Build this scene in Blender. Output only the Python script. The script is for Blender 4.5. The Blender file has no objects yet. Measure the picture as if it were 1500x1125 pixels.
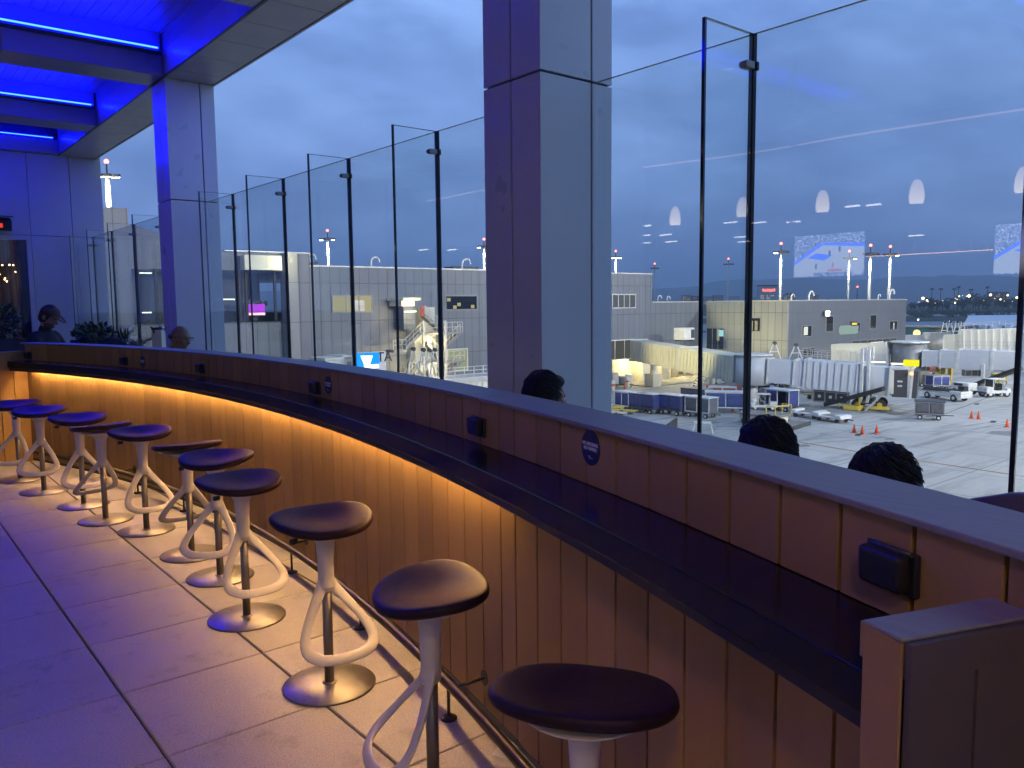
# Airport roof terrace at dusk: curved drink rail with bar stools, glass wind screen, apron beyond.
import bpy, bmesh, math, random
from mathutils import Vector, Matrix, noise

random.seed(7)
scene = bpy.context.scene
COL = scene.collection
R_ = math.radians

# ------------------------------------------------------------------ surveyed camera
# world axes: +Y runs along the glass screen (away), +X out towards the apron, z=0 terrace floor
EYE = 1.62
F_PX, PITCH, ROLL, YAW = 1176.94, 0.0983749, -0.0105427, 0.6865525
APRON = -10.6
cy_, sy_ = math.cos(YAW), math.sin(YAW)
def _s(v): return Vector((v[0]*cy_+v[1]*sy_, -v[0]*sy_+v[1]*cy_, v[2]))
_f = Vector((0, math.cos(PITCH), -math.sin(PITCH)))
_u = Vector((0, math.sin(PITCH), math.cos(PITCH)))
_r = Vector((1, 0, 0))
FWD = _s(_f)
RGT = _s(_r*math.cos(ROLL)+_u*math.sin(ROLL))
UPV = _s(_u*math.cos(ROLL)-_r*math.sin(ROLL))
ORG = Vector((0, 0, EYE))
def ray(px, py): return FWD + RGT*((px-750)/F_PX) - UPV*((py-562.5)/F_PX)
def at_z(px, py, z):
    d = ray(px, py); return ORG + d*((z-EYE)/d.z)
def at_y(px, py, y):
    d = ray(px, py); return ORG + d*(y/d.y)
def at_x(px, py, x):
    d = ray(px, py); return ORG + d*(x/d.x)
def at_d(px, py, dep): return ORG + ray(px, py)*dep
def z_over(p, px, py):
    d = ray(px, py); return EYE + d.z*(p.x*d.x+p.y*d.y)/(d.x**2+d.y**2)

cam_d = bpy.data.cameras.new('camera')
cam = bpy.data.objects.new('camera', cam_d); COL.objects.link(cam)
cam_d.sensor_width = 36; cam_d.lens = F_PX/1500*36
cam_d.clip_start = 0.05; cam_d.clip_end = 60000
m = Matrix.Identity(4)
for i, a in enumerate((RGT, UPV, -FWD)):
    m[0][i], m[1][i], m[2][i] = a.x, a.y, a.z
m[2][3] = EYE
cam.matrix_world = m
scene.camera = cam

# ------------------------------------------------------------------ materials
class NT:
    def __init__(s, name):
        s.m = bpy.data.materials.new(name); s.m.use_nodes = True
        s.t = s.m.node_tree; s.t.nodes.clear()
        s.out = s.t.nodes.new('ShaderNodeOutputMaterial')
    def n(s, kind, **kw):
        nd = s.t.nodes.new('ShaderNode'+kind)
        for k, v in kw.items():
            if k.startswith('i_'):
                key = k[2:]
                nd.inputs[int(key) if key.isdigit() else key.replace('_', ' ')].default_value = v
            else: setattr(nd, k, v)
        return nd
    def l(s, a, b): s.t.links.new(a, b)
    def math(s, op, a, b=None, clamp=False):
        nd = s.t.nodes.new('ShaderNodeMath'); nd.operation = op; nd.use_clamp = clamp
        for i, v in enumerate((a, b)):
            if v is None: continue
            if isinstance(v, (int, float)): nd.inputs[i].default_value = v
            else: s.l(v, nd.inputs[i])
        return nd.outputs[0]
    def mix(s, fac, a, b):
        nd = s.t.nodes.new('ShaderNodeMix'); nd.data_type = 'RGBA'
        for sock, v in ((nd.inputs[0], fac), (nd.inputs[6], a), (nd.inputs[7], b)):
            if isinstance(v, (int, float)): sock.default_value = v
            elif isinstance(v, (tuple, list)): sock.default_value = (*v[:3], 1)
            else: s.l(v, sock)
        return nd.outputs[2]
    def ramp(s, fac, stops):
        nd = s.t.nodes.new('ShaderNodeValToRGB')
        e = nd.color_ramp.elements
        while len(e) < len(stops): e.new(0.5)
        for el, (p, c) in zip(e, stops):
            el.position = p; el.color = (*c, 1) if len(c) == 3 else c
        s.l(fac, nd.inputs[0]); return nd.outputs[0]
    def coords(s, scale=(1, 1, 1), kind='Object'):
        tc = s.n('TexCoord'); mp = s.n('Mapping'); mp.inputs['Scale'].default_value = scale
        s.l(tc.outputs[kind], mp.inputs[0]); return mp.outputs[0]
    def noise(s, vec, scale, detail=4, rough=.55):
        nd = s.n('TexNoise'); nd.inputs['Scale'].default_value = scale
        nd.inputs['Detail'].default_value = detail; nd.inputs['Roughness'].default_value = rough
        s.l(vec, nd.inputs['Vector']); return nd.outputs[0]
    def bsdf(s, color, rough=.5, metal=0., **kw):
        b = s.n('BsdfPrincipled')
        for key, v in (('Base Color', color), ('Roughness', rough), ('Metallic', metal)):
            if isinstance(v, (int, float)): b.inputs[key].default_value = v
            elif isinstance(v, (tuple, list)): b.inputs[key].default_value = (*v[:3], 1)
            else: s.l(v, b.inputs[key])
        for k, v in kw.items(): b.inputs[k.replace('_', ' ')].default_value = v
        s.l(b.outputs[0], s.out.inputs[0]); s.b = b; return b
    def bump(s, h, strength=.3, dist=.01):
        b = s.n('Bump'); b.inputs['Strength'].default_value = strength; b.inputs['Distance'].default_value = dist
        s.l(h, b.inputs['Height']); s.l(b.outputs[0], s.b.inputs['Normal'])

def mat(name, col, rough=.5, metal=0., var=.12, scale=6., bump=0., stretch=(1, 1, 1), fine=0., **kw):
    """plain surface: base colour with uneven tone, slight roughness variation, optional relief"""
    t = NT(name); v = t.coords(stretch)
    n1 = t.noise(v, scale, 5)
    lo = tuple(c*(1-var) for c in col); hi = tuple(min(1, c*(1+var)) for c in col)
    c = t.ramp(n1, [(.3, lo), (.7, hi)])
    if fine:
        n2 = t.noise(v, scale*30, 2)
        c = t.mix(t.math('MULTIPLY', n2, fine), c, tuple(x*.45 for x in col))
    r = t.math('ADD', t.math('MULTIPLY', t.noise(v, scale*2.3, 3), .16), rough-.08, True)
    t.bsdf(c, r, metal, **kw)
    if bump: t.bump(t.noise(v, scale*12, 3), bump, .004)
    return t.m
def emit(name, col, strength):
    t = NT(name); e = t.n('Emission'); e.inputs[0].default_value = (*col, 1); e.inputs[1].default_value = strength
    t.l(e.outputs[0], t.out.inputs[0]); return t.m
def panel_mat(name, col, step_u, step_z, axis, rough=.45, groove=.40, gw=.075, metal=0.):
    """sheet-metal cladding: vertical joints every step_u metres, level joints every step_z"""
    t = NT(name); tc = t.n('TexCoord'); sp = t.n('SeparateXYZ'); t.l(tc.outputs['Object'], sp.inputs[0])
    u = t.math('DIVIDE', sp.outputs[axis], step_u); w = t.math('DIVIDE', sp.outputs[2], step_z)
    fu = t.math('FRACT', u); fw = t.math('FRACT', w)
    gu = t.math('LESS_THAN', fu, gw/step_u); gz = t.math('LESS_THAN', fw, gw/step_z)
    g = t.math('MAXIMUM', gu, gz)
    cell = t.n('TexWhiteNoise'); cell.noise_dimensions = '2D'
    cb = t.n('CombineXYZ'); t.l(t.math('FLOOR', u), cb.inputs[0]); t.l(t.math('FLOOR', w), cb.inputs[1])
    t.l(cb.outputs[0], cell.inputs['Vector'])
    nz = t.noise(tc.outputs['Object'], .35, 4)
    tone = t.math('ADD', t.math('MULTIPLY', cell.outputs[0], .10), t.math('ADD', t.math('MULTIPLY', nz, .16), .84))
    base = t.n('Mix', data_type='RGBA'); base.blend_type = 'MULTIPLY'; base.inputs[0].default_value = 1
    base.inputs[6].default_value = (*col, 1); t.l(tone, base.inputs[7])
    c = t.mix(g, base.outputs[2], tuple(x*groove for x in col))
    t.bsdf(c, rough, metal)
    t.bump(t.math('SUBTRACT', 1., g), .5, .02)
    return t.m

M = {}
M['stool_white'] = mat('stool_white_plastic', (.74, .70, .68), .35, var=.04, Coat_Weight=.15)
M['leather'] = mat('stool_leather', (.024, .012, .019), .46, var=.25, scale=14, bump=.06, Specular_IOR_Level=.2)
M['steel'] = mat('brushed_steel', (.31, .295, .27), .42, 1., var=.08, scale=22, stretch=(1, 1, .2))
M['rail'] = mat('rail_steel', (.055, .045, .038), .38, .9, var=.15, scale=10)
M['black_top'] = mat('black_counter_stone', (.010, .010, .010), .20, var=.3, scale=9, fine=.2, Specular_IOR_Level=.28)
M['black'] = mat('black_plastic', (.018, .019, .021), .42, var=.2, scale=20)
M['cap'] = None
M['pillar'] = mat('grey_aluminium_panel', (.70, .69, .69), .30, .12, var=.035, scale=1.6)
M['seam'] = mat('dark_joint', (.012, .013, .016), .6, var=.1)
M['backwall'] = mat('pale_wall_panel', (.40, .40, .43), .42, .1, var=.05, scale=1.2)
M['soffit'] = mat('soffit_panel', (.36, .33, .30), .34, .15, var=.10, scale=2.0)
M['beam'] = mat('beam_panel', (.26, .255, .26), .36, .25, var=.06, scale=1.6)
M['plank'] = mat('ceiling_plank', (.30, .27, .26), .48, var=.14, scale=5, stretch=(3, .25, 1))
M['concrete'] = mat('concrete', (.30, .29, .27), .8, var=.15, scale=3, bump=.2, fine=.3)
M['white'] = mat('white_paint', (.64, .64, .62), .4, var=.16, scale=1.5, fine=.22)
M['cream'] = mat('cream_paint', (.66, .63, .52), .5, var=.08, scale=.8)
M['yellow'] = mat('yellow_paint', (.62, .46, .06), .45, var=.15, scale=2)
M['orange'] = mat('orange_plastic', (.75, .12, .03), .5, var=.1, scale=5)
M['blue_cover'] = mat('blue_curtain', (.025, .04, .17), .6, var=.25, scale=3, bump=.3)
M['grey_cover'] = mat('grey_curtain', (.085, .085, .10), .65, var=.2, scale=3, bump=.3)
M['rubber'] = mat('tyre_rubber', (.02, .02, .02), .75, var=.2, scale=8)
M['dgrey'] = mat('dark_grey_metal', (.06, .062, .066), .5, .3, var=.15, scale=4)
M['mgrey'] = mat('mid_grey_metal', (.22, .225, .23), .45, .3, var=.12, scale=2)
M['galv'] = mat('galvanised_steel', (.50, .50, .48), .45, .5, var=.12, scale=5)
M['red'] = mat('faded_red_paint', (.28, .05, .04), .55, var=.2, scale=3)
M['deck'] = mat('worn_deck', (.22, .20, .17), .7, var=.3, scale=4, fine=.4)
M['glass_dark'] = mat('dark_window_glass', (.012, .014, .018), .06, var=.1)
M['skin'] = mat('skin', (.27, .155, .11), .5, var=.1, scale=20, Subsurface_Weight=.1)
M['hair'] = mat('black_hair', (.006, .006, .007), .55, var=.4, scale=60, bump=.5, stretch=(1, 1, .3))
M['brown_cap'] = mat('brown_cap_cloth', (.075, .05, .04), .8, var=.2, scale=30, bump=.3)
M['dark_cloth'] = mat('dark_navy_cloth', (.012, .015, .024), .85, var=.3, scale=14, bump=.3)
M['grey_cloth'] = mat('charcoal_cloth', (.05, .05, .055), .85, var=.3, scale=14, bump=.3)
M['chair'] = mat('mauve_chair_shell', (.10, .085, .11), .45, var=.1, scale=4)
M['planter'] = mat('dark_planter', (.035, .032, .038), .6, var=.2, scale=4)
M['leaf'] = mat('leaf_green', (.035, .07, .03), .5, var=.45, scale=5)
M['soil'] = mat('planter_soil', (.03, .022, .016), .9, var=.3, scale=20)
M['trunk'] = mat('bark', (.08, .06, .045), .9, var=.3, scale=8)
M['tree'] = mat('tree_leaf', (.04, .06, .03), .7, var=.5, scale=.05)

def wood(name, a, b, rough, zscale):
    t = NT(name); v = t.coords(zscale); isl = t.n('NewGeometry')
    n = t.noise(v, 7, 6, .6); n2 = t.noise(v, 40, 3)
    c = t.mix(t.math('ADD', t.math('MULTIPLY', n, .7), t.math('MULTIPLY', n2, .3)), a, b)
    k = t.math('ADD', t.math('MULTIPLY', isl.outputs['Random Per Island'], .32), .80)
    mx = t.n('Mix', data_type='RGBA'); mx.blend_type = 'MULTIPLY'; mx.inputs[0].default_value = 1
    t.l(c, mx.inputs[6]); t.l(k, mx.inputs[7])
    t.bsdf(mx.outputs[2], rough); t.bump(n2, .12, .002)
    return t.m
M['board'] = wood('painted_timber_board', (.30, .178, .058), (.44, .272, .095), .55, (1, 1, .12))
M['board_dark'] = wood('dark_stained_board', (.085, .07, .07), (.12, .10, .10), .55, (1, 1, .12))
M['cap'] = wood('weathered_grey_cap', (.17, .16, .17), (.37, .355, .365), .48, (9, .5, 1))

def floor_mat():
    t = NT('paver'); v = t.coords(); isl = t.n('NewGeometry')
    sp = t.noise(v, 160, 2, .7); bl = t.noise(v, 1.7, 5); st = t.noise(v, 5, 6, .7)
    c = t.ramp(sp, [(.30, (.34, .315, .29)), (.5, (.54, .505, .47)), (.72, (.64, .605, .56))])
    k = t.math('ADD', t.math('MULTIPLY', isl.outputs['Random Per Island'], .16), t.math('ADD', t.math('MULTIPLY', bl, .30), .68))
    mx = t.n('Mix', data_type='RGBA'); mx.blend_type = 'MULTIPLY'; mx.inputs[0].default_value = 1
    t.l(c, mx.inputs[6]); t.l(k, mx.inputs[7])
    stain = t.ramp(st, [(.56, (1, 1, 1)), (.72, (.66, .64, .62))])
    m2 = t.n('Mix', data_type='RGBA'); m2.blend_type = 'MULTIPLY'; m2.inputs[0].default_value = 1
    t.l(mx.outputs[2], m2.inputs[6]); t.l(stain, m2.inputs[7])
    t.bsdf(m2.outputs[2], .52); t.bump(sp, .15, .002); return t.m
M['paver'] = floor_mat()

def apron_mat():
    t = NT('apron_concrete'); tc = t.n('TexCoord'); o = tc.outputs['Object']
    sp = t.n('SeparateXYZ'); t.l(o, sp.inputs[0])
    def joint(axis, step, w):
        return t.math('LESS_THAN', t.math('FRACT', t.math('DIVIDE', sp.outputs[axis], step)), w/step)
    j = t.math('MAXIMUM', joint(0, 7.6, .13), joint(1, 7.6, .13))
    cell = t.n('TexWhiteNoise'); cell.noise_dimensions = '2D'; cb = t.n('CombineXYZ')
    for i in (0, 1): t.l(t.math('FLOOR', t.math('DIVIDE', sp.outputs[i], 7.6)), cb.inputs[i])
    t.l(cb.outputs[0], cell.inputs['Vector'])
    n1 = t.noise(o, .06, 6, .6); n2 = t.noise(o, .9, 5, .65)
    mp = t.n('Mapping'); mp.inputs['Scale'].default_value = (.05, .5, 1); mp.inputs['Rotation'].default_value = (0, 0, .5)
    t.l(o, mp.inputs[0]); n3 = t.noise(mp.outputs[0], 1.2, 5, .7)
    c = t.ramp(n1, [(.3, (.30, .295, .275)), (.7, (.43, .42, .395))])
    k = t.math('ADD', t.math('MULTIPLY', cell.outputs[0], .14), t.math('ADD', t.math('MULTIPLY', n2, .22), .76))
    mx = t.n('Mix', data_type='RGBA'); mx.blend_type = 'MULTIPLY'; mx.inputs[0].default_value = 1
    t.l(c, mx.inputs[6]); t.l(k, mx.inputs[7])
    c2 = t.mix(t.ramp(n3, [(.50, (0, 0, 0)), (.68, (.75, .75, .75))]), mx.outputs[2], (.13, .125, .12))
    c3 = t.mix(t.math('MULTIPLY', j, .72), c2, (.12, .115, .11))
    t.bsdf(c3, .7); return t.m
M['apron'] = apron_mat()

def glass_mat():
    t = NT('clear_screen_glass'); g = t.n('NewGeometry')
    d = t.n('VectorMath', operation='DOT_PRODUCT'); t.l(g.outputs['Normal'], d.inputs[0]); t.l(g.outputs['Incoming'], d.inputs[1])
    a = t.math('SUBTRACT', 1., t.math('ABSOLUTE', d.outputs['Value']))
    p = t.math('POWER', a, 5.); fac = t.math('ADD', t.math('MULTIPLY', p, .93), .045, True)
    tr = t.n('BsdfTransparent'); tr.inputs[0].default_value = (.955, .975, .97, 1)
    gl = t.n('BsdfGlossy'); gl.inputs['Roughness'].default_value = 0.0; gl.inputs[0].default_value = (.95, .97, 1, 1)
    mx = t.n('MixShader'); t.l(fac, mx.inputs[0]); t.l(tr.outputs[0], mx.inputs[1]); t.l(gl.outputs[0], mx.inputs[2])
    t.l(mx.outputs[0], t.out.inputs[0]); return t.m
M['glass'] = glass_mat()
M['glass_edge'] = mat('glass_edge_green', (.02, .06, .055), .1, var=.1)

# ------------------------------------------------------------------ mesh helpers
class MB:
    def __init__(s): s.v = []; s.f = []; s.sm = []
    def add(s, vs, fs, smooth=False):
        o = len(s.v); s.v += [tuple(x) for x in vs]
        for f in fs: s.f.append([i+o for i in f]); s.sm.append(smooth)
        return s
    def box(s, c, d, rz=0, rx=0, ry=0):
        hx, hy, hz = d[0]/2, d[1]/2, d[2]/2
        mt = Matrix.Rotation(rz, 3, 'Z') @ Matrix.Rotation(ry, 3, 'Y') @ Matrix.Rotation(rx, 3, 'X')
        vs = [mt @ Vector((x, y, z)) + Vector(c) for x in (-hx, hx) for y in (-hy, hy) for z in (-hz, hz)]
        return s.add(vs, [(0, 1, 3, 2), (4, 6, 7, 5), (0, 4, 5, 1), (2, 3, 7, 6), (0, 2, 6, 4), (1, 5, 7, 3)])
    def bx(s, x0, x1, y0, y1, z0, z1):
        return s.box(((x0+x1)/2, (y0+y1)/2, (z0+z1)/2), (abs(x1-x0), abs(y1-y0), abs(z1-z0)))
    def cyl(s, a, b, r0, r1=None, n=16, caps=True):
        r1 = r0 if r1 is None else r1
        a, b = Vector(a), Vector(b); d = (b-a).normalized()
        u = d.orthogonal().normalized(); w = d.cross(u)
        vs = []
        for p, r in ((a, r0), (b, r1)):
            for i in range(n):
                t = 2*math.pi*i/n; vs.append(p+u*(r*math.cos(t))+w*(r*math.sin(t)))
        o = len(s.v); s.v += [tuple(x) for x in vs]
        for i in range(n):
            j = (i+1) % n; s.f.append([o+i, o+j, o+n+j, o+n+i]); s.sm.append(n > 8)
        if caps:
            s.f.append([o+i for i in reversed(range(n))]); s.sm.append(False)
            s.f.append([o+n+i for i in range(n)]); s.sm.append(False)
        return s
    def bar(s, a, b, w, h):
        a, b = Vector(a), Vector(b); d = b-a; L = d.length
        rz = math.atan2(d.y, d.x); ry = -math.asin(max(-1, min(1, d.z/L)))
        return s.box((a+b)/2, (L, w, h), rz, 0, ry)
    def lathe(s, prof, n=32, c=(0, 0, 0)):
        o = len(s.v)
        for r, z in prof:
            for i in range(n):
                t = 2*math.pi*i/n; s.v.append((c[0]+r*math.cos(t), c[1]+r*math.sin(t), c[2]+z))
        for k in range(len(prof)-1):
            for i in range(n):
                j = (i+1) % n
                s.f.append([o+k*n+i, o+k*n+j, o+(k+1)*n+j, o+(k+1)*n+i]); s.sm.append(True)
        if prof[0][0] > 1e-5: s.f.append([o+i for i in reversed(range(n))]); s.sm.append(False)
        if prof[-1][0] > 1e-5: s.f.append([o+(len(prof)-1)*n+i for i in range(n)]); s.sm.append(False)
        return s
    def tube(s, pts, rads, n=12, closed=False, flat=1.0, up=None):
        """sweep; rads per point; flat squashes the section along its second axis"""
        P = [Vector(p) for p in pts]; m_ = len(P); o = len(s.v); ref = Vector(up) if up else None; prev = None
        for i, p in enumerate(P):
            q = P[(i+1) % m_] if closed or i < m_-1 else p; r0 = P[i-1] if closed or i > 0 else p
            d = (q-r0).normalized()
            if ref is not None: u = ref - d*ref.dot(d)
            elif prev is None: u = d.orthogonal()
            else: u = prev - d*prev.dot(d)
            u.normalize(); prev = u; w = d.cross(u)
            r = rads[i] if isinstance(rads, (list, tuple)) else rads
            for k in range(n):
                t = 2*math.pi*k/n; s.v.append(tuple(p+u*(r*flat*math.cos(t))+w*(r*math.sin(t))))
        for i in range(m_ if closed else m_-1):
            a, b = o+i*n, o+((i+1) % m_)*n
            for k in range(n):
                j = (k+1) % n; s.f.append([a+k, a+j, b+j, b+k]); s.sm.append(True)
        if not closed:
            s.f.append([o+k for k in reversed(range(n))]); s.sm.append(False)
            s.f.append([o+(m_-1)*n+k for k in range(n)]); s.sm.append(False)
        return s
    def ball(s, c, r, nu=16, nv=10, fn=None):
        o = len(s.v); r = r if isinstance(r, (tuple, list)) else (r, r, r)
        for j in range(nv+1):
            ph = math.pi*j/nv-math.pi/2
            for i in range(nu):
                t = 2*math.pi*i/nu
                p = Vector((math.cos(ph)*math.cos(t), math.cos(ph)*math.sin(t), math.sin(ph)))
                k = fn(p) if fn else 1
                s.v.append((c[0]+p.x*r[0]*k, c[1]+p.y*r[1]*k, c[2]+p.z*r[2]*k))
        for j in range(nv):
            for i in range(nu):
                k = (i+1) % nu; s.f.append([o+j*nu+i, o+j*nu+k, o+(j+1)*nu+k, o+(j+1)*nu+i]); s.sm.append(True)
        return s
    def quad(s, a, b, c, d): return s.add([a, b, c, d], [(0, 1, 2, 3)])
    def sector(s, r0, r1, t0, t1, z0, z1, n=96, c=None):
        """solid annular sector about the counter's centre"""
        o = len(s.v)
        for i in range(n+1):
            t = t0+(t1-t0)*i/n
            for r, z in ((r0, z0), (r1, z0), (r1, z1), (r0, z1)): s.v.append((CX+r*math.cos(t), CY+r*math.sin(t), z))
        for i in range(n):
            a, b = o+4*i, o+4*i+4
            for k in range(4):
                j = (k+1) % 4; s.f.append([a+k, b+k, b+j, a+j]); s.sm.append(False)
        s.f.append([o, o+1, o+2, o+3]); s.sm.append(False)
        e = o+4*n; s.f.append([e+3, e+2, e+1, e]); s.sm.append(False)
        return s
    def mesh(s, name):
        me = bpy.data.meshes.new(name); me.from_pydata(s.v, [], s.f); 
        bm = bmesh.new(); bm.from_mesh(me); bmesh.ops.remove_doubles(bm, verts=bm.verts, dist=1e-6)
        bmesh.ops.recalc_face_normals(bm, faces=bm.faces); bm.to_mesh(me); bm.free()
        return me
    def build(s, name, material, parent=None, bevel=0, seg=2, smooth=None, sub=0):
        me = bpy.data.meshes.new(name); me.from_pydata(s.v, [], s.f)
        for p, k in zip(me.polygons, s.sm): p.use_smooth = k if smooth is None else smooth
        bm = bmesh.new(); bm.from_mesh(me)
        bmesh.ops.remove_doubles(bm, verts=bm.verts, dist=1e-6)
        bmesh.ops.recalc_face_normals(bm, faces=bm.faces); bm.to_mesh(me); bm.free()
        me.materials.append(material)
        o = bpy.data.objects.new(name, me); COL.objects.link(o)
        if parent: o.parent = parent
        if bevel:
            b = o.modifiers.new('bevel', 'BEVEL'); b.width = bevel; b.segments = seg; b.limit_method = 'ANGLE'; b.angle_limit = R_(40)
        if sub:
            b = o.modifiers.new('sub', 'SUBSURF'); b.levels = sub; b.render_levels = sub
        return o

def tag(o, label=None, cat=None, group=None, kind=None):
    if label: o['label'] = label
    if cat: o['category'] = cat
    if group: o['group'] = group
    if kind: o['kind'] = kind
    return o
def thing(name, label, cat, loc=(0, 0, 0), rz=0, group=None):
    o = bpy.data.objects.new(name, None); COL.objects.link(o); o.empty_display_size = .1
    o.location = loc; o.rotation_euler = (0, 0, rz)
    return tag(o, label, cat, group)
def dup(root, loc, rz, label, group=None, scale=None):
    r = root.copy(); COL.objects.link(r); r.location = loc; r.rotation_euler = (0, 0, rz)
    r['label'] = label
    if group: r['group'] = group
    if scale: r.scale = scale
    for ch in list(root.children):
        c = ch.copy(); COL.objects.link(c); c.parent = r
        for g in list(ch.children):
            d = g.copy(); COL.objects.link(d); d.parent = c
    return r
def structure(o): o['kind'] = 'structure'; return o
def text_mesh(name, body, size, material, parent, matrix, extrude=.0008, bold=0., align='CENTER'):
    cu = bpy.data.curves.new(name, 'FONT'); cu.body = body; cu.size = size; cu.extrude = extrude
    cu.align_x = align; cu.align_y = 'CENTER'; cu.offset = bold
    tmp = bpy.data.objects.new(name+'_tmp', cu); COL.objects.link(tmp)
    dg = bpy.context.evaluated_depsgraph_get()
    me = bpy.data.meshes.new_from_object(tmp.evaluated_get(dg)); me.materials.clear(); me.materials.append(material)
    bpy.data.objects.remove(tmp); bpy.data.curves.remove(cu)
    me.transform(matrix)
    o = bpy.data.objects.new(name, me); COL.objects.link(o)
    if parent: o.parent = parent
    return o
def smoothpath(pts, k=6, closed=False):
    P = [Vector(p) for p in pts]; n = len(P); out = []
    for i in range(n if closed else n-1):
        g = lambda j: P[j % n] if closed else P[max(0, min(n-1, j))]
        a, b, c, d = g(i-1), g(i), g(i+1), g(i+2)
        for s in range(k):
            t = s/k
            out.append(.5*((2*b)+(c-a)*t+(2*a-5*b+4*c-d)*t*t+(3*b-a-3*c+d)*t**3))
    if not closed: out.append(P[-1])
    return out
# ------------------------------------------------------------------ terrace shell
CX, CY = -12.3, 5.4
R_WALL, R_FRONT, R_BACK = 14.45, 14.25, 14.63
def arc(r, t, z): return Vector((CX+r*math.cos(t), CY+r*math.sin(t), z))
def on_cyl(px, py, r):
    d = ray(px, py); ox, oy = -CX, -CY
    a = d.x*d.x+d.y*d.y; b = 2*(ox*d.x+oy*d.y); c = ox*ox+oy*oy-r*r
    t = (-b+math.sqrt(b*b-4*a*c))/(2*a)
    p = ORG+d*t; return p, math.atan2(p.y-CY, p.x-CX)
T0 = math.atan2(.52-CY, 1.04-CX)                 # right-hand end panel
T1 = on_cyl(40, 545, R_WALL)[1]                  # left-hand end panel

# floor: separate pavers with open joints over a dark bed
fl = MB(); px_, py_ = .615, .625
for i in range(-16, 6):
    for j in range(-18, 24):
        x0, x1 = .776+px_*i+.005, .776+px_*(i+1)-.005
        y0, y1 = 3.574+py_*j+.0028, 3.574+py_*(j+1)-.0028
        if y1 > 17.95: continue
        x1 = min(x1, 4.14); b = .0035
        if x0 > 4.1: continue
        dz = random.uniform(-.0008, .0008)
        vs = [(x0, y0, -.018), (x1, y0, -.018), (x1, y1, -.018), (x0, y1, -.018),
              (x0, y0, -b+dz), (x1, y0, -b+dz), (x1, y1, -b+dz), (x0, y1, -b+dz),
              (x0+b, y0+b, dz), (x1-b, y0+b, dz), (x1-b, y1-b, dz), (x0+b, y1-b, dz)]
        fs = [(8, 9, 10, 11)]
        for k in range(4):
            n = (k+1) % 4; fs += [(k, n, 4+n, 4+k), (4+k, 4+n, 8+n, 8+k)]
        fl.add(vs, fs)
structure(fl.build('floor', M['paver']))
bed = MB().bx(-9.1, 4.16, -7.8, 22, -.6, -.02)
structure(bed.build('floor_bed', M['seam']))
structure(MB().bx(-9.0, 4.1, -7.7, 23, APRON+.004, -.61).build('terrace_base', M['concrete']))

# ceiling: planks, cross beams with cove lights, soffit along the open edge
pk = MB()
x = -9.0
while x < 3.42:
    pk.bx(x+.004, x+.141, -7.5, 17.94, 5.15, 5.18); x += .145
structure(pk.build('ceiling', M['plank']))
structure(MB().bx(-9.1, 4.0, -7.6, 18.2, 5.19, 5.75).build('roof_slab', M['dgrey']))
M['led_hid'] = emit('blue_hidden_led', (.0005, .0022, 1.0), 390)
M['led_back'] = emit('blue_rear_led', (.0005, .0022, 1.0), 200)
BEAMS = [11.12+3.63*k for k in range(-4, 2)]
M['led_blue'] = emit('blue_cove_led', (.0007, .0029, 1.0), 300)
for i, y in enumerate(BEAMS):
    bm_ = MB()
    xs = [-9.0, -5.2, -1.85, 1.565, 3.345]
    for a, b in zip(xs, xs[1:]):
        bm_.bx(a+.004, b-.004, y, y+.60, 4.605, 4.855)
    o = bm_.build('ceiling_beam', M['beam'], bevel=.003)
    structure(o)
    bk = MB().bx(-9.0, 3.33, y+.03, y+.57, 4.62, 5.149).build('beam_core', M['beam'], o)
    t = thing('cove_light', {4: 'longest blue light strip, on the ceiling beam that meets the blue lit pillar',
              5: 'middle blue light strip, on the second visible ceiling beam'}.get(i, 'blue cove light hidden behind its lip on an overhead beam'),
              'light strip', (0, 0, 0), 0, 'blue cove lights' if i > 3 else 'hidden blue cove lights overhead')
    if i > 3:
        MB().bx(-9.0, 3.30, y-.15, y-.003, 4.862, 4.895).build('ledge', M['dgrey'], t)
        MB().bx(.3, 3.25, y-.161, y-.152, 4.892, 4.911).build('strip', M['led_blue'], t)
    else:
        MB().bx(-9.0, 3.30, y-.20, y-.003, 4.862, 4.88).bx(-9.0, 3.30, y-.20, y-.185, 4.881, 4.96).build('ledge', M['dgrey'], t)  # taller lip added to keep the strip out of the glass reflections
        MB().bx(-6.0, 3.25, y-.163, y-.11, 4.882, 4.905).build('strip', M['led_hid'], t)
for i, y in enumerate(BEAMS):
    if i < 3: continue
    t = thing('cove_light', 'blue cove light hidden behind its lip on the far side of an overhead beam', 'light strip', (0, 0, 0), 0, 'blue cove lights facing the end wall')
    MB().bx(-9.0, 3.30, y+.603, y+.75, 4.862, 4.88).build('ledge', M['dgrey'], t)
    MB().bx(.3, 3.25, y+.735, y+.75, 4.881, 4.897).build('strip', M['led_back'], t)
# last strip over the end wall
t = thing('cove_light', 'shortest and farthest blue light strip, above the end wall', 'light strip', (0, 0, 0), 0, 'blue cove lights')
MB().bx(-9.0, 3.30, 17.80, 17.965, 4.862, 4.895).build('ledge', M['dgrey'], t)
MB().bx(.3, 3.25, 17.789, 17.798, 4.894, 4.907).build('strip', M['led_blue'], t)
structure(MB().bx(-9.0, 3.345, 17.80, 17.968, 4.605, 4.858).build('end_beam', M['beam']))

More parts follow.
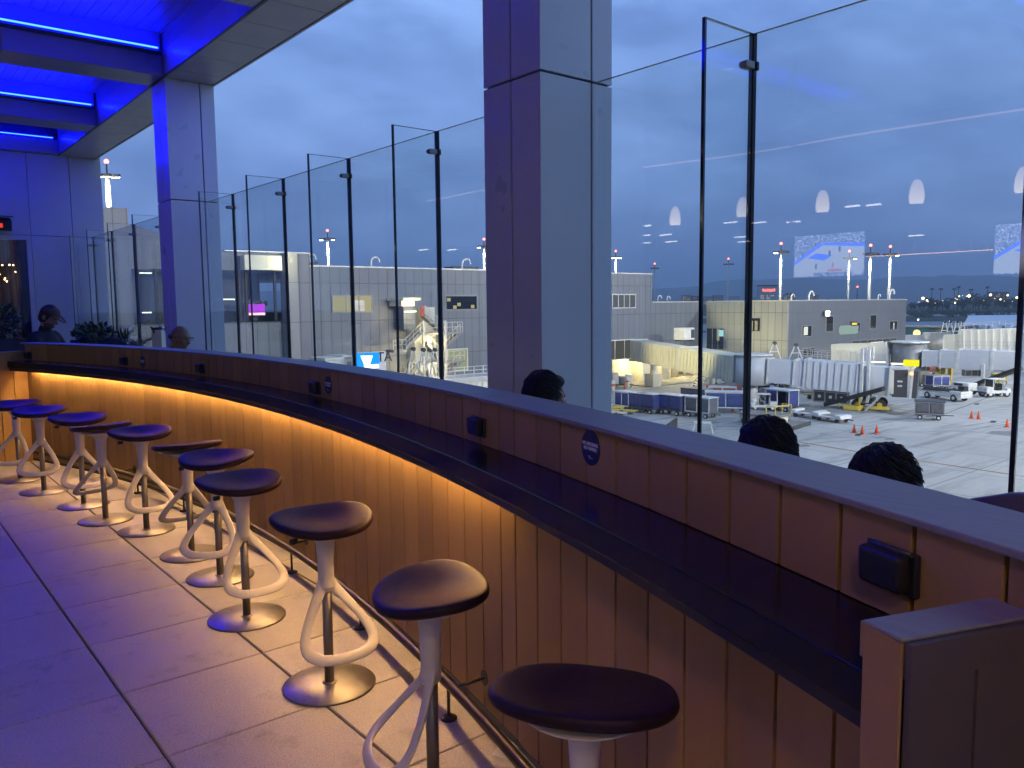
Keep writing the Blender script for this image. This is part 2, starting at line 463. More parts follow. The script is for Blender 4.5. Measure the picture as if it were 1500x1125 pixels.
sf = MB(); y = 7.77-.737*20
while y < 18.0:
    y1 = min(y+.737, 17.96)
    if y1-y > .1:
        sf.bx(3.372, 3.985, y+.004, y1-.004, 4.60, 4.64)
        sf.bx(3.35, 3.362, y+.003, y1-.003, 4.612, 4.915)
    y += .737
o = structure(sf.build('soffit', M['soffit'], bevel=.002))
MB().bx(3.364, 3.992, -7.5, 17.96, 4.642, 5.149).build('soffit_core', M['beam'], o)
MB().bx(3.992, 4.02, -7.5, 17.96, 4.592, 5.6).build('fascia', M['soffit'], o)
MB().bx(3.338, 3.37, -7.5, 17.96, 4.596, 4.606).build('edge_trim', M['dgrey'], o)

# pillars clad in aluminium panels
def pillar(y0, y1, label):
    t = thing('pillar', label, 'pillar', (3.69, (y0+y1)/2, 0), 0, 'clad pillars along the glass')
    hx0, hx1, hy = -.32, .315, (y1-y0)/2
    MB().bx(hx0+.022, hx1-.022, -hy+.022, hy-.022, .0, 4.598).build('core', M['seam'], t)
    for (a, b) in ((hx0, .118), (.132, hx1)):
        for (c, d) in ((-hy, -.006), (.006, hy)):
            for (z0, z1) in ((.01, 3.042), (3.056, 4.597)):
                # hollow corner panels: shell boxes butt round the core
                MB().bx(a, b, c, d, z0, z1).build('cladding_panel', M['pillar'], t, bevel=.004)
    return t
pillar(3.81, 4.38, 'big grey clad pillar in the middle, cut off by the top of the photo')
pillar(11.16, 11.73, 'grey clad pillar under the soffit, its narrow left face lit deep blue')

# end wall with a glazed door
ew = MB()
xs = [2.73, 2.80, 3.525, 4.10]
ew.bx(2.804, 3.519, 17.97, 18.03, .0, 3.040); ew.bx(3.529, 4.10, 17.97, 18.03, .0, 3.040)
ew.bx(2.804, 3.519, 17.97, 18.03, 3.05, 4.60); ew.bx(3.529, 4.10, 17.97, 18.03, 3.05, 4.60)
ew.bx(1.55, 2.796, 17.97, 18.03, 3.05, 4.60)
ew.bx(-9, 1.54, 17.97, 18.03, 3.05, 4.60); ew.bx(-9, .60, 17.97, 18.03, 0, 3.04)
ew.bx(3.529, 4.10, 17.97, 18.03, 4.61, 5.15)
endw = thing('end_wall', 'pale panelled wall closing the far left end of the terrace, washed blue', 'wall', (0, 0, 0))
ew.build('wall_panel', M['backwall'], endw, bevel=.003)
MB().bx(2.60, 4.09, 18.035, 18.4, 0, 5.15).build('wall_core', M['seam'], endw)
MB().bx(-9, .60, 18.035, 18.4, 0, 5.15).build('wall_core', M['seam'], endw)
MB().bx(.60, 2.60, 18.035, 18.4, 3.05, 5.15).build('wall_core', M['seam'], endw)
door = thing('glazed_door', 'dark glazed doorway with a pale frame in the far end wall', 'door', (1.65, 18, 0))
fr = MB(); fr.bx(-1.05, 1.14, -.06, .06, 2.95, 3.04); fr.bx(1.06, 1.14, -.06, .06, .0, 2.95); fr.bx(-1.05, -.97, -.06, .06, 0, 2.95); fr.bx(-.02, .03, -.04, .04, 0, 2.95)
fr.build('frame', M['backwall'], door, bevel=.004)
MB().bx(-.96, -.03, -.01, .005, .02, 2.94).build('pane', M['glass'], door)
MB().bx(.04, 1.05, -.01, .005, .02, 2.94).build('pane', M['glass'], door)
M['curtain'] = mat('brown_curtain', (.16, .10, .05), .8, var=.35, scale=3, stretch=(6, 1, .1))
cu = MB()
pts = [(-1.4+.05*i, 20.6+.05*math.sin(i*1.3)) for i in range(60)]
for (a, b) in zip(pts, pts[1:]):
    cu.add([(1.65+a[0], a[1], 0), (1.65+b[0], b[1], 0), (1.65+b[0], b[1], 3.2), (1.65+a[0], a[1], 3.2)], [(0, 1, 2, 3)])
o = cu.build('curtain', M['curtain'], None); tag(o, 'brown curtain hanging in the room behind the glazed door', 'curtain')
sol = o.modifiers.new('thick', 'SOLIDIFY'); sol.thickness = .01
room = MB(); room.bx(.0, 3.4, 18.45, 20.9, 3.22, 3.3); room.bx(3.3, 3.4, 18.45, 20.9, 0, 3.2); room.bx(-.05, .05, 18.45, 20.9, 0, 3.2); room.bx(.05, 3.3, 20.75, 20.9, 0, 3.2)
structure(room.build('inner_room_wall', M['curtain']))
# little bulbs added inside that room for the lights reflected in the door
M['bulb'] = emit('warm_bulb', (1, .62, .28), 9)
ch = thing('bulb_cluster', 'added cluster of tiny warm bulbs standing in for reflections in the dark glazed door', 'light', at_y(25, 404, 19.3))
MB().cyl((0, 0, .95), (0, 0, .05), .006, n=8).cyl((0, 0, .95), (0, 0, 1.0), .05, n=16).build('stem', M['dgrey'], ch)
rnd = random.Random(3); wires = MB()
for i in range(15):
    p = Vector((rnd.uniform(-.33, .28), rnd.uniform(-.2, .2), rnd.uniform(-.36, .30)))
    MB().ball(p, .015, 10, 6).build('bulb', M['bulb'], ch); wires.cyl((0, 0, .1), p, .002, n=5)
wires.build('wire', M['dgrey'], ch)
pl_ = bpy.data.lights.new('bulb_glow', 'POINT'); pl_.energy = 7; pl_.color = (1, .7, .4); pl_.shadow_soft_size = .2
po = bpy.data.objects.new('bulb_glow', pl_); COL.objects.link(po); po.parent = ch; po.location = (0, 0, -.1)
# radiant heater over the door
ht = thing('patio_heater', 'black wall heater with red glowing lamp above the glazed door', 'heater', (2.25, 17.72, 3.21))
MB().box((0, 0, 0), (.40, .22, .20), 0, .35).build('housing', M['black'], ht, bevel=.01)
MB().box((0, .02, .15), (.46, .30, .02), 0, .1).build('top_plate', M['black'], ht, bevel=.004)
MB().cyl((0, .1, .10), (0, .245, .10), .02, n=10).build('bracket', M['black'], ht)
M['red_lamp'] = emit('red_heater_glow', (1, .06, .03), .8)
MB().box((-.05, -.118, -.035), (.20, .012, .08), 0, .35).build('lamp', M['red_lamp'], ht)

# ------------------------------------------------------------------ curved drink rail
bar = thing('drink_rail', 'curved timber-clad drink rail with narrow black shelf and grey cap', 'bar counter', (0, 0, 0))
# boards: islands over a dark backing; a narrow filler board at every panel joint
TW1 = T1+.004
edges = []; s = 0.0; k = 0
total = (TW1-T0+.30)*R_WALL
s = 0
while s < total:
    w = .120 if k % 12 == 6 else .1655
    edges.append((s, min(s+w, total))); s += w; k += 1
off = (on_cyl(755, 800, R_WALL)[1]-(T0-.30))*R_WALL
shift = off-[a for a, b in edges if abs((b-a)-.120) < .01][1]
pn_lo, pn_hi = MB(), MB()
def board(mb, s0, s1, z0, z1):
    g = .0048; c = .0012
    a0, a1 = T0-.30+(s0+g)/R_WALL, T0-.30+(s1-g)/R_WALL
    q = lambda r, t, z: arc(r, t, z)
    ca = c/R_WALL
    vs = []
    for z in (z0, z1):
        vs += [q(R_WALL+.02, a0, z), q(R_WALL+c, a0, z), q(R_WALL, a0+ca, z), q(R_WALL, a1-ca, z), q(R_WALL+c, a1, z), q(R_WALL+.02, a1, z)]
    mb.add(vs, [(k, k+1, k+7, k+6) for k in range(5)]+[(0, 5, 4, 3, 2, 1), (6, 7, 8, 9, 10, 11)])
for (a, b) in edges:
    a += shift; b += shift
    tb = T0-.30+b/R_WALL
    if tb > TW1+.002: continue
    board(pn_hi, a, b, 1.087, 1.253)
    if tb > T0: board(pn_lo, a, b, .03, 1.018)
pn_lo.build('lower_boards', M['board'], bar)
pn_hi.build('upper_boards', M['board'], bar)
MB().sector(R_WALL+.018, R_BACK-.03, T0-.32, TW1, .0, 1.239, 140).build('backing', M['seam'], bar)
MB().sector(R_BACK-.029, R_BACK-.012, T0-.32, TW1, .0, 1.239, 140).build('rear_lining', M['board'], bar)
# cap in lengths with fine joints
capn = [T0-.33, on_cyl(706, 583, R_WALL)[1], on_cyl(180, 506, R_WALL)[1], TW1+.002]
for a, b in zip(capn, capn[1:]):
    MB().sector(R_WALL-.016, R_BACK, a+.0001, b-.0001, 1.2565, 1.27, 90).build('cap', M['cap'], bar, bevel=.003)
MB().sector(R_FRONT, R_WALL-.002, T0+.0002, T1-.0003, 1.020, 1.085, 160).build('shelf', M['black_top'], bar, bevel=.003, seg=2)
MB().sector(R_FRONT+.02, R_FRONT+.045, T0+.0004, T1-.0006, .985, 1.019, 140).build('shelf_lip', M['black'], bar)
M['led_warm'] = emit('warm_under_shelf_led', (1.0, .57, .22), 150)
ta, tb = on_cyl(742, 760, R_WALL)[1], T1-.012
MB().sector(R_WALL-.036, R_WALL-.022, ta, tb, 1.004, 1.016, 120).build('led_strip', M['led_warm'], bar)
MB().sector(R_WALL-.066, R_WALL-.060, ta-.01, tb, .979, 1.019, 120).build('led_shield', M['mgrey'], bar)  # unseen shield added to keep the strip's light off the seats
# end panels: short radial walls with their own cap
def end_panel(name, t, sgn, r0, label):
    e = thing(name, label, 'partition', (0, 0, 0), 0, 'end panels of the drink rail')
    d = .065/R_WALL*sgn
    lo, hi = (t+d, t) if sgn < 0 else (t, t+d)
    MB().sector(r0, R_WALL-.003, lo+.0006, hi-.0006, .0, 1.178, 2).build('core', M['seam'], e)
    MB().sector(r0-.0065, R_WALL-.003, lo-.0002, hi+.0002, 1.179, 1.185, 2).build('cap', M['cap'], e, bevel=.002)
    MB().sector(r0-.006, r0-.0005, lo-.0001, hi+.0001, .0, 1.1785, 2).build('end_board', M['board'], e, bevel=.002)
    for face, tt in (('front', lo), ('rear', hi)):
        sg = -1 if face == 'front' else 1
        n = max(2, round((R_WALL-r0)/.13)); w = (R_WALL-.003-r0)/n
        f = MB()
        for k in range(n):
            a, b = r0+k*w+.003, r0+(k+1)*w-.003
            f.sector(a, b, *sorted((tt, tt+sg*.0007)), .0, 1.128, 2)
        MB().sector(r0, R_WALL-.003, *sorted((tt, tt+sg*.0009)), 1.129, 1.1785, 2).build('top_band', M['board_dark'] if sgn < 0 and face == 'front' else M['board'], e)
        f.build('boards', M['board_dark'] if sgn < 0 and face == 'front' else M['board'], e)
    return e
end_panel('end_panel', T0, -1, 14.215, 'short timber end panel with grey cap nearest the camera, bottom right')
end_panel('end_panel', T1, 1, 14.02, 'short timber end panel closing the far left end of the drink rail')

# foot rail with floor posts and wall brackets
fr_ = thing('foot_rail', 'dark steel foot rail running along the foot of the timber rail', 'foot rail', (0, 0, 0))
n = 120; R_R = 14.312
MB().tube([arc(R_R, T0+.01+(T1-T0-.03)*i/n, .142) for i in range(n+1)], .021, 14, up=(0, 0, 1)).build('rail', M['rail'], fr_)
for (px, py) in ((660, 1052), (526, 921), (417, 841), (252, 752), (176, 727), (100, 702)):
    t_ = on_cyl(px, py, R_R)[1]
    p = at_z(px, py, 0); th = math.atan2(p.y-CY, p.x-CX)
    q = arc(R_R-.004, th, 0)
    MB().cyl(q+Vector((0, 0, .0)), q+Vector((0, 0, .122)), .0065, n=10).lathe([(.033, 0), (.033, .006), (.028, .010), (.009, .014)], 20, q).build('post', M['black'], fr_)
for (px, py) in ((710, 988), (449, 800), (198, 697), (113, 668)):
    th = on_cyl(px, py, R_WALL)[1]
    a, b = arc(R_R+.018, th, .142), arc(R_WALL-.001, th, .150)
    mid = arc(R_WALL-.004, th, .150)
    MB().cyl(a, b, .0065, n=10).cyl(mid, b, .03, n=20).build('wall_bracket', M['black'], fr_)
# dark skirting strip below the boards
MB().sector(R_WALL-.001, R_WALL+.016, T0, TW1, .001, .028, 120).build('skirting', M['dgrey'], bar)

# weatherproof socket covers
OUT = [((1313, 832), 'largest black socket cover beside the near end panel'),
       ((704, 625), 'black socket cover left of the nearest no smoking sign'),
       ((465, 568), 'black socket cover just left of the second no smoking sign'),
       ((296, 540), 'black socket cover below the bald man, between two no smoking signs'),
       ((184, 529), 'black socket cover left of the farthest no smoking sign'),
       ((43, 521), 'farthest black socket cover, at the left end of the rail')]
sock = None
def oriented(px, py, r=R_WALL):
    p, th = on_cyl(px, py, r); return p, th
for (pp, lab) in OUT:
    p, th = oriented(*pp)
    if sock is None:
        sock = thing('socket_cover', lab, 'socket', p, th, 'socket covers on the drink rail')
        MB().box((-.006, 0, 0), (.012, .104, .074), 0).build('back_plate', M['black'], sock, bevel=.004)
        MB().box((-.025, .003, .002), (.028, .092, .064), 0, 0, -.06).build('lid', M['black'], sock, bevel=.008, seg=3)
        MB().cyl((-.014, -.044, .036), (-.014, .047, .036), .005, n=10).build('hinge', M['dgrey'], sock)
    else: dup(sock, p, th, lab)

# round no smoking signs
M['sign_blue'] = mat('sign_blue', (.008, .016, .085), .35, var=.05)
M['sign_white'] = mat('sign_white', (.75, .76, .78), .5, var=.03)
SG = [((866, 656), 'large round blue no smoking sign nearest the camera'),
      ((481, 564), 'round blue no smoking sign right beside a socket cover, mid rail'),
      ((209, 530), 'farthest and smallest round no smoking sign, left of the bald man')]
sg0 = None
for pp, lab in SG:
    p, th = oriented(*pp)
    if sg0 is None:
        sg0 = thing('no_smoking_sign', lab, 'sign', p, th, 'round no smoking signs')
        MB().cyl((-.0035, 0, 0), (0.0005, 0, 0), .052, n=48).build('disc', M['sign_blue'], sg0)
        # local frame: text x -> local -? readers look along +X, so text right = -Y
        mtx = lambda y, z: Matrix(((0, 0, -1, -.0038), (-1, 0, 0, y), (0, 1, 0, z), (0, 0, 0, 1)))
        text_mesh('lettering', 'NO SMOKING\nNO VAPING', .0140, M['sign_white'], sg0, mtx(0, .004), .0003, .0006)
        fine = MB()
        for (y0, y1, z) in ((-.003, .011, -.026), (-.015, .007, -.031)): fine.bx(-.0045, -.0036, y0, y1, z, z+.0018)
        fine.build('small_line', M['sign_white'], sg0)
    else: dup(sg0, p, th, lab)

# scraps of paper on the floor by the rail
for (pp, rz, lab) in (((742, 1100), .5, 'crumpled white paper scrap on the floor under the nearest stool'),
                      ((305, 764), .9, 'white paper sheet on the floor behind the stools')):
    p = at_z(*pp, 0)
    sc_ = MB(); n = 6
    for i in range(n+1):
        for j in range(n+1):
            sc_.v.append((.11*(i/n-.5), .075*(j/n-.5), .004+.006*abs(noise.noise((i*.7, j*.9, rz)))))
    for i in range(n):
        for j in range(n):
            a = i*(n+1)+j; sc_.f.append([a, a+1, a+n+2, a+n+1]); sc_.sm.append(False)
    o = sc_.build('paper_scrap', M['white']); o.location = p; o.rotation_euler = (0, 0, rz); tag(o, lab, 'paper')
    so = o.modifiers.new('thick', 'SOLIDIFY'); so.thickness = .0006

# ------------------------------------------------------------------ bar stools
def remeshed(mb, name, material, parent, voxel, smooth_it=6, fac=.5):
    me = mb.mesh(name+'_raw'); o = bpy.data.objects.new(name+'_raw', me); COL.objects.link(o)
    r = o.modifiers.new('r', 'REMESH'); r.mode = 'VOXEL'; r.voxel_size = voxel; r.use_smooth_shade = True
    s = o.modifiers.new('s', 'SMOOTH'); s.factor = fac; s.iterations = smooth_it
    dg = bpy.context.evaluated_depsgraph_get()
    me2 = bpy.data.meshes.new_from_object(o.evaluated_get(dg)); me2.name = name
    bpy.data.objects.remove(o)
    me2.materials.clear(); me2.materials.append(material)
    for p in me2.polygons: p.use_smooth = True
    o2 = bpy.data.objects.new(name, me2); COL.objects.link(o2)
    if parent: o2.parent = parent
    return o2

def seat_mesh():
    mb = MB(); n = 56
    def outline(t):
        c, s = math.cos(t), math.sin(t); e = 2.35
        r = (abs(c)**e+abs(s)**e)**(-1/e)
        x, y = r*c*.215, r*s*.178
        x *= 1+.12*(y/.178) * -1            # broader at the back
        return x, y
    prof = [(0, 0), (.25, 0), (.5, .001), (.7, .003), (.86, .0045), (.94, .004), (.98, .0), (1.0, -.010), (.996, -.019), (.97, -.028), (.90, -.034), (.6, -.037), (.3, -.038), (0, -.038)]
    def saddle(x, y):
        return .010*(x/.215)**2 - .017*(y/.178) - .006*(y/.178)**2*(1 if y > 0 else -.6) - .011*math.exp(-((x/.10)**2+(y/.09)**2))
    rows = []
    for (k, z) in prof:
        if k == 0:
            rows.append([len(mb.v)]); mb.v.append((0, 0, z+saddle(0, 0))); continue
        row = []
        for i in range(n):
            x, y = outline(2*math.pi*i/n); row.append(len(mb.v)); mb.v.append((x*k, y*k, z+saddle(x*k, y*k)))
        rows.append(row)
    for a, b in zip(rows, rows[1:]):
        for i in range(n):
            j = (i+1) % n
            if len(a) == 1: mb.f.append([a[0], b[i], b[j]])
            elif len(b) == 1: mb.f.append([a[i], b[0], a[j]])
            else: mb.f.append([a[i], b[i], b[j], a[j]])
            mb.sm.append(True)
    return mb
def stool(loc, rz, label):
    t = thing('bar_stool', label, 'bar stool', loc, rz, 'bar stools along the drink rail')
    s = seat_mesh().build('seat', M['leather'], t, sub=1); s.location = (0, 0, .735)
    MB().box((.165, .09, .683), (.030, .022, .022), .5).build('seat_clip', M['black'], t, bevel=.004)
    # white moulded support: flared neck, shaft, ring footrest
    f = MB()
    f.tube([(0, 0, .698), (0, 0, .692), (0, 0, .680), (0, 0, .660), (0, 0, .63), (0, 0, .55), (0, 0, .47), (0, .004, .435), (0, .01, .415)],
           [.155, .150, .105, .058, .040, .0345, .033, .036, .020], 24)
    f.tube([(-.17, 0, .703), (0, 0, .694), (.17, 0, .703)], [.03, .05, .03], 12, flat=.35, up=(0, 0, 1))
    ring = [(0, .0, .47), (-.040, .020, .420), (-.096, .060, .346), (-.137, .106, .276), (-.144, .148, .232), (-.106, .186, .206), (-.045, .203, .198),
            (.045, .203, .198), (.106, .186, .206), (.144, .148, .232), (.137, .106, .276), (.096, .060, .346), (.040, .020, .420)]
    pts = smoothpath(ring, 5, True)
    rad = []
    for p in pts:
        rad.append(.0215+.005*max(0, 1-abs(p.z-.45)/.09)+.0055*max(0, 1-abs(p.y-.16)/.07))
    f.tube(pts, rad, 16, True, .42, up=(0, .75, .55))
    remeshed(f, 'support', M['stool_white'], t, .0042, 5)
    MB().cyl((0, 0, .010), (0, 0, .46), .0205, n=24).lathe([(.032, .010), (.030, .016), (.023, .019)], 24).build('column', M['steel'], t)
    MB().lathe([(.190, 0), (.196, .002), (.196, .007), (.192, .011), (.05, .0135), (.0, .0135)], 64).build('base_plate', M['steel'], t)
    return t
def yaw_to(p, dx, dy):               # ring (local +Y) turned right (dx) or towards the viewer (dy), as seen from the viewpoint
    t = Vector((p.x, p.y, 0)).normalized(); r = Vector((t.y, -t.x, 0))
    v = r*dx - t*dy; return math.atan2(-v.x, v.y)
ST = [((30, 703), (-.5, .86), 'farthest left bar stool, half cut off by the edge of the photo'),
      ((65, 720), (-.25, .97), 'second bar stool from the left, its footrest ring turned left'),
      ((123, 740), (.1, 1), 'third bar stool from the left, partly behind the tilted fourth seat'),
      ((155, 762), (-.4, -.92), 'fourth bar stool from the left, seat seen edge-on, on a shiny base'),
      ((215, 777), (.25, .97), 'fifth bar stool from the left, with a dark round base plate'),
      ((281, 812), (-.2, -.98), 'sixth bar stool from the left, warm lit seat edge-on and golden base'),
      ((323, 845), (-.42, .9), 'seventh bar stool from the left, ring looping to the left'),
      ((362, 905), (.38, .92), 'eighth bar stool from the left, its glossy blue seat overlapping a neighbour'),
      ((483, 1003), (.36, .93), 'bar stool standing clear, third nearest, whole base and ring visible'),
      (None, (-.97, .25), 'second nearest bar stool, ring pointing left and base out of frame'),
      (None, (.15, -.98), 'nearest bar stool, large dark seat at the bottom of the photo')]
st0 = None
for i, (b, d, lab) in enumerate(ST):
    if b: p = at_z(b[0], b[1], 0)
    else:
        p = at_z(*((629, 866) if i == 9 else (856, 1019)), .72); p.z = 0
    if st0 is None: st0 = stool(p, yaw_to(p, *d), lab)
    else: dup(st0, p, yaw_to(p, *d), lab)

# ------------------------------------------------------------------ glass wind screen
GX, GT = 3.85, 3.05
M['fin_edge'] = mat('glass_fin_edge', (.020, .032, .042), .08, var=.1, Specular_IOR_Level=.9)
JO = [-.43, 1.14, 2.626, 4.13, 5.645, 7.17, 8.70, 10.235, 11.76, 13.285, 14.81, 16.335, 17.86]
pane_lab = {(-.43, 1.14): 'glass screen pane out of frame, right of the near fin', (1.14, 2.626): 'large glass screen pane at the right showing lamp reflections',
            (2.626, 3.80): 'glass screen pane between the middle pillar and its right-hand fin', (4.39, 5.645): 'glass screen pane just left of the middle pillar',
            (5.645, 7.17): 'second glass screen pane left of the middle pillar', (7.17, 8.70): 'third glass screen pane left of the middle pillar',
            (8.70, 10.235): 'fourth glass screen pane left of the middle pillar', (10.235, 11.15): 'narrow glass screen pane right of the blue lit pillar',
            (11.74, 13.285): 'first glass screen pane beyond the blue lit pillar', (13.285, 14.81): 'second glass screen pane beyond the blue lit pillar',
            (14.81, 16.335): 'third glass screen pane beyond the blue lit pillar', (16.335, 17.86): 'farthest glass screen pane, against the end wall'}
for (a, b), lab in pane_lab.items():
    t = thing('glass_screen', lab, 'glass screen', (GX, (a+b)/2, 0), 0, 'panes of the glass wind screen')
    h = (b-a)/2-.006
    MB().bx(-.007, .007, -h, h, .07, GT-.004).build('pane', M['glass'], t)
    MB().bx(-.0075, .0075, -h, h, GT-.0035, GT).build('polished_edge', M['glass_edge'], t)
    MB().bx(-.03, .03, -h, h, .0, .068).build('base_shoe', M['mgrey'], t)
fin0 = None
fin_lab = {1.14: 'thick dark glass fin at the right edge of the photo', 2.626: 'tall glass fin with clamp right of the middle pillar',
           5.645: 'first glass fin left of the middle pillar', 7.17: 'second glass fin left of the middle pillar', 8.70: 'third glass fin left of the middle pillar',
           10.235: 'fourth glass fin, nearest the blue lit pillar on its right', 13.285: 'first glass fin beyond the blue lit pillar',
           14.81: 'second glass fin beyond the blue lit pillar', 16.335: 'third glass fin beyond the blue lit pillar', 17.80: 'last glass fin, against the pale end wall'}
zc = z_over(Vector((3.80, 2.626, 0)), 1097, 95)
for y, lab in fin_lab.items():
    if fin0 is None:
        fin0 = thing('glass_fin', lab, 'glass fin', (GX, y, 0), 0, 'glass fins of the wind screen')
        MB().bx(-.412, -.014, -.0095, .0095, .02, GT-.003).build('fin_pane', M['glass'], fin0)
        MB().bx(-.426, -.413, -.0095, .0095, .0, GT).build('outer_edge', M['fin_edge'], fin0)
        MB().bx(-.412, -.014, -.0095, .0095, GT-.0025, GT).build('top_edge', M['glass_edge'], fin0)
        MB().bx(-.013, .016, -.015, .015, .0, GT).build('joint_seal', M['seam'], fin0)
        for z in (zc, .32):
            c = MB().box((-.040, 0, z), (.058, .050, .040)).cyl((-.072, -.025, z), (-.072, .025, z), .020, n=16)
            c.build('clamp', M['steel'], fin0, bevel=.006)
            MB().box((.012, 0, z), (.022, .056, .046)).build('clamp_plate', M['dgrey'], fin0, bevel=.004)
    else: dup(fin0, (GX, y, 0), 0, lab)
# ------------------------------------------------------------------ people behind the rail
def capsule(mb, a, b, r0, r1, n=14):
    a, b = Vector(a), Vector(b); d = (b-a)
    k = 6; pts = []; rr = []
    u = d.normalized()
    for i in range(4):
        t = i/4*math.pi/2; pts.append(a-u*(r0*math.cos(t))); rr.append(max(.001, r0*math.sin(t)))
    for i in range(k+1): pts.append(a+d*(i/k)); rr.append(r0+(r1-r0)*i/k)
    for i in range(1, 5):
        t = i/4*math.pi/2; pts.append(b+u*(r1*math.sin(t))); rr.append(max(.001, r1*math.cos(t)))
    mb.tube(pts, rr, n); return mb
def hand(mb, w, d, up, side):
    """palm and five separate curled fingers; w wrist, d pointing direction, up back of the hand, side = +1 right"""
    d = Vector(d).normalized(); up = Vector(up); up = (up-d*up.dot(d)).normalized(); lat = d.cross(up)*side
    w = Vector(w); c = w+d*.045
    for k in (-1.5, -.5, .5, 1.5): capsule(mb, w+d*.005+lat*(.006*k), w+d*.082+lat*(.0185*k), .015, .0125, 10)
    for k, L in ((-1.5, .068), (-.5, .080), (.5, .076), (1.5, .058)):
        b = w+d*.084+lat*(.0195*k); m1 = b+d*(L*.5)-up*.010+lat*(.004*k); e = m1+d*(L*.42)-up*.026+lat*(.002*k)
        capsule(mb, b, m1, .0088, .0080, 8); capsule(mb, m1, e, .0080, .0066, 8)
    b = w+d*.03-lat*.030; m1 = b+d*.032-lat*.026-up*.006; e = m1+d*.030-lat*.008-up*.006
    capsule(mb, b, m1, .0115, .0095, 8); capsule(mb, m1, e, .0095, .0075, 8)
def person(label, loc, yaw, head, pitch=0., hair=None, top=None, arms='rest', stool_h=0., bald=False, glasses=False, cap=False, beard=False, voxel=.011, size=1.):
    """seated figure, facing local +Y; head = height of the crown above the floor"""
    t = thing('person', label, 'person', loc, yaw, 'people seated behind the drink rail')
    hip = .50+stool_h; crown = head
    nb = crown-.245; sh = nb-.075
    hc = Vector((0, .035+.05*math.sin(pitch), crown-.115))
    b = MB()
    # torso, pelvis, limbs
    b.ball((0, 0, hip), (.17, .13, .12)); b.ball((0, .0, (hip+sh)/2), (.15, .105, .20)); b.ball((0, -.005, sh-.12), (.175, .115, .17))
    capsule(b, (-.15, -.01, sh-.02), (.15, -.01, sh-.02), .062, .062)
    capsule(b, (0, -.01, sh), (0, .012, nb+.06), .058, .052)
    def L(s):
        capsule(b, (.09*s, .02, hip-.01), (.11*s, .42, hip+.02), .080, .058); capsule(b, (.11*s, .43, hip+.01), (.11*s, .42, .09+stool_h*.55), .054, .038)
        capsule(b, (.11*s, .40, .05+stool_h*.55), (.12*s, .56, .045+stool_h*.55), .042, .034)
    L(-1); L(1)
    arm = {}
    for s in (-1, 1):
        S = Vector((.185*s, -.01, sh-.025)); E = Vector((.235*s, .06, sh-.29)); W = Vector((.16*s, .27, hip+.16))
        if arms == 'table': E = Vector((.235*s, .12, sh-.26)); W = Vector((.12*s+.02, .365, sh-.185))
        capsule(b, S, E, .050, .040); capsule(b, E, W, .040, .027)
        hand(b, W, (-.25*s, .9, -.12 if arms == 'table' else -.3), (0, .1, 1), s); arm[s] = (S, E, W)
    # head on its own frame, pitched forward
    hm = Matrix.Translation(hc) @ Matrix.Rotation(-pitch, 4, 'X')
    h = MB()
    def skull(p):
        k = 1.
        if p.z < -.1: k *= 1-.16*min(1, (-p.z-.1)*1.2)*(1 if abs(p.x) > .2 else .6)
        if p.y > 0 and p.z < 0: k *= 1+.05*p.y
        return k
    h.ball((0, 0, 0), (.076, .098, .118), 24, 16, skull)
    h.ball((0, .012, -.055), (.058, .075, .066))                        # jaw
    h.ball((0, .070, -.094), (.024, .020, .018))                        # chin
    h.tube([(0, .088, .012), (0, .103, -.012), (0, .112, -.030), (0, .096, -.040)], [.009, .011, .015, .010], 10)   # nose
    h.ball((0, .084, .028), (.05, .018, .012))                          # brow
    h.ball((0, .088, -.062), (.022, .012, .006)); h.ball((0, .086, -.073), (.020, .012, .006))   # lips
    for s in (-1, 1):
        h.ball((.078*s, -.012, -.005), (.011, .024, .034)); h.ball((.045*s, .062, -.03), (.02, .02, .02))
    for v in range(len(h.v)): h.v[v] = tuple(hm @ Vector(h.v[v]))
    b.add(h.v, h.f, True)
    remeshed(b, 'body', M['skin'], t, voxel if not cap else .006, 4)
    # eyes
    for s in (-1, 1):
        e = MB().ball((0, 0, 0), .0105, 12, 8); o = e.build('eye', M['eye'], t); o.matrix_local = hm @ Matrix.Translation((.031*s, .083, .012))
    # clothing follows the body, a little larger
    c = MB()
    c.ball((0, 0, hip+.03), (.185, .145, .13)); c.ball((0, 0, (hip+sh)/2), (.168, .122, .21)); c.ball((0, -.008, sh-.12), (.193, .132, .175))
    capsule(c, (-.155, -.01, sh-.022), (.155, -.01, sh-.022), .075, .075)
    capsule(c, (0, -.01, sh-.01), (0, .0, nb-.005), .078, .066)
    for s in (-1, 1):
        S, E, W = arm[s]; capsule(c, S, E, .066, .054); capsule(c, E, E+(W-E)*.9, .054, .040)
        for i in range(5): c.ball(E+Vector((0, -.01, .02))+(S-E)*(.15*i)+Vector((random.uniform(-.01, .01),)*3), .056, 10, 6)
    for v in range(len(c.v)):
        p = Vector(c.v[v]); c.v[v] = tuple(p+p.normalized()*.006*noise.noise(p*14))
    remeshed(c, 'jacket', top, t, .012, 3)
    tr = MB()
    for s in (-1, 1):
        capsule(tr, (.09*s, .02, hip-.01), (.11*s, .43, hip+.02), .096, .072); capsule(tr, (.11*s, .43, hip+.01), (.11*s, .42, .13+stool_h*.55), .068, .055)
    tr.ball((0, 0, hip-.02), (.182, .14, .11)); remeshed(tr, 'trousers', M['dark_cloth'], t, .014, 3)
    sh_ = MB()
    for s in (-1, 1): sh_.tube([(.11*s, .37, .045+stool_h*.55), (.115*s, .46, .05+stool_h*.55), (.12*s, .58, .034+stool_h*.55), (.12*s, .63, .03+stool_h*.55)], [.042, .050, .044, .02], 12)
    sh_.build('shoes', M['black'], t)
    def headpart(mb, name, material, vox, it=2):
        o = remeshed(mb, name, material, t, vox, it, .5); o.matrix_local = hm; return o
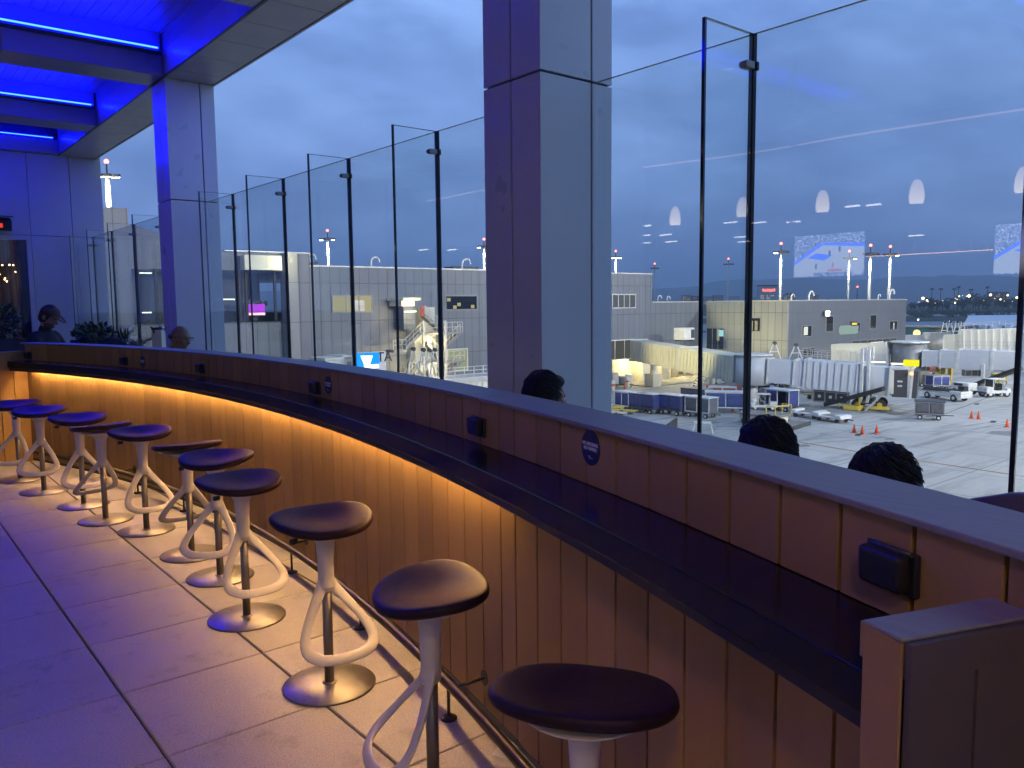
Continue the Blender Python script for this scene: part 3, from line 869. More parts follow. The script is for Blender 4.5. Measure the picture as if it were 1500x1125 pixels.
    if hair == 'full' or hair == 'short':
        k = 1.08
        hr = MB()
        def hf(p):
            return 1+.035*noise.noise(p*4)+.022*noise.noise(p*11)
        hr.ball((0, -.016, .022), (.079*k, .094*k, .110*k), 36, 26, hf)
        hr.ball((0, -.045, -.02), (.074*k, .062*k, .075*k), 24, 16, hf)
        if hair == 'full':
            hr.ball((.0, .050, .082), (.066, .048, .036), 20, 12, hf)
        for v in range(len(hr.v)):
            p = hr.v[v]
            if p[1] > .045 and p[2] < .055: hr.v[v] = (p[0], .045+(p[1]-.045)*.15, max(p[2], .03))
        headpart(hr, 'hair', M['hair'], .0055, 5)
        if hair == 'full':
            rr = random.Random(int(abs(loc[1])*100)); sd = MB()
            for i in range(900):
                a, e = rr.uniform(0, 2*math.pi), math.asin(rr.uniform(-.15, .999))
                d = Vector((math.cos(a)*math.cos(e), math.sin(a)*math.cos(e), math.sin(e)))
                if d.y > .62 and d.z < .45: continue
                kk = k*(1+.035*noise.noise(d*4)+.022*noise.noise(d*11))
                q = Vector((0, -.016, .022))+Vector((d.x*.079*kk, d.y*.094*kk, d.z*.110*kk))
                tg = Vector((-d.y*.8+d.x*.5, d.x*.8+d.y*.5, -.55)); tg = (tg-d*tg.dot(d)).normalized()
                L = rr.uniform(.020, .045); lift = rr.uniform(.001, .006)
                sd.tube([q-tg*L*.5-d*.004, q+d*lift*.6, q+tg*L*.5+d*lift, q+tg*L*.8+d*lift*.3], [.0016, .0024, .0018, .0005], 4)
            o = sd.build('hair_locks', M['hair'], t); o.matrix_local = hm
    if beard:
        bd = MB(); bd.ball((0, .030, -.078), (.062, .066, .044), 20, 12); headpart(bd, 'beard', M['brown_cap'], .006)
    if cap:
        cp = MB()
        cp.ball((0, -.006, .045), (.088, .108, .088), 28, 18, lambda p: 1 if p.z > -.15 else .86)
        cp.tube([(-.072, .060, .050), (0, .098, .058), (.072, .060, .050)], [.01, .012, .01], 8)
        br = [( .070*math.cos(a), .085+.105*math.sin(a), .050-.030*math.sin(a)) for a in [math.pi*i/12 for i in range(13)]]
        for i in range(8):
            f_ = i/7; cp.tube([((p[0])*(.98 if i else 1), .07+(p[1]-.07)*f_, .052+(p[2]-.052)*f_) for p in br], .0052, 6)
        headpart(cp, 'cap', M['brown_cap'], .0052, 2)
    if glasses:
        g = MB()
        for s in (-1, 1):
            cir = [(.034*s+.024*math.cos(a), .112, .012+.019*math.sin(a)) for a in [2*math.pi*i/20 for i in range(20)]]
            g.tube(cir, .0026, 6, True); g.tube([(.058*s, .110, .016), (.082*s, .06, .018), (.084*s, -.02, .010)], .0026, 6)
        g.tube([(-.011, .114, .016), (0, .117, .019), (.011, .114, .016)], .0024, 6)
        o = g.build('glasses', M['black'], t); o.matrix_local = hm
    if bald:
        hr = MB(); hr.tube([(-.075, .01, .0), (-.070, -.06, -.005), (0, -.098, -.01), (.070, -.06, -.005), (.075, .01, .0)], [.012, .022, .026, .022, .012], 10)
        headpart(hr, 'hair', M['grey_cloth'], .006)
    return t
M['eye'] = mat('eye', (.10, .08, .07), .15, var=.2)
def face_to(dx, dy):
    v = RGT*dx - FWD*dy; return math.atan2(-v.x, v.y)
def under(p, z=0): return Vector((p.x, p.y, z))
CH = []
p = at_d(1128, 640, 2.55); person('person seen from behind with full round black hair, at the pane right of the fin', under(p), face_to(-.1, -1), z_over(p, 1128, 613)-.022, hair='full', top=M['dark_cloth']); CH.append((p, face_to(-.1, -1)))
p = at_d(1299, 690, 2.1); person('person with short tousled black hair, nearest head behind the rail', under(p), face_to(.15, -1), z_over(p, 1299, 654)-.022, hair='full', top=M['grey_cloth']); CH.append((p, face_to(.15, -1)))
p = at_d(790, 575, 3.95); person('dark haired person looking right in front of the big middle pillar', under(p), face_to(.85, -.45), z_over(p, 790, 545)-.018, hair='full', top=M['dark_cloth']); CH.append((p, face_to(.85, -.45)))
p = at_d(257, 500, 8.0); person('bald man with glasses and dark jacket beside the blue lit pillar', under(p), face_to(1, .12), z_over(p, 257, 487)+.065, bald=True, glasses=True, beard=False, top=M['dark_cloth'], pitch=.25); CH.append((p, face_to(1, .12)))
# man in cap at a high table
p = at_d(66, 480, 9.0); crown = z_over(p, 74, 449)
py = face_to(1, .05)
person('man in a brown cap and dark jacket leaning over a high table', under(p), py, crown, hair='short', cap=True, beard=True, arms='table', stool_h=.37, top=M['dark_cloth'], pitch=.5)
hs = thing('high_stool', 'pale high stool under the man in the brown cap', 'stool', under(p), py)
MB().lathe([(0, .80), (.17, .80), (.18, .815), (.175, .835), (0, .845)], 28).build('seat', M['white'], hs)
MB().cyl((0, 0, .02), (0, 0, .80), .03, n=14).lathe([(.2, 0), (.2, .012), (.03, .03)], 28).build('pedestal', M['steel'], hs)
v = Vector((-math.sin(py), math.cos(py), 0)); tp = under(p)+v*.62
tz = crown-.245-.075-.215
tb_ = thing('high_table', 'pale high table top in front of the man in the brown cap', 'table', tp, py)
MB().box((0, 0, tz-.012), (.75, .70, .03)).build('table_top', M['white'], tb_, bevel=.006)
MB().cyl((0, 0, .02), (0, 0, tz-.02), .035, n=16).lathe([(.26, 0), (.26, .012), (.04, .03)], 28).build('pedestal', M['black'], tb_)
q = tp - v*.02
ppr = MB().box((0, 0, .006), (.30, .22, .012)); o = ppr.build('paper_stack', M['white'], None, bevel=.001); o.location = (q.x, q.y, tz+.0035); o.rotation_euler = (0, 0, py+.2)
tag(o, 'thin stack of white paper under the hands of the man in the cap', 'papers')
q = tp + v*.28
cu_ = thing('paper_cup', 'white paper cup on the high table right of the man in the cap', 'cup', (q.x, q.y, tz+.003), 0)
MB().lathe([(.028, 0), (.040, .11), (.0405, .112), (.037, .112), (.026, .004)], 24).build('cup', M['white'], cu_)
MB().lathe([(.042, .110), (.042, .118), (.034, .122), (0, .122)], 24).build('lid', M['white'], cu_)

# lounge chairs under the other people, plus the empty one at the right edge
def lounge(label, loc, rz, top=.86):
    t = thing('lounge_chair', label, 'chair', loc, rz, 'lounge chairs behind the rail')
    s = MB(); n = 14
    for i in range(n+1):
        a = math.pi*(-.12+1.24*i/n); w = .285
        for z, k in ((.40, .93), (.55, 1.0), (.70, 1.03), (1, 1.05)):
            zz = z if z < 1 else .66+(top-.66)*max(.1, math.sin(a*.88+.18))**.6
            s.v.append((w*k*math.cos(a), -w*k*math.sin(a)*1.0, zz))
    for i in range(n):
        for k in range(3):
            a = i*4+k; s.f.append([a, a+1, a+5, a+4]); s.sm.append(True)
    o = s.build('back', M['chair'], t); so = o.modifiers.new('t', 'SOLIDIFY'); so.thickness = .035; so.offset = 0
    bv = o.modifiers.new('b', 'BEVEL'); bv.width = .012; bv.segments = 3; bv.angle_limit = R_(50); bv.limit_method = 'ANGLE'
    MB().box((0, 0, .405), (.52, .50, .085)).build('seat', M['chair'], t, bevel=.03, seg=4)
    for sx in (-1, 1):
        for sy in (-1, 1): MB().cyl((.20*sx, .19*sy, .37), (.24*sx, .23*sy, 0), .016, .011, n=10).build('leg', M['black'], t)
    return t
names = ['lounge chair under the person with full round black hair', 'lounge chair under the person with tousled hair, nearest head',
         'lounge chair under the person in front of the middle pillar', 'lounge chair under the bald man with glasses']
for (p, yw), lab in zip(CH, names): lounge(lab, under(p), yw, .82)
p = at_d(1518, 735, 2.05); lounge('empty mauve lounge chair, rounded back showing at the right edge', under(p), face_to(.5, -1), z_over(p, 1500, 712)+.05)

# backpack on the high table's neighbour, planters and plants by the glass
def foliage(mb, c, r, n, size, rnd, droop=.3, blade=False):
    for _ in range(n):
        while True:
            d = Vector((rnd.uniform(-1, 1), rnd.uniform(-1, 1), rnd.uniform(-1, 1)))
            if .1 < d.length < 1: break
        p = Vector(c)+Vector((d.x*r[0], d.y*r[1], d.z*r[2]))
        o = (d.normalized()+Vector((rnd.uniform(-.6, .6), rnd.uniform(-.6, .6), rnd.uniform(-.3, .8)))).normalized()
        s = o.cross(Vector((rnd.uniform(-1, 1), rnd.uniform(-1, 1), rnd.uniform(-1, 1)))).normalized()
        L = size*rnd.uniform(.6, 1.3); w = L*(.12 if blade else .34)
        up = o.cross(s)*(L*.12)
        mb.add([p, p+o*L*.5+s*w-up*.2, p+o*L-up*droop*2, p+o*L*.5-s*w-up*.2, p+o*L*.5+up], [(0, 1, 4), (1, 2, 4), (2, 3, 4), (3, 0, 4)])
def planter(label, c, d, kind, rnd_seed, leafh, material=None, rz=0):
    rnd = random.Random(rnd_seed)
    t = thing('planter', label, 'planter', (c[0], c[1], 0), rz, 'planters along the glass')
    b = MB(); w = .03
    b.bx(-d[0]/2, d[0]/2, -d[1]/2, -d[1]/2+w, 0, d[2]).bx(-d[0]/2, d[0]/2, d[1]/2-w, d[1]/2, 0, d[2])
    b.bx(-d[0]/2, -d[0]/2+w, -d[1]/2+w, d[1]/2-w, 0, d[2]).bx(d[0]/2-w, d[0]/2, -d[1]/2+w, d[1]/2-w, 0, d[2]).bx(-d[0]/2+w, d[0]/2-w, -d[1]/2+w, d[1]/2-w, 0, .05)
    b.build('box', material or M['planter'], t, bevel=.004)
    MB().bx(-d[0]/2+w+.001, d[0]/2-w-.001, -d[1]/2+w+.001, d[1]/2-w-.001, .06, d[2]-.05).build('soil', M['soil'], t)
    f = MB(); st = MB()
    if kind == 'shrub':
        k = max(2, int(d[1]/.35))
        for i in range(k):
            y = -d[1]/2+d[1]*(i+.5)/k; x = rnd.uniform(-.05, .05); h = leafh*rnd.uniform(.7, 1.1)
            foliage(f, (x, y, d[2]+h*.5), (d[0]*.5, d[1]/k*.62, h*.52), 170, .10, rnd)
            for j in range(4): st.cyl((x, y, d[2]-.06), (x+rnd.uniform(-.1, .1), y+rnd.uniform(-.12, .12), d[2]+h*.7), .008, .004, n=6)
    elif kind == 'palm':
        for i in range(15):
            a = rnd.uniform(0, 6.28); L = leafh*rnd.uniform(.8, 1.2); pr_ = None
            for k in range(9):
                s = k/8; q = Vector((math.cos(a)*L*s*.8, math.sin(a)*L*s*.8, d[2]+L*(1.05*s-.85*s*s)))
                if pr_ is not None:
                    st.cyl(pr_, q, .004, .003, n=5)
                    side = Vector((-math.sin(a), math.cos(a), 0))
                    for sg in (-1, 1):
                        e = q+side*sg*.10*(1-.5*s)+Vector((math.cos(a)*.05, math.sin(a)*.05, -.03)); dlt = (e-q).cross(Vector((0, 0, 1))).normalized()*.009
                        f.add([q-dlt, q+dlt, e], [(0, 1, 2)])
                pr_ = q
    else:
        for i in range(46):
            a = rnd.uniform(0, 6.28); L = leafh*rnd.uniform(.7, 1.2); q0 = Vector((rnd.uniform(-.05, .05), rnd.uniform(-.05, .05), d[2]-.05))
            q1 = q0+Vector((math.cos(a)*L*.25, math.sin(a)*L*.25, L*.6)); q2 = q1+Vector((math.cos(a)*L*.3, math.sin(a)*L*.3, L*.22)); s = Vector((-math.sin(a), math.cos(a), 0))*.009
            f.add([q0-s, q0+s, q1+s, q1-s, q2], [(0, 1, 2, 3), (3, 2, 4)])
    f.build('foliage', M['leaf'], t); 
    if st.v: st.build('stems', M['trunk'], t)
    return t
def gl(px, py, x): return at_x(px, py, x)
p = at_y(18, 500, 14.6); planter('dark planter with shrub in front of the glazed door', (p.x-.2, 14.6), (.55, 1.3, z_over(Vector((p.x, 14.6, 0)), 18, 494)), 'shrub', 5, .50)
p = at_x(136, 500, 3.3); planter('dark planter with bushy shrub behind the high table', (3.3, p.y), (.40, 1.7, 1.06), 'shrub', 8, .27)
p = at_x(181, 505, 3.3); planter('small dark planter with spiky grass between the shrub and the palm', (3.3, p.y), (.36, .42, 1.10), 'grass', 9, .34)
p = at_x(214, 505, 3.3); planter('long dark planter with a small palm left of the blue lit pillar', (3.25, p.y+.25), (.40, 1.0, 1.02), 'palm', 11, .48)
p = at_d(233, 500, 8.9); planter('white planter box beside the blue lit pillar', (p.x, p.y), (.11, .11, z_over(p, 233, 483)), 'grass', 12, .10, M['cream'], -YAW)
# backpack slumped on the rail side of the table
p = at_d(165, 500, 8.7)
bp = thing('backpack', 'dark slumped backpack on a seat right of the high table', 'backpack', (p.x, p.y, .86), face_to(0, 1))
bb = MB()
def bf(q): return 1+.10*noise.noise(q*2.2+Vector((3, 0, 0)))
bb.ball((0, 0, .19), (.23, .13, .26), 28, 20, bf); bb.ball((.11, .02, .10), (.16, .12, .17), 20, 14, bf); bb.ball((-.09, .09, .14), (.12, .07, .14), 20, 14, bf)
remeshed(bb, 'bag', M['dark_cloth'], bp, .012, 3)
MB().tube(smoothpath([(-.05, -.1, .42), (-.02, -.1, .50), (.04, -.1, .50), (.06, -.1, .42)], 5), .012, 8).build('handle', M['black'], bp)
for s in (-1, 1): MB().tube(smoothpath([(.08*s, -.10, .40), (.11*s, -.17, .28), (.10*s, -.15, .10), (.12*s, -.08, .02)], 5), .014, 8).build('strap', M['grey_cloth'], bp)
bs = thing('bench', 'dark high bench holding the slumped backpack', 'bench', (p.x, p.y, 0), face_to(0, 1))
MB().bx(-.45, .45, -.22, .22, .80, .862).build('seat', M['black'], bs, bevel=.008)
for sx in (-1, 1):
    MB().bx(.40*sx-.02, .40*sx+.02, -.2, .2, 0, .799).build('leg', M['black'], bs, bevel=.004)

# ------------------------------------------------------------------ lounge bar behind the camera (seen mirrored in the glass)
def mir(px, py, xr):
    d = ray(px, py); xv = 2*GX-xr; q = ORG+d*(xv/d.x); return Vector((xr, q.y, q.z))
def pend():
    t = NT('pendant_glow'); tc = t.n('TexCoord'); sp = t.n('SeparateXYZ'); t.l(tc.outputs['Object'], sp.inputs[0])
    f = t.math('ADD', t.math('MULTIPLY', sp.outputs[2], 2.6), .45, True)
    c = t.ramp(f, [(0, (1.0, .80, .55)), (1, (.42, .29, .19))]); e = t.n('Emission'); t.l(c, e.inputs[0]); e.inputs[1].default_value = 5.5
    t.l(e.outputs[0], t.out.inputs[0]); return t.m
M['lamp_glow'] = pend()
pen0 = None
XP = -4.5
for (px, py, lab) in ((1343, 283, 'pendant lamp mirrored largest in the right-hand glass'), (1205, 297, 'pendant lamp mirrored above the screen in the right-hand glass'),
                      (1088, 305, 'pendant lamp mirrored against the edge of the tall fin'), (989, 318, 'pendant lamp mirrored farthest left, beside the middle pillar'),
                      (1499, 266, 'pendant lamp mirrored at the right edge of the photo')):
    q = mir(px, py, XP)
    if pen0 is None:
        pen0 = thing('pendant_lamp', lab, 'pendant lamp', q, 0, 'pendant lamps of the indoor bar')
        MB().lathe([(.02, .195), (.045, .182), (.070, .14), (.090, .07), (.103, -.02), (.102, -.09), (.090, -.145), (.0, -.155)], 36).build('shade', M['lamp_glow'], pen0)
        MB().cyl((0, 0, .17), (0, 0, 1.62), .006, n=8).lathe([(.012, .196), (.035, .196), (.030, .22), (.008, .24)], 20).build('cord', M['black'], pen0)
        MB().lathe([(.088, -.157), (.106, -.17), (.088, -.185)], 36).build('rim', M['dgrey'], pen0)
    else: dup(pen0, q, 0, lab)
# two television screens showing a court game (generic)
M['scr_crowd'] = None
def crowd():
    t = NT('screen_crowd'); v = t.coords((1, 1, 1)); n = t.noise(v, 26, 3, .8)
    c = t.ramp(n, [(.42, (.0, .01, .05)), (.5, (.08, .15, .45)), (.60, (.9, .92, 1.0))])
    e = t.n('Emission'); t.l(c, e.inputs[0]); e.inputs[1].default_value = 4.2; t.l(e.outputs[0], t.out.inputs[0]); return t.m
M['scr_crowd'] = crowd()
M['scr_floor'] = emit('screen_court', (.62, .66, .74), 4.2); M['scr_blue'] = emit('screen_blue', (.02, .10, 1.0), 8); M['scr_red'] = emit('screen_red', (.75, .12, .10), 4); M['scr_dark'] = emit('screen_dark', (.03, .03, .06), 1)
XT = -7.55
def tv(px, py, lab):
    q = mir(px, py, XT)
    t = thing('television', lab, 'television', q, 0, 'televisions over the indoor bar')
    W, Hh = 1.50, .84
    MB().bx(-.05, -.004, -W/2-.02, W/2+.02, -Hh/2-.02, Hh/2+.02).build('casing', M['black'], t, bevel=.004)
    # in the mirror image the viewer's left is +Y
    P = lambda u, v, k: (-.003+.001*k, W/2-u*W, -Hh/2+v*Hh)
    pic = lambda pts, k, nm, mt_: MB().add([P(u, v, k) for u, v in pts], [tuple(range(len(pts)))]).build(nm, mt_, t)
    pic([(0, 0), (1, 0), (1, 1), (0, 1)], 0, 'screen', M['scr_crowd'])
    pic([(0, .10), (0, .30), (.40, .75), (1, .66), (1, .10)], 1, 'court', M['scr_floor'])
    pic([(0, .30), (0, .37), (.38, .80), (.42, .75)], 2, 'court_edge', M['scr_blue']); pic([(.40, .75), (.42, .80), (1, .74), (1, .66)], 2, 'court_edge', M['scr_blue'])
    pic([(.20, .46), (.33, .56), (.56, .50), (.44, .38)], 2, 'court_key', M['scr_blue'])
    pic([(.0, .02), (.30, .02), (.30, .10), (0, .10)], 2, 'caption_bar', M['scr_floor']); pic([(.50, .12), (.70, .12), (.70, .17), (.50, .17)], 2, 'caption_bar', M['scr_red']); pic([(.86, .03), (.97, .03), (.97, .10), (.86, .10)], 2, 'caption_bar', M['scr_floor'])
    for (u, v) in ((.33, .26), (.57, .27), (.52, .56), (.66, .64)):
        pic([(u-.012, v-.07), (u+.012, v-.07), (u+.016, v+.02), (u, v+.07), (u-.016, v+.02)], 3, 'player', M['scr_red'] if u == .57 else M['scr_dark'])
    return t
tv(1213, 374, 'television mirrored in the right-hand glass, showing a court game')
tv(1530, 362, 'television mirrored at the right edge, cut by the thick fin')
# long curved ceiling light and short strip lights of the indoor bar
M['lin_warm'] = emit('warm_line_light', (1.0, .62, .45), 1.5); M['lin_white'] = emit('white_strip_light', (1.0, .92, .82), 7)
pts = []
for px, py in ((425, 322), (500, 312), (560, 305), (640, 292), (705, 279), (820, 262), (935, 246), (1100, 224), (1250, 198), (1500, 160)):
    d = ray(px, py); z = 4.35; k = (z-EYE)/d.z; q = ORG+d*k; pts.append((2*GX-q.x, q.y, z))
t = thing('line_light', 'long thin warm line light mirrored across the glass', 'line light', (0, 0, 0))
MB().tube(smoothpath(pts, 4), .016, 8).build('tube', M['lin_warm'], t)
for i in range(0, len(pts), 3): MB().cyl(pts[i], (pts[i][0], pts[i][1], 5.14), .006, n=6).build('hanger', M['black'], t)
STR = [(717, 331, 20), (735, 339, 20)]
strips = [(945, 331), (944, 345), (944, 356), (983, 354), (975, 344), (1085, 347), (1090, 354), (1112, 326), (1162, 325), (1249, 302), (1342, 345), (1280, 300), (620, 366), (622, 374), (662, 366), (520, 371), (525, 381), (1070, 326)]
s0 = None
words = ['lowest left', 'upper left', 'lower left']
for i, (px, py) in enumerate(strips):
    d = ray(px, py); z = 2.75+.0*i; 
    z = 3.0
    k = (z-EYE)/max(.02, d.z); k = min(k, 14.5/d.x); q = ORG+d*k
    loc = (2*GX-q.x, q.y, q.z)
    lab = 'short white strip light mirrored in the glass'
    if s0 is None:
        s0 = thing('strip_light', lab, 'strip light', loc, 0, 'short strip lights of the indoor bar'); sc0 = (k*17/F_PX)/.75*1.25; s0.scale = (1, sc0, 1)
        MB().box((0, 0, 0), (.04, .75, .020)).build('diffuser', M['lin_white'], s0)
        MB().box((0, 0, .03), (.07, .80, .03)).cyl((0, 0, .04), (0, 0, .5), .006, n=6).build('housing', M['black'], s0)
    else: dup(s0, loc, 0, lab, None, (1, (k*17/F_PX)/.75*1.25, 1))
# bottle shelf and bar wall
bw = MB().bx(-8.3, -8.2, -7.5, 17.9, 0, 5.14); structure(bw.build('bar_wall', mat('dark_bar_wall', (.07, .055, .05), .6)))
q = mir(1345, 372, -7.7)
sh = thing('bottle_shelf', 'warm lit shelf of the indoor bar, mirrored faintly in the glass', 'shelf', q)
MB().bx(-.35, .1, -1.6, 1.6, -.05, -.01).build('board', M['dgrey'], sh)
MB().bx(.085, .099, -1.58, 1.58, -.009, .003).build('edge_light', emit('shelf_edge_glow', (1, .50, .25), 9), sh)
M['bottle'] = mat('amber_bottle', (.60, .28, .16), .12, var=.3, Transmission_Weight=.2)
for i in range(12):
    o = MB().lathe([(.038, 0), (.042, .02), (.042, .19), (.015, .25), (.014, .31), (.016, .315), (0, .316)], 16).build('bottle', M['bottle'])
    o.location = (q.x+random.uniform(-.08, .0), q.y-1.4+.25*i, q.z-.009); tag(o, 'amber bottle on the mirrored bar shelf', 'bottle', 'bottles on the indoor bar shelf')
# ------------------------------------------------------------------ airfield ground
A = APRON
def ag(px, py): return at_z(px, py, A)
g = MB(); g.add([(-3000, -3000, A-.3), (30000, -3000, A-.3), (30000, 30000, A-.3), (-3000, 30000, A-.3)], [(0, 1, 2, 3)])
M['grassland'] = mat('dry_airfield_ground', (.075, .072, .05), .9, var=.3, scale=.01)
structure(g.build('ground', M['grassland']))
ap = MB().add([(4.2, -260, A), (360, -260, A), (430, 240, A), (4.2, 330, A)], [(0, 1, 2, 3)])
structure(ap.build('apron', M['apron']))
M['asphalt'] = mat('taxiway_asphalt', (.17, .18, .20), .40, var=.2, scale=.02)
M['grass'] = mat('airfield_grass', (.045, .05, .03), .9, var=.3, scale=.03)
# runway and taxiway strips run across the view, square to the camera's heading far out
hd = Vector((FWD.x, FWD.y, 0)).normalized(); lat = Vector((hd.y, -hd.x, 0))
def strip(name, py0, py1, m_, dz, w=2500):
    d0 = ag(1400, py0).dot(hd); d1 = ag(1400, py1).dot(hd)
    q = [hd*d0-lat*w, hd*d0+lat*w, hd*d1+lat*w, hd*d1-lat*w]
    structure(MB().add([(v.x, v.y, A+dz) for v in q], [(0, 1, 2, 3)]).build(name, m_))
strip('runway', 459.4, 463.0, M['asphalt'], .2); strip('taxiway', 471, 481, M['asphalt'], .2); strip('taxiway', 484, 489, M['asphalt'], .2)
strip('verge', 481.2, 483.8, M['grass'], .15); strip('verge', 463.2, 470.8, M['grass'], .15); strip('verge', 450.5, 459, M['grass'], .15)
M['line'] = mat('worn_yellow_line', (.20, .12, .05), .8, var=.25, scale=.4); M['line_w'] = mat('worn_white_line', (.5, .5, .48), .8, var=.25, scale=.4)
M['tar'] = mat('tar_repair', (.10, .10, .095), .8, var=.2, scale=.5)
def ground_line(pts, w, m_, name, dz=.004):
    P = [ag(*p) for p in pts]; b = MB()
    for a, c in zip(P, P[1:]):
        d = (c-a).normalized(); n = Vector((-d.y, d.x, 0))*w/2
        b.add([(a-n)+Vector((0, 0, dz)), (a+n)+Vector((0, 0, dz)), (c+n)+Vector((0, 0, dz)), (c-n)+Vector((0, 0, dz))], [(0, 1, 2, 3)])
    structure(b.build(name, m_))
ground_line([(1100, 636), (1263, 663), (1400, 683), (1560, 707)], .34, M['line'], 'taxi_line', .008)
ground_line([(1165, 622), (1256, 633), (1330, 633), (1420, 632), (1500, 641)], .10, M['tar'], 'ground_joint', .008)
ground_line([(1375, 610), (1440, 585), (1475, 572)], .16, M['tar'], 'ground_joint', .008)
ground_line([(985, 622), (1075, 612), (1105, 606)], .18, M['line'], 'ground_line', .008)

M['tyre'] = mat('tyre_smear', (.20, .195, .185), .75, var=.25, scale=1.5); M['oil'] = mat('oil_stain', (.16, .155, .15), .6, var=.3, scale=1.2)
rt = random.Random(5)
for k in range(16):
    px, py = rt.uniform(960, 1460), rt.uniform(588, 660); dx = rt.uniform(60, 150)*rt.choice((-1, 1)); dy = rt.uniform(-16, 16)
    c0, c1, c2 = ag(px, py), ag(px+dx*.5, py+dy*.2), ag(px+dx, py+dy)
    for off in (-.8, .8):
        pts = [((c0*(1-t)*(1-t)+c1*2*t*(1-t)+c2*t*t)) for t in [i/14 for i in range(15)]]; bq = MB()
        L_, R__ = [], []
        for i, p in enumerate(pts):
            d_ = (pts[min(14, i+1)]-pts[max(0, i-1)]).normalized(); n_ = Vector((-d_.y, d_.x, 0)); q = p+n_*off; w_ = .13*math.sin(math.pi*(i+.5)/15)
            L_.append(q-n_*w_); R__.append(q+n_*w_)
        for i in range(14): bq.add([(v.x, v.y, A+.006+.0003*k) for v in (L_[i], R__[i], R__[i+1], L_[i+1])], [(0, 1, 2, 3)])
        structure(bq.build('tyre_mark', M['tyre']))
for k in range(26):
    p = ag(rt.uniform(950, 1480), rt.uniform(584, 655)); r0 = rt.uniform(.3, 1.3); bq = MB(); n = 22
    bq.v.append((p.x, p.y, A+.012+.0003*k))
    for i in range(n):
        a_ = 2*math.pi*i/n; r_ = r0*(.75+.5*noise.noise((math.cos(a_)*1.4+k, math.sin(a_)*1.4, k*.7))); bq.v.append((p.x+r_*math.cos(a_)*1.5, p.y+r_*math.sin(a_), A+.012+.0003*k))
    for i in range(n): bq.f.append([0, 1+i, 1+(i+1) % n]); bq.sm.append(False)
    structure(bq.build('oil_stain', M['oil']))

# ------------------------------------------------------------------ concourse building
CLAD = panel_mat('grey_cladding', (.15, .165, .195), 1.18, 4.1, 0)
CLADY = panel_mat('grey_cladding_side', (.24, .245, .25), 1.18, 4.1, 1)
Yc = at_z(971, 562, A).y
con = thing('concourse_building', 'long grey metal-clad concourse behind the glass, sloping roof at its left end', 'terminal building', (0, 0, 0))
def wx(px, py): return at_y(px, py, Yc)
# facade outline with the lounge opening left free
def wall_rect(mb, x0, x1, z0, z1, y=None, d=.5):
    y = Yc if y is None else y
    mb.bx(x0, x1, y, y+d, z0, z1)
xa, xb_, xc, xd = wx(150, 400).x, wx(192, 400).x, wx(330, 400).x, wx(454, 400).x
xe, xf = wx(955, 400).x, wx(1028, 443).x
zt_block, zs0, zs1, zt2, zt3, zlow = wx(170, 304).z, wx(194, 328).z, wx(330, 369).z, wx(440, 372).z, 5.85, 1.70
xo0, xo1 = wx(204, 430).x, wx(414, 430).x           # lounge opening
zo0, zo1 = wx(330, 473).z, wx(330, 396).z
bw = MB()
wall_rect(bw, xa-30, xb_, A, zt_block)
# sloping parapet over the lounge
bw.add([(xb_, Yc, zo1), (xc, Yc, zo1), (xc, Yc, zs1), (xb_, Yc, zs0), (xb_, Yc+.5, zo1), (xc, Yc+.5, zo1), (xc, Yc+.5, zs1), (xb_, Yc+.5, zs0)],
       [(0, 1, 2, 3), (7, 6, 5, 4), (0, 4, 5, 1), (1, 5, 6, 2), (2, 6, 7, 3), (3, 7, 4, 0)])
wall_rect(bw, xc+.002, xo1, zo1, zs1)
wall_rect(bw, xb_, xo1, A, zo0)
wall_rect(bw, xo1+.002, xd, A, zt2)
wall_rect(bw, xd+.002, xe, A+4.3, zt3)
wall_rect(bw, xd+.002, wx(897, 500).x, A, A+4.298)
wall_rect(bw, xe+.002, xf, A+4.3, zlow)
bw.build('wall', CLAD, con)
rf = MB(); rf.bx(xd, xe, Yc+.1, Yc+38, zt3-.6, zt3-.1); rf.bx(xa-30, xd, Yc+.6, Yc+38, zs1-1.2, zs1-.8); rf.bx(xe, xf+8, Yc+.55, Yc+38, zlow-.6, zlow-.12)
rf.build('roof', M['mgrey'], con)
cp = MB(); cp.bx(xd, xe+.15, Yc-.12, Yc+.62, zt3, zt3+.16); cp.bx(xe, xf, Yc-.12, Yc+.62, zlow, zlow+.16); cp.bx(xc, xd, Yc-.12, Yc+.62, zt2+.03, zt2+.15)
cp.build('parapet_cap', M['galv'], con)
# rear volume keeps the sky from showing through openings
MB().bx(xa-30, xf+8, Yc+9, Yc+37, A, zlow-.7).build('rear_block', M['mgrey'], con)
# lounge recess: sloped glazing, floor, lit soffit, pier
lo = MB(); lo.bx(xb_, xo1, Yc+6, Yc+6.3, zo0-.5, zo1+2).build('lounge_back_wall', mat('lounge_wall', (.11, .11, .12), .7, var=.2, scale=.3), con)
MB().bx(xb_, xo1, Yc+.5, Yc+6, zo0-.3, zo0-.02).build('lounge_floor', M['mgrey'], con)
MB().bx(xb_, xo1, Yc+.5, Yc+6, zo1+.02, zo1+.3).build('lounge_ceiling', M['mgrey'], con)
MB().bx(xb_, xo1-2.6, Yc+.22, Yc+.3, zo0+.02, zo1-.02).build('lounge_glazing', M['glass'], con)
mu = MB()
for px in (230, 262, 300, 352, 362, 404): mu.bx(wx(px, 430).x-.12, wx(px, 430).x+.12, Yc+.1, Yc+.36, zo0, zo1)
mu.build('mullion', M['seam'], con)
pier = MB().bx(wx(412, 400).x, wx(428, 400).x, Yc-1.3, Yc-.002, zo0-9, zt2+.02)
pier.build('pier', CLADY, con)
MB().bx(wx(352, 393).x, wx(406, 393).x, Yc-1.2, Yc-.003, zo1+.05, zo1+1.5).build('canopy', M['cream'], con)
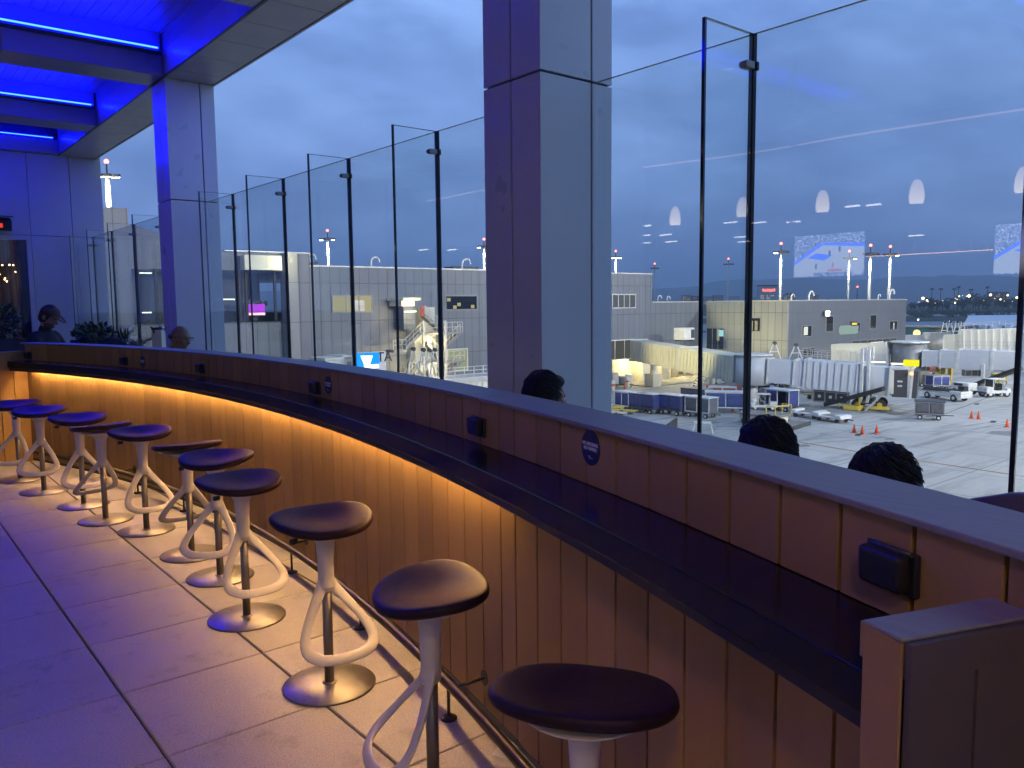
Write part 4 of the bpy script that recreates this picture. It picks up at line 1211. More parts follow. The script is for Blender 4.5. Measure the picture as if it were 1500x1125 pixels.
M['win_warm'] = emit('warm_window_light', (1.0, .90, .48), .50)
M['win_dim'] = emit('dim_room_light', (.9, .85, .7), .10)
M['strip_far'] = emit('far_strip_light', (1, .95, .8), 3.2)
for (x0, x1, py) in ((207, 232, 376), (207, 236, 391), (218, 236, 398), (222, 236, 458), (341, 360, 438), (352, 400, 384), (352, 380, 395)):
    MB().bx(wx(x0, py).x, wx(x1, py).x, Yc+3.0, Yc+3.2, wx(x0, py).z-.06, wx(x0, py).z+.06).build('strip_light', M['strip_far'], con)
for i in range(26):
    px, py = random.uniform(330, 400), random.uniform(440, 470)
    q = wx(px, py); MB().box((q.x, Yc+2.2, q.z), (random.uniform(.3, 1.0), .6, random.uniform(.2, .5))).build('lounge_seat', M['dgrey'], con) if i < 14 else None
M['tv_far'] = emit('far_screen', (.35, .03, .55), 2.2)
q = wx(382, 451); MB().bx(q.x-1.0, q.x+1.0, Yc+1.4, Yc+1.5, q.z-.75, q.z+.4).build('lounge_screen', M['tv_far'], con)
MB().bx(q.x-1.0, q.x+1.0, Yc+1.38, Yc+1.395, q.z-.74, q.z-.50).build('screen_caption', emit('far_caption', (1, .6, .6), 2.5), con)
# windows: frame + pane + what is seen inside
def window(px0, py0, px1, py1, pane, parent, n=1, plane=None, fm=None, lit=None):
    P0 = (plane or wx)(px0, py0); P1 = (plane or wx)(px1, py1)
    x0, x1, z0, z1 = P0.x, P1.x, P1.z, P0.z
    y = P0.y
    f = MB(); w = .14
    f.bx(x0-w, x1+w, y-.10, y-.002, z1, z1+w).bx(x0-w, x1+w, y-.10, y-.002, z0-w, z0).bx(x0-w, x0, y-.10, y-.002, z0, z1).bx(x1, x1+w, y-.10, y-.002, z0, z1)
    for i in range(1, n): f.bx(x0+(x1-x0)*i/n-.06, x0+(x1-x0)*i/n+.06, y-.09, y-.002, z0, z1)
    o = f.build('window', fm or M['mgrey'], parent)
    MB().bx(x0+.001, x1-.001, y-.05, y-.003, z0+.001, z1-.001).build('pane', pane, o)
    return o
o = window(487, 434, 544, 456, M['win_warm'], con, 3)
for px in (523, 530): MB().bx(wx(px, 445).x-.3, wx(px, 445).x+.3, Yc-.058, Yc-.052, wx(px, 455).z, wx(px, 440).z).build('blind', M['cream'], o)
o = window(653, 434, 698, 452.5, M['glass_dark'], con, 1)
for px, py in ((657, 439), (672, 446), (692, 449), (666, 450)): MB().bx(wx(px, py).x-.25, wx(px, py).x+.25, Yc-.062, Yc-.053, wx(px, py).z-.2, wx(px, py).z+.2).build('inside_light', M['win_warm'], o)
window(897, 432, 930, 450, M['dgrey'], con, 4, fm=M['galv'])
o = window(886, 500, 928, 524, M['win_dim'], con, 3, fm=M['cream'])
window(655, 513, 684, 541, emit('pale_green_door_light', (.85, .92, .55), .42), con, 1, fm=M['cream'])
# undercroft at apron level: back wall, doors and lamps
MB().bx(wx(897, 500).x, xf, Yc+5.0, Yc+5.4, A, A+4.29).build('undercroft_wall', M['cream'], con)
MB().bx(wx(897, 500).x, xf, Yc+.02, Yc+5.0, A+4.30, A+4.42).build('undercroft_ceiling', M['cream'], con)
def under_x(px): return at_y(px, 550, Yc+5.0).x
for (a, b, col) in ((973, 979, 'mgrey'), (983, 993, 'deck'), (1000, 1004, 'mgrey')):
    MB().bx(under_x(a), under_x(b), Yc+4.92, Yc+4.998, A+.05, A+2.9).build('service_door', M[col], con)
for px in (934, 946, 962): MB().bx(under_x(px)-.9, under_x(px)+.9, Yc+3.2, Yc+4.999, A+.02, A+4.28).build('undercroft_pier', M['cream'], con)
M['sodium'] = emit('sodium_lamp', (1.0, .80, .36), 28)
for i, px in enumerate((914, 952, 988, 1001, 1011)):
    x = under_x(px); MB().bx(x-.5, x+.5, Yc+3.6, Yc+4.1, A+3.9, A+4.1).build('bulkhead_lamp', M['sodium'], con)
    l = bpy.data.lights.new('undercroft_light', 'POINT'); l.energy = 700; l.color = (1, .80, .40); l.shadow_soft_size = .4
    lo_ = bpy.data.objects.new('undercroft_light', l); COL.objects.link(lo_); lo_.location = (x, Yc+3.3, A+3.5); lo_.parent = con
kb = structure(MB().bx(under_x(900), xf+2, Yc-2.2, Yc+4.9, A+.0, A+.15).build('pavement', M['concrete']))

# gate block (lit end, dark long side)
Xb = xf+1.2; 
cor = at_x(1154, 441, Xb); Yd = cor.y; xend = at_y(1328, 441, Yd).x; zr = 1.72
gate = thing('gate_building', 'lower grey gate building, end wall lit yellow and long side dark', 'terminal building', (0, 0, 0))
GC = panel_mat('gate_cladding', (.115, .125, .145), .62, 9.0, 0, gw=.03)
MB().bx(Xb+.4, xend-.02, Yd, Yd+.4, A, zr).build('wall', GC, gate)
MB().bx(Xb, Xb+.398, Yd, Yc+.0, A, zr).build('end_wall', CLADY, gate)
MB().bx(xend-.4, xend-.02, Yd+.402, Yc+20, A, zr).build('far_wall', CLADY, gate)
MB().bx(Xb+.4, xend-.4, Yd+.402, Yc+20, zr-.5, zr-.1).build('roof', M['mgrey'], gate)
MB().bx(Xb-.1, xend+.08, Yd-.1, Yd+.5, zr+.002, zr+.16).bx(Xb-.1, Xb+.5, Yd+.502, Yc, zr+.002, zr+.16).build('parapet_cap', M['galv'], gate)
wd = lambda px, py: at_y(px, py, Yd)
o = window(1175, 478, 1188, 492, M['glass_dark'], gate, 1, wd); MB().bx(wd(1177, 480).x, wd(1183, 480).x, Yd-.07, Yd-.051, wd(1177, 491).z, wd(1177, 479).z).build('blind', M['cream'], o)
o = window(1210, 464, 1219.5, 485, M['glass_dark'], gate, 1, wd); window(1254, 473, 1258.5, 485.5, M['glass_dark'], gate, 1, wd)
window(1274.5, 462, 1282.5, 481, M['glass_dark'], gate, 1, wd); o = window(1303, 471, 1313.5, 482.5, M['glass_dark'], gate, 1, wd)
MB().bx(wd(1308, 480).x, wd(1309.5, 480).x, Yd-.07, Yd-.051, wd(1308, 482).z, wd(1308, 473).z).build('blind', M['cream'], o)
window(1176, 511, 1192, 520, M['glass_dark'], gate, 3, wd); window(1248, 500, 1312, 511, M['glass_dark'], gate, 6, wd)
# windows in the lit end wall (X plane)
def window_x(px0, py0, px1, py1, pane, parent, n=1):
    P0, P1 = at_x(px0, py0, Xb), at_x(px1, py1, Xb); y0, y1 = sorted((P0.y, P1.y)); z0, z1 = P1.z, P0.z; x = Xb; w = .14
    f = MB().bx(x-.1, x-.002, y0-w, y1+w, z1, z1+w).bx(x-.1, x-.002, y0-w, y1+w, z0-w, z0).bx(x-.1, x-.002, y0-w, y0, z0, z1).bx(x-.1, x-.002, y1, y1+w, z0, z1)
    for i in range(1, n): f.bx(x-.09, x-.002, y0+(y1-y0)*i/n-.06, y0+(y1-y0)*i/n+.06, z0, z1)
    o = f.build('window', M['mgrey'], parent)
    MB().bx(x-.05, x-.003, y0+.001, y1-.001, z0+.001, z1-.001).build('pane', pane, o); return o
o = window_x(1093, 466, 1113.5, 485, M['glass_dark'], gate, 1)
for (a, b) in ((1098, 1103), (1106, 1110)): 
    p0, p1 = at_x(a, 470, Xb), at_x(b, 484, Xb); MB().bx(Xb-.07, Xb-.051, min(p0.y, p1.y), max(p0.y, p1.y), p1.z, p0.z).build('blind', M['deck'], o)
o = window_x(1036, 481, 1060, 512, M['glass_dark'], gate, 3)
p0, p1 = at_x(1051.5, 482, Xb), at_x(1053, 499, Xb); MB().bx(Xb-.075, Xb-.051, p1.y-.12, p0.y+.12, p1.z, p0.z).build('inside_light', M['win_warm'], o)
p0 = at_x(1057, 488, Xb); MB().bx(Xb-.075, Xb-.051, p0.y-.5, p0.y+.5, p0.z-.5, p0.z+.5).build('inside_screen', emit('inside_screen', (.4, .75, .8), 1.2), o)
# wall flood lamp; amber box and pale panel made up for glass reflections
M['flood'] = emit('floodlamp_white', (1, .97, .9), 40)
q = wd(1207, 459)
t = thing('flood_lamp', 'bright white flood lamp high on the dark gate wall', 'flood lamp', (q.x, Yd, q.z))
MB().box((0, -.5, 0), (1.1, .25, .8)).cyl((0, -.38, 0), (0, -.001, 0), .06, n=8).build('housing', M['mgrey'], t)
MB().box((0, -.64, .18), (1.0, .02, .3)).build('lens', M['flood'], t); MB().box((0, -.64, -.22), (1.0, .02, .3)).build('lens', M['flood'], t)
q = wd(1249, 474)
t = thing('gate_sign', 'small amber glowing box standing in for a reflection, over a dark gate window', 'sign', (q.x, Yd, q.z))
MB().box((0, -.16, 0), (1.8, .3, .75)).build('box', M['dgrey'], t, bevel=.03); MB().box((0, -.325, -.03), (1.5, .02, .30)).build('face', emit('amber_reflection_glow', (1, .62, .08), 1.6), t)
q = wd(1242, 483)
t = thing('reflection_panel', 'pale green glowing panel standing in for a reflection, below the amber box', 'sign', (q.x, Yd, q.z))
W_, H_ = wd(1256, 483).x-wd(1228, 483).x, wd(1242, 477).z-wd(1242, 490).z
pts = [(-.5, -.28), (-.42, -.5), (.38, -.5), (.46, -.42), (.5, .28), (.44, .5), (-.42, .5), (-.5, .28)]
b = MB(); n = len(pts)
b.add([(x*W_, -.22, z*H_) for x, z in pts]+[(x*W_, -.12, z*H_) for x, z in pts], [tuple(range(n)), tuple(range(2*n-1, n-1, -1))]+[(k, (k+1) % n, n+(k+1) % n, n+k) for k in range(n)])
b.build('panel', emit('pale_reflection_glow', (.55, .75, .68), .62), t); MB().box((0, -.06, 0), (.8, .118, .3)).build('bracket', M['mgrey'], t)

# roof furniture: pale goosenecks and small units
def goose(px, py, h, plane, i):
    p = plane(px, py); p.y += 2.0
    t = thing('roof_vent', ['pale gooseneck vent on the roof left of the tall masts', 'small pale hooped vent on the concourse roof, far left', 'hooped roof vent near the middle of the concourse roof',
              'pale twin hoops on the concourse roof beside the middle pillar', 'small hooped vent on the low roof right of the middle pillar', 'second small hooped vent on the low roof',
              'pale hooped vent on the gate roof, left part', 'low wide hoop on the gate roof', 'large pale hoop at the right end of the gate roof', 'small pale hoop beside the mast on the gate roof'][i], 'roof vent', p, 0, 'pale hooped vents on the roofs')
    MB().tube(smoothpath([(-h*.5, 0, -1.0), (-h*.5, 0, h*.5), (-h*.2, 0, h), (h*.3, 0, h), (h*.5, 0, h*.55)], 5), h*.11, 10).build('pipe', M['white'], t)
    MB().cyl((-h*.5, 0, -1.1), (-h*.5, 0, -.6), h*.2, n=12).build('collar', M['galv'], t)
for i, (px, py, h, pl) in enumerate(((468, 389, 1.2, wx), (462, 390, .9, wx), (563, 391, 1.1, wx), (697, 395, 1.3, wx), (981, 442, .9, wx), (994, 442, .8, wx), (1179, 440, .9, wd), (1206, 440, 1.3, wd), (1323, 438, 1.6, wd), (1305, 439, .9, wd))): goose(px, py, h, pl, i)
for i, (px, w, h, lab) in enumerate(((961, 3.2, 1.1, 'pale plant unit on the low roof right of the middle pillar'), (704, 4.0, .7, 'dark plant unit on the concourse roof by the middle pillar'), (466, 3.0, .8, 'dark plant unit on the concourse roof, left'))):
    p = wx(px, 441 if i == 0 else 394)
    t = thing('roof_unit', lab, 'plant unit', (p.x, Yc+4, (zlow if i == 0 else zt3)-.1))
    MB().box((0, 0, h/2), (w, 2, h)).build('casing', M['white'] if i == 0 else M['dgrey'], t, bevel=.05); MB().box((0, -1.02, h*.5), (w*.7, .03, h*.55)).build('grille', M['dgrey'], t)

# stair tower on the facade
stw = thing('stair_tower', 'open steel stair tower with lit flights on the concourse wall', 'stair tower', (0, 0, 0))
D1 = 3.2; yf = Yc-D1
def sx(px): return at_y(px, 480, yf+.3).x
def sz(py): return at_y(630, py, yf+.3).z
MB().bx(sx(598), sx(616), yf+1.2, Yc-.003, sz(482), sz(449)).build('lift_shaft', CLAD, stw)
MB().bx(sx(628), sx(645), yf+1.4, Yc-.003, sz(487), sz(450)).build('back_panel', M['cream'], stw)
MB().bx(sx(587.5), sx(614), yf-.2, Yc-.004, sz(440), sz(436)).build('canopy', M['cream'], stw)
MB().bx(sx(591), sx(610), yf+.6, Yc-.005, sz(448), sz(440.3)).build('head_house', M['cream'], stw)
MB().bx(sx(599), sx(616), yf+1.05, yf+1.19, sz(457), sz(455)).build('strip_lamp', M['strip_far'], stw)
MB().bx(sx(620), sx(623), yf+.4, yf+.8, sz(463), sz(448)).build('red_door', M['red'], stw)
def flight(pa, pb, w=1.2, y=None, lamp=True):
    y = yf+.6 if y is None else y
    a = Vector((sx(pa[0]), y, sz(pa[1]))); b = Vector((sx(pb[0]), y, sz(pb[1])))
    f = MB().bar(a, b, w, .35)
    n = 12
    for i in range(n): 
        q = a.lerp(b, (i+.5)/n); f.box((q.x, q.y, q.z+.22), (abs(b.x-a.x)/n*.9, w, .05))
    o = f.build('flight', M['mgrey'], stw)
    r = MB(); up = Vector((0, 0, 1.1)); off = Vector((0, -w/2, 0))
    r.bar(a+up+off, b+up+off, .06, .06).bar(a+up*.55+off, b+up*.55+off, .045, .045)
    for i in range(5):
        q = a.lerp(b, i/4)+off; r.bar(q+Vector((0, 0, .1)), q+up, .05, .05)
    r.build('handrail', M['galv'], o)
    if lamp:
        c = a.lerp(b, .5); MB().bar(a.lerp(b, .2)+Vector((0, -.2, -.26)), a.lerp(b, .8)+Vector((0, -.2, -.26)), .22, .12).build('strip_lamp', M['strip_far'], o)
def landing(x0, x1, py, w=1.6):
    a, b = sx(x0), sx(x1); z = sz(py)
    o = MB().bx(a, b, yf-.1, yf+w, z-.28, z).build('landing', M['mgrey'], stw)
    r = MB(); n = max(3, int((b-a)/.7))
    for h in (1.1, .55): r.bar((a, yf-.06, z+h), (b, yf-.06, z+h), .06, .06)
    for i in range(n+1): x = a+(b-a)*i/n; r.bar((x, yf-.06, z), (x, yf-.06, z+1.1), .05, .05)
    for h in (1.1, .55): r.bar((b, yf-.06, z+h), (b, yf+w, z+h), .05, .05)
    r.build('railing', M['galv'], o)
landing(613, 675, 487); landing(606, 677, 530); landing(573, 592, 510)
flight((592, 508), (614, 488)); flight((648, 484), (625, 462), .9, yf+1.0, False); flight((672, 490), (650, 509)); flight((628, 503), (648, 527), .9, yf+1.0, False); flight((596, 548), (614, 531)); flight((672, 533), (650, 552)); flight((628, 545), (648, 566), .9, yf+1.0, False)
for px in (618, 650): MB().bx(sx(px)-.12, sx(px)+.12, yf-.1, yf+.12, A, sz(470)).build('post', M['galv'], stw)
MB().bx(sx(620), sx(652), yf+2.2, Yc-.004, A, sz(490)).build('lit_back_wall', M['cream'], stw)
for px, py, e in ((606, 462, 260), (634, 500, 620), (634, 540, 620), (590, 525, 520), (600, 446, 200)):
    l = bpy.data.lights.new('stair_light', 'POINT'); l.energy = e; l.color = (1, .76, .40); l.shadow_soft_size = .3
    lo_ = bpy.data.objects.new('stair_light', l); COL.objects.link(lo_); lo_.location = (sx(px), yf-.5, sz(py)); lo_.parent = stw

# terrace walkway fence, pale ducts and sign just beyond the rail (px 510-715)
q0, q1 = at_y(652, 552, Yc-14), at_y(760, 552, Yc-14)
fz = thing('walkway_railing', 'white walkway railing beside the lit stair tower', 'railing', (0, 0, 0))
r = MB(); zt = at_y(690, 537, Yc-14).z; zb = at_y(690, 553, Yc-14).z
for k in range(4): r.bar((q0.x, Yc-14, zb+(zt-zb)*k/3), (q1.x, Yc-14, zb+(zt-zb)*k/3), .06, .06)
for i in range(9): x = q0.x+(q1.x-q0.x)*i/8; r.bar((x, Yc-14, zb), (x, Yc-14, zt), .07, .07)
r.build('rails', M['white'], fz)
MB().bx(q0.x, q1.x, Yc-14, Yc-10, zb-.5, zb-.05).build('deck', M['galv'], fz)
jb0 = thing('jet_bridge', 'pale ribbed jet bridge roof under the white walkway railing', 'jet bridge', (0, 0, 0), 0, 'jet bridges')
b = MB(); b.bx(q0.x, q1.x, Yc-13.9, Yc-10.5, zb-3.6, zb-.52)
x = q0.x+.2
while x < q1.x: b.bx(x, x+.35, Yc-14.02, Yc-13.9, zb-3.5, zb-.6); x += .75
b.build('tunnel', M['cream'], jb0)
for x in (q0.x+1, q1.x-3): MB().cyl((x, Yc-12, A), (x, Yc-12, zb-3.6), .35, n=16).build('column', M['cream'], jb0)
def px_box(name, x0, x1, y0, y1, Y, d, m_, parent, dz=0):
    a, c = at_y(x0, y0, Y), at_y(x1, y1, Y); return MB().bx(a.x, c.x, Y+dz, Y+dz+d, c.z, a.z).build(name, m_, parent)
YS = Yc-9
sp_ = thing('wall_sign', 'white signboard with dark lettering left of the stair tower', 'sign', (0, 0, 0))
px_box('board', 521, 566, 517, 552, YS, .25, M['white'], sp_)
a = at_y(548, 524, YS)
text_mesh('lettering', 'DELTA', 1.35, M['seam'], sp_, Matrix(((1, 0, 0, a.x), (0, 0, -1, YS-.03), (0, 1, 0, a.z), (0, 0, 0, 1))), .01, .02)
for px in (524, 562): q = at_y(px, 552, YS); MB().bx(q.x-.12, q.x+.12, YS+.05, YS+.2, A, q.z-.002).build('post', M['mgrey'], sp_)
scn = thing('gate_display', 'bright blue display with white triangle, just above the rail', 'display', (0, 0, 0))
YD = Yc-12
px_box('screen', 523, 556, 518, 537, YD, .3, emit('display_blue', (.01, .28, .95), 1.7), scn)
a, b_, c_ = at_y(528, 521, YD), at_y(546, 521, YD), at_y(537.5, 534, YD)
MB().add([(a.x, YD-.02, a.z), (b_.x, YD-.02, b_.z), (c_.x+.3, YD-.02, c_.z), (c_.x-.3, YD-.02, c_.z), (a.x, YD-.01, a.z), (b_.x, YD-.01, b_.z), (c_.x+.3, YD-.01, c_.z), (c_.x-.3, YD-.01, c_.z)], [(0, 1, 2, 3), (7, 6, 5, 4), (0, 4, 5, 1), (2, 6, 7, 3), (1, 5, 6, 2), (0, 3, 7, 4)]).build('white_triangle', emit('display_white', (1, .98, 1), 2.4), scn)
px_box('white_band', 533, 555, 534.5, 539, YD, .02, emit('display_white2', (.9, .95, 1), 2.2), scn, -.03)
q = at_y(540, 539, YD); MB().bx(q.x-.15, q.x+.15, YD+.05, YD+.25, A, q.z-.002).build('post', M['mgrey'], scn)
du = thing('container_box', 'cream container at the foot of the concourse, left of the blue display', 'container', (0, 0, 0))
px_box('body', 503, 521, 523, 556, Yc-6, 3, M['cream'], du); px_box('roof', 501, 522, 521.5, 523, Yc-6.2, 3.4, M['white'], du); px_box('door', 508, 515, 530, 556, Yc-6, .05, M['mgrey'], du, -.06)
du = thing('container_box', 'white container lower left of the cream one, mostly hidden by the rail', 'container', (0, 0, 0))
px_box('body', 478, 504, 527, 560, Yc-11, 3, M['white'], du); px_box('roof', 476, 505, 525, 527, Yc-11.2, 3.4, M['cream'], du)

# A-frame cable hoists
def hoist(p, h, w, lab, rz=0):
    t = thing('hoist_frame', lab, 'hoist frame', p, rz, 'white A-frame hoists')
    for s in (-1, 1): MB().bar((s*w/2, 0, 0), (s*w*.08, 0, h), .12, .12).build('leg', M['white'], t)
    MB().bar((-w*.28, 0, h*.5), (w*.28, 0, h*.5), .1, .1).build('cross_bar', M['white'], t)
    MB().cyl((0, -.2, h+.05), (0, .2, h+.05), .22, n=20).build('pulley', M['black'], t); return t
for px, pyb, pyt, w, lab in ((606, 551, 512, 10, 'leftmost white A-frame hoist in front of the stair tower'), (621, 560, 513, 10, 'dark topped A-frame hoist, third from the right before the stair tower'), (630, 555, 514, 9, 'slim A-frame hoist in the middle before the stair tower'), (638, 560, 513, 10, 'rightmost white A-frame hoist in front of the stair tower')):
    p = at_y(px, pyb, Yc-8); q = at_y(px, pyt, Yc-8); 
    t = hoist(Vector((p.x, Yc-8, p.z)), q.z-p.z, 1.6, lab)
    MB().bx(-1.0, 1.0, -.5, .5, A-p.z, -.002).build('pedestal', M['cream'], t)
# ------------------------------------------------------------------ jet bridges
JBW = mat('jet_bridge_paint', (.50, .52, .55), .45, var=.08, scale=.4)
JBC = mat('jet_bridge_cream', (.60, .57, .44), .5, var=.08, scale=.4)
def tunnel(name, a, b, w, h, m_, parent, ribs=.55, rib_d=.07, frame=True):
    """a, b: centre line at mid height"""
    a, b = Vector(a), Vector(b); d = b-a; L = d.length; x = d.normalized(); y = Vector((0, 0, 1)).cross(x).normalized(); z = x.cross(y)
    T = Matrix((x, y, z)).transposed().to_4x4(); T.translation = a
    mb = MB(); mb.bx(0, L, -w/2, w/2, -h/2, h/2)
    if ribs:
        n = int(L/ribs)
        for i in range(n):
            c = (i+.5)*L/n
            mb.bx(c-.09, c+.09, w/2, w/2+rib_d, -h/2+.15, h/2-.15); mb.bx(c-.09, c+.09, -w/2-rib_d, -w/2, -h/2+.15, h/2-.15)
    o = mb.build(name, m_, parent); o.matrix_local = T
    if frame:
        fb = MB()
        for c in (0.06, L-.06):
            fb.bx(c-.12, c+.12, -w/2-.1, w/2+.1, h/2, h/2+.12).bx(c-.12, c+.12, -w/2-.12, -w/2-.072, -h/2, h/2).bx(c-.12, c+.12, w/2+.072, w/2+.12, -h/2, h/2).bx(c-.12, c+.12, -w/2-.1, w/2+.1, -h/2-.12, -h/2)
        o2 = fb.build('end_frame', M['white'], o)
    return o
jb = thing('jet_bridge', 'nearest jet bridge, cream tunnel from the wall then a pale ribbed one to its cab', 'jet bridge', (0, 0, 0), 0, 'jet bridges')
rot = ag(1102, 590); w0 = ag(1262, 598)
S0 = at_y(935, 512.5, Yc-.2)
zr0 = (z_over(rot, 1100, 522)+z_over(rot, 1100, 561))/2
dirv = Vector((w0.x-rot.x, w0.y-rot.y, 0)).normalized()
E0 = Vector((rot.x, rot.y, zr0)) + (Vector((S0.x, S0.y, 0))-Vector((rot.x, rot.y, 0))).normalized()*1.7
mid = Vector((S0.x, S0.y, S0.z)).lerp(E0, .52)
tunnel('tunnel', (S0.x, S0.y, S0.z), mid, 2.9, 2.95, JBC, jb, .62, .12); tunnel('tunnel', mid, E0, 3.1, 3.15, JBC, jb, .62, .12)
MB().cyl((rot.x, rot.y, zr0-1.75), (rot.x, rot.y, zr0+1.75), 2.05, n=36).build('rotunda', JBW, jb)
MB().cyl((rot.x, rot.y, zr0+1.751), (rot.x, rot.y, zr0+1.95), 2.3, n=36).build('rotunda_roof', M['white'], jb)
MB().cyl((rot.x, rot.y, A), (rot.x, rot.y, zr0-1.75), .62, n=20).lathe([(.95, 0), (.95, .5), (.62, .8)], 20, (rot.x, rot.y, A)).build('column', M['white'], jb)
for (px, py, hz, base) in ((956, 566, None, True), (1042.5, 573, None, False)):
    c = ag(px, py); f_ = min(1, max(0, (c.y-S0.y)/(E0.y-S0.y))); zt_ = S0.z+(E0.z-S0.z)*f_-1.6
    m2 = MB().cyl((c.x, c.y, A), (c.x, c.y, zt_), .42, n=18)
    if base: m2.bx(c.x-.85, c.x+.85, c.y-.85, c.y+.85, A, A+1.9)
    m2.build('column', M['cream'], jb)
def along(s, z=0): return Vector((rot.x+dirv.x*s, rot.y+dirv.y*s, zr0+z-.055*max(0, s-2)))
tunnel('tunnel', along(2.0), along(5.0), 2.7, 2.75, JBW, jb, 0)
tunnel('tunnel', along(5.0), along(6.5), 2.95, 3.0, JBW, jb, .8); tunnel('tunnel', along(6.2, .02), along(12.3, .02), 3.2, 3.3, JBW, jb, .72, .17)
tunnel('tunnel', along(12.3, -.05), along(15.2, -.05), 3.0, 3.1, JBW, jb, 0)
tunnel('cab', along(15.2, 0), along(17.5, 0), 3.7, 3.1, JBW, jb, 0)
o = tunnel('cab_canopy', along(17.5, -.1), along(18.0, -.1), 3.5, 3.0, M['dgrey'], jb, 0, frame=False)
ang = math.atan2(dirv.y, dirv.x); side = Vector((dirv.y, -dirv.x, 0))
nearside = side if side.dot(Vector((FWD.x, FWD.y, 0))) < 0 else -side
q = along(16.3, -.1)+nearside*1.99; MB().box(q, (1.5, .05, 3.0), ang).build('cab_door', M['dgrey'], jb)
for dz_, w_ in ((.15, .5), (-.35, .45)):
    q = along(16.3, dz_)+nearside*2.03; MB().box(q, (w_, .02, .18), ang).build('door_marking', M['white'], jb)
q = along(15.45, 0)+nearside*1.99; MB().box(q, (.5, .06, 2.6), ang).build('cab_jamb', M['cream'], jb)
# lift columns, bogie, cooling units, roof rail, steps
for s in (12.4, 13.1):
    for k in (-1, 1):
        q = along(s); c = q+nearside*(1.85*k); MB().bar((c.x, c.y, A+.9), (c.x, c.y, zr0+2.9), .28, .28).build('lift_column', M['white'], jb)
q = along(13.0); MB().box((q.x, q.y, A+1.0), (1.2, 3.8, .5), ang).build('bogie_beam', M['dgrey'], jb)
for s, lab in ((12.0, 0), (14.3, 1)):
    for k in (-1, 1):
        c = along(s)+nearside*1.2*k; ax = nearside*.25
        o = MB().cyl(Vector((c.x, c.y, A+.62))-ax, Vector((c.x, c.y, A+.62))+ax, .62, n=24).build('wheel', M['rubber'], jb)
        MB().cyl(Vector((c.x, c.y, A+.62))-ax*1.06, Vector((c.x, c.y, A+.62))+ax*1.06, .28, n=16).build('hub', M['yellow'], o)
    c = along(s)+nearside*1.62; MB().box((c.x, c.y, A+.32), (2.1, .35, .34), ang).build('bumper', M['yellow'], jb)
for i, s in enumerate((7.9, 9.1, 10.3)):
    c = along(s)+nearside*.5; o = MB().box((c.x, c.y, c.z-2.40), (1.35, 1.5, 1.35), ang).build('cooling_unit', M['mgrey'], jb, bevel=.04)
    f = c+nearside*.77; MB().box((f.x, f.y, c.z-2.40), (1.05, .05, 1.05), ang).build('grille', M['black'], o)
    f2 = c+nearside*.80; MB().cyl((f.x, f.y, c.z-2.40), (f2.x, f2.y, c.z-2.40), .18, n=12).build('fan_hub', M['galv'], o)
r = MB()
for k in (-1, 1):
    a, b = along(5.5, 1.7)+nearside*1.5*k, along(15, 1.7)+nearside*1.5*k
    for h in (.5, 1.05): r.bar(a+Vector((0, 0, h)), b+Vector((0, 0, h)), .05, .05)
    for i in range(10): c = a.lerp(b, i/9); r.bar(c, c+Vector((0, 0, 1.05)), .05, .05)
r.build('roof_railing', M['galv'], jb)
st = MB()
for i in range(9):
    c = along(14.8-.25*i)+nearside*2.3; st.box((c.x, c.y, zr0-1.6-.5*i*.8), (.3, .8, .05), ang)
a, b = along(15.0)+nearside*2.65, along(12.9)+nearside*2.65
st.bar((a.x, a.y, zr0-.6), (b.x, b.y, A+1.0), .06, .06).bar((a.x, a.y, zr0-1.7), (b.x, b.y, A+.0), .10, .22)
st.build('service_steps', M['galv'], jb)
# cooling unit on the cream tunnel roof
c = at_y(1002, 502, Yc-7); t = thing('roof_cooler', 'white boxy cooler with dark grille on the cream jet bridge roof', 'air conditioner', (c.x, Yc-7, S0.z+1.45))
MB().box((0, 0, 1.0), (2.3, 1.9, 1.7)).build('casing', M['white'], t, bevel=.06); MB().box((.70, -.96, 1.0), (.7, .04, 1.2)).build('grille', M['dgrey'], t)
for k in (-.8, .8): MB().box((k, 0, .06), (.2, 1.8, .2)).build('foot', M['dgrey'], t)
# yellow lit sign on the cab of the nearest bridge
c = along(17.35, 0)+nearside*2.3; zs = z_over(c, 1342, 532)
t = thing('gate_sign', 'bright yellow lit sign box over the near jet bridge cab', 'sign', (c.x, c.y, zs), ang)
M['yellow_sign'] = emit('yellow_sign_face', (1, .92, .02), 1.15)
MB().box((0, 0, 0), (1.55, .5, .72)).build('face', M['yellow_sign'], t, bevel=.12, seg=3); MB().cyl((0, 0, -.36), (0, 0, -1.3), .07, n=10).build('post', M['galv'], t)
M['beacon'] = emit('amber_beacon', (1, .35, .08), 6)
t = thing('beacon', 'small amber beacon under the yellow sign', 'beacon', (c.x-.3, c.y-.2, zs-1.25), ang); MB().lathe([(.15, 0), (.15, .2), (.08, .28), (0, .3)], 14).build('lamp', M['beacon'], t)
M['tube_l'] = emit('work_light', (1, .88, .6), 3.5)
for s, lab in ((13.9, 'short work light on the roof of the near jet bridge'), (16.3, 'long warm work light along the near cab roof')):
    q = along(s, 1.95); t = thing('work_light', lab, 'lamp', q, ang); MB().box((0, 0, 0), (1.4 if s < 15 else 2.2, .18, .12)).build('tube', M['tube_l'], t); MB().box((0, 0, -.12), (1.6, .1, .12)).build('bracket', M['galv'], t)

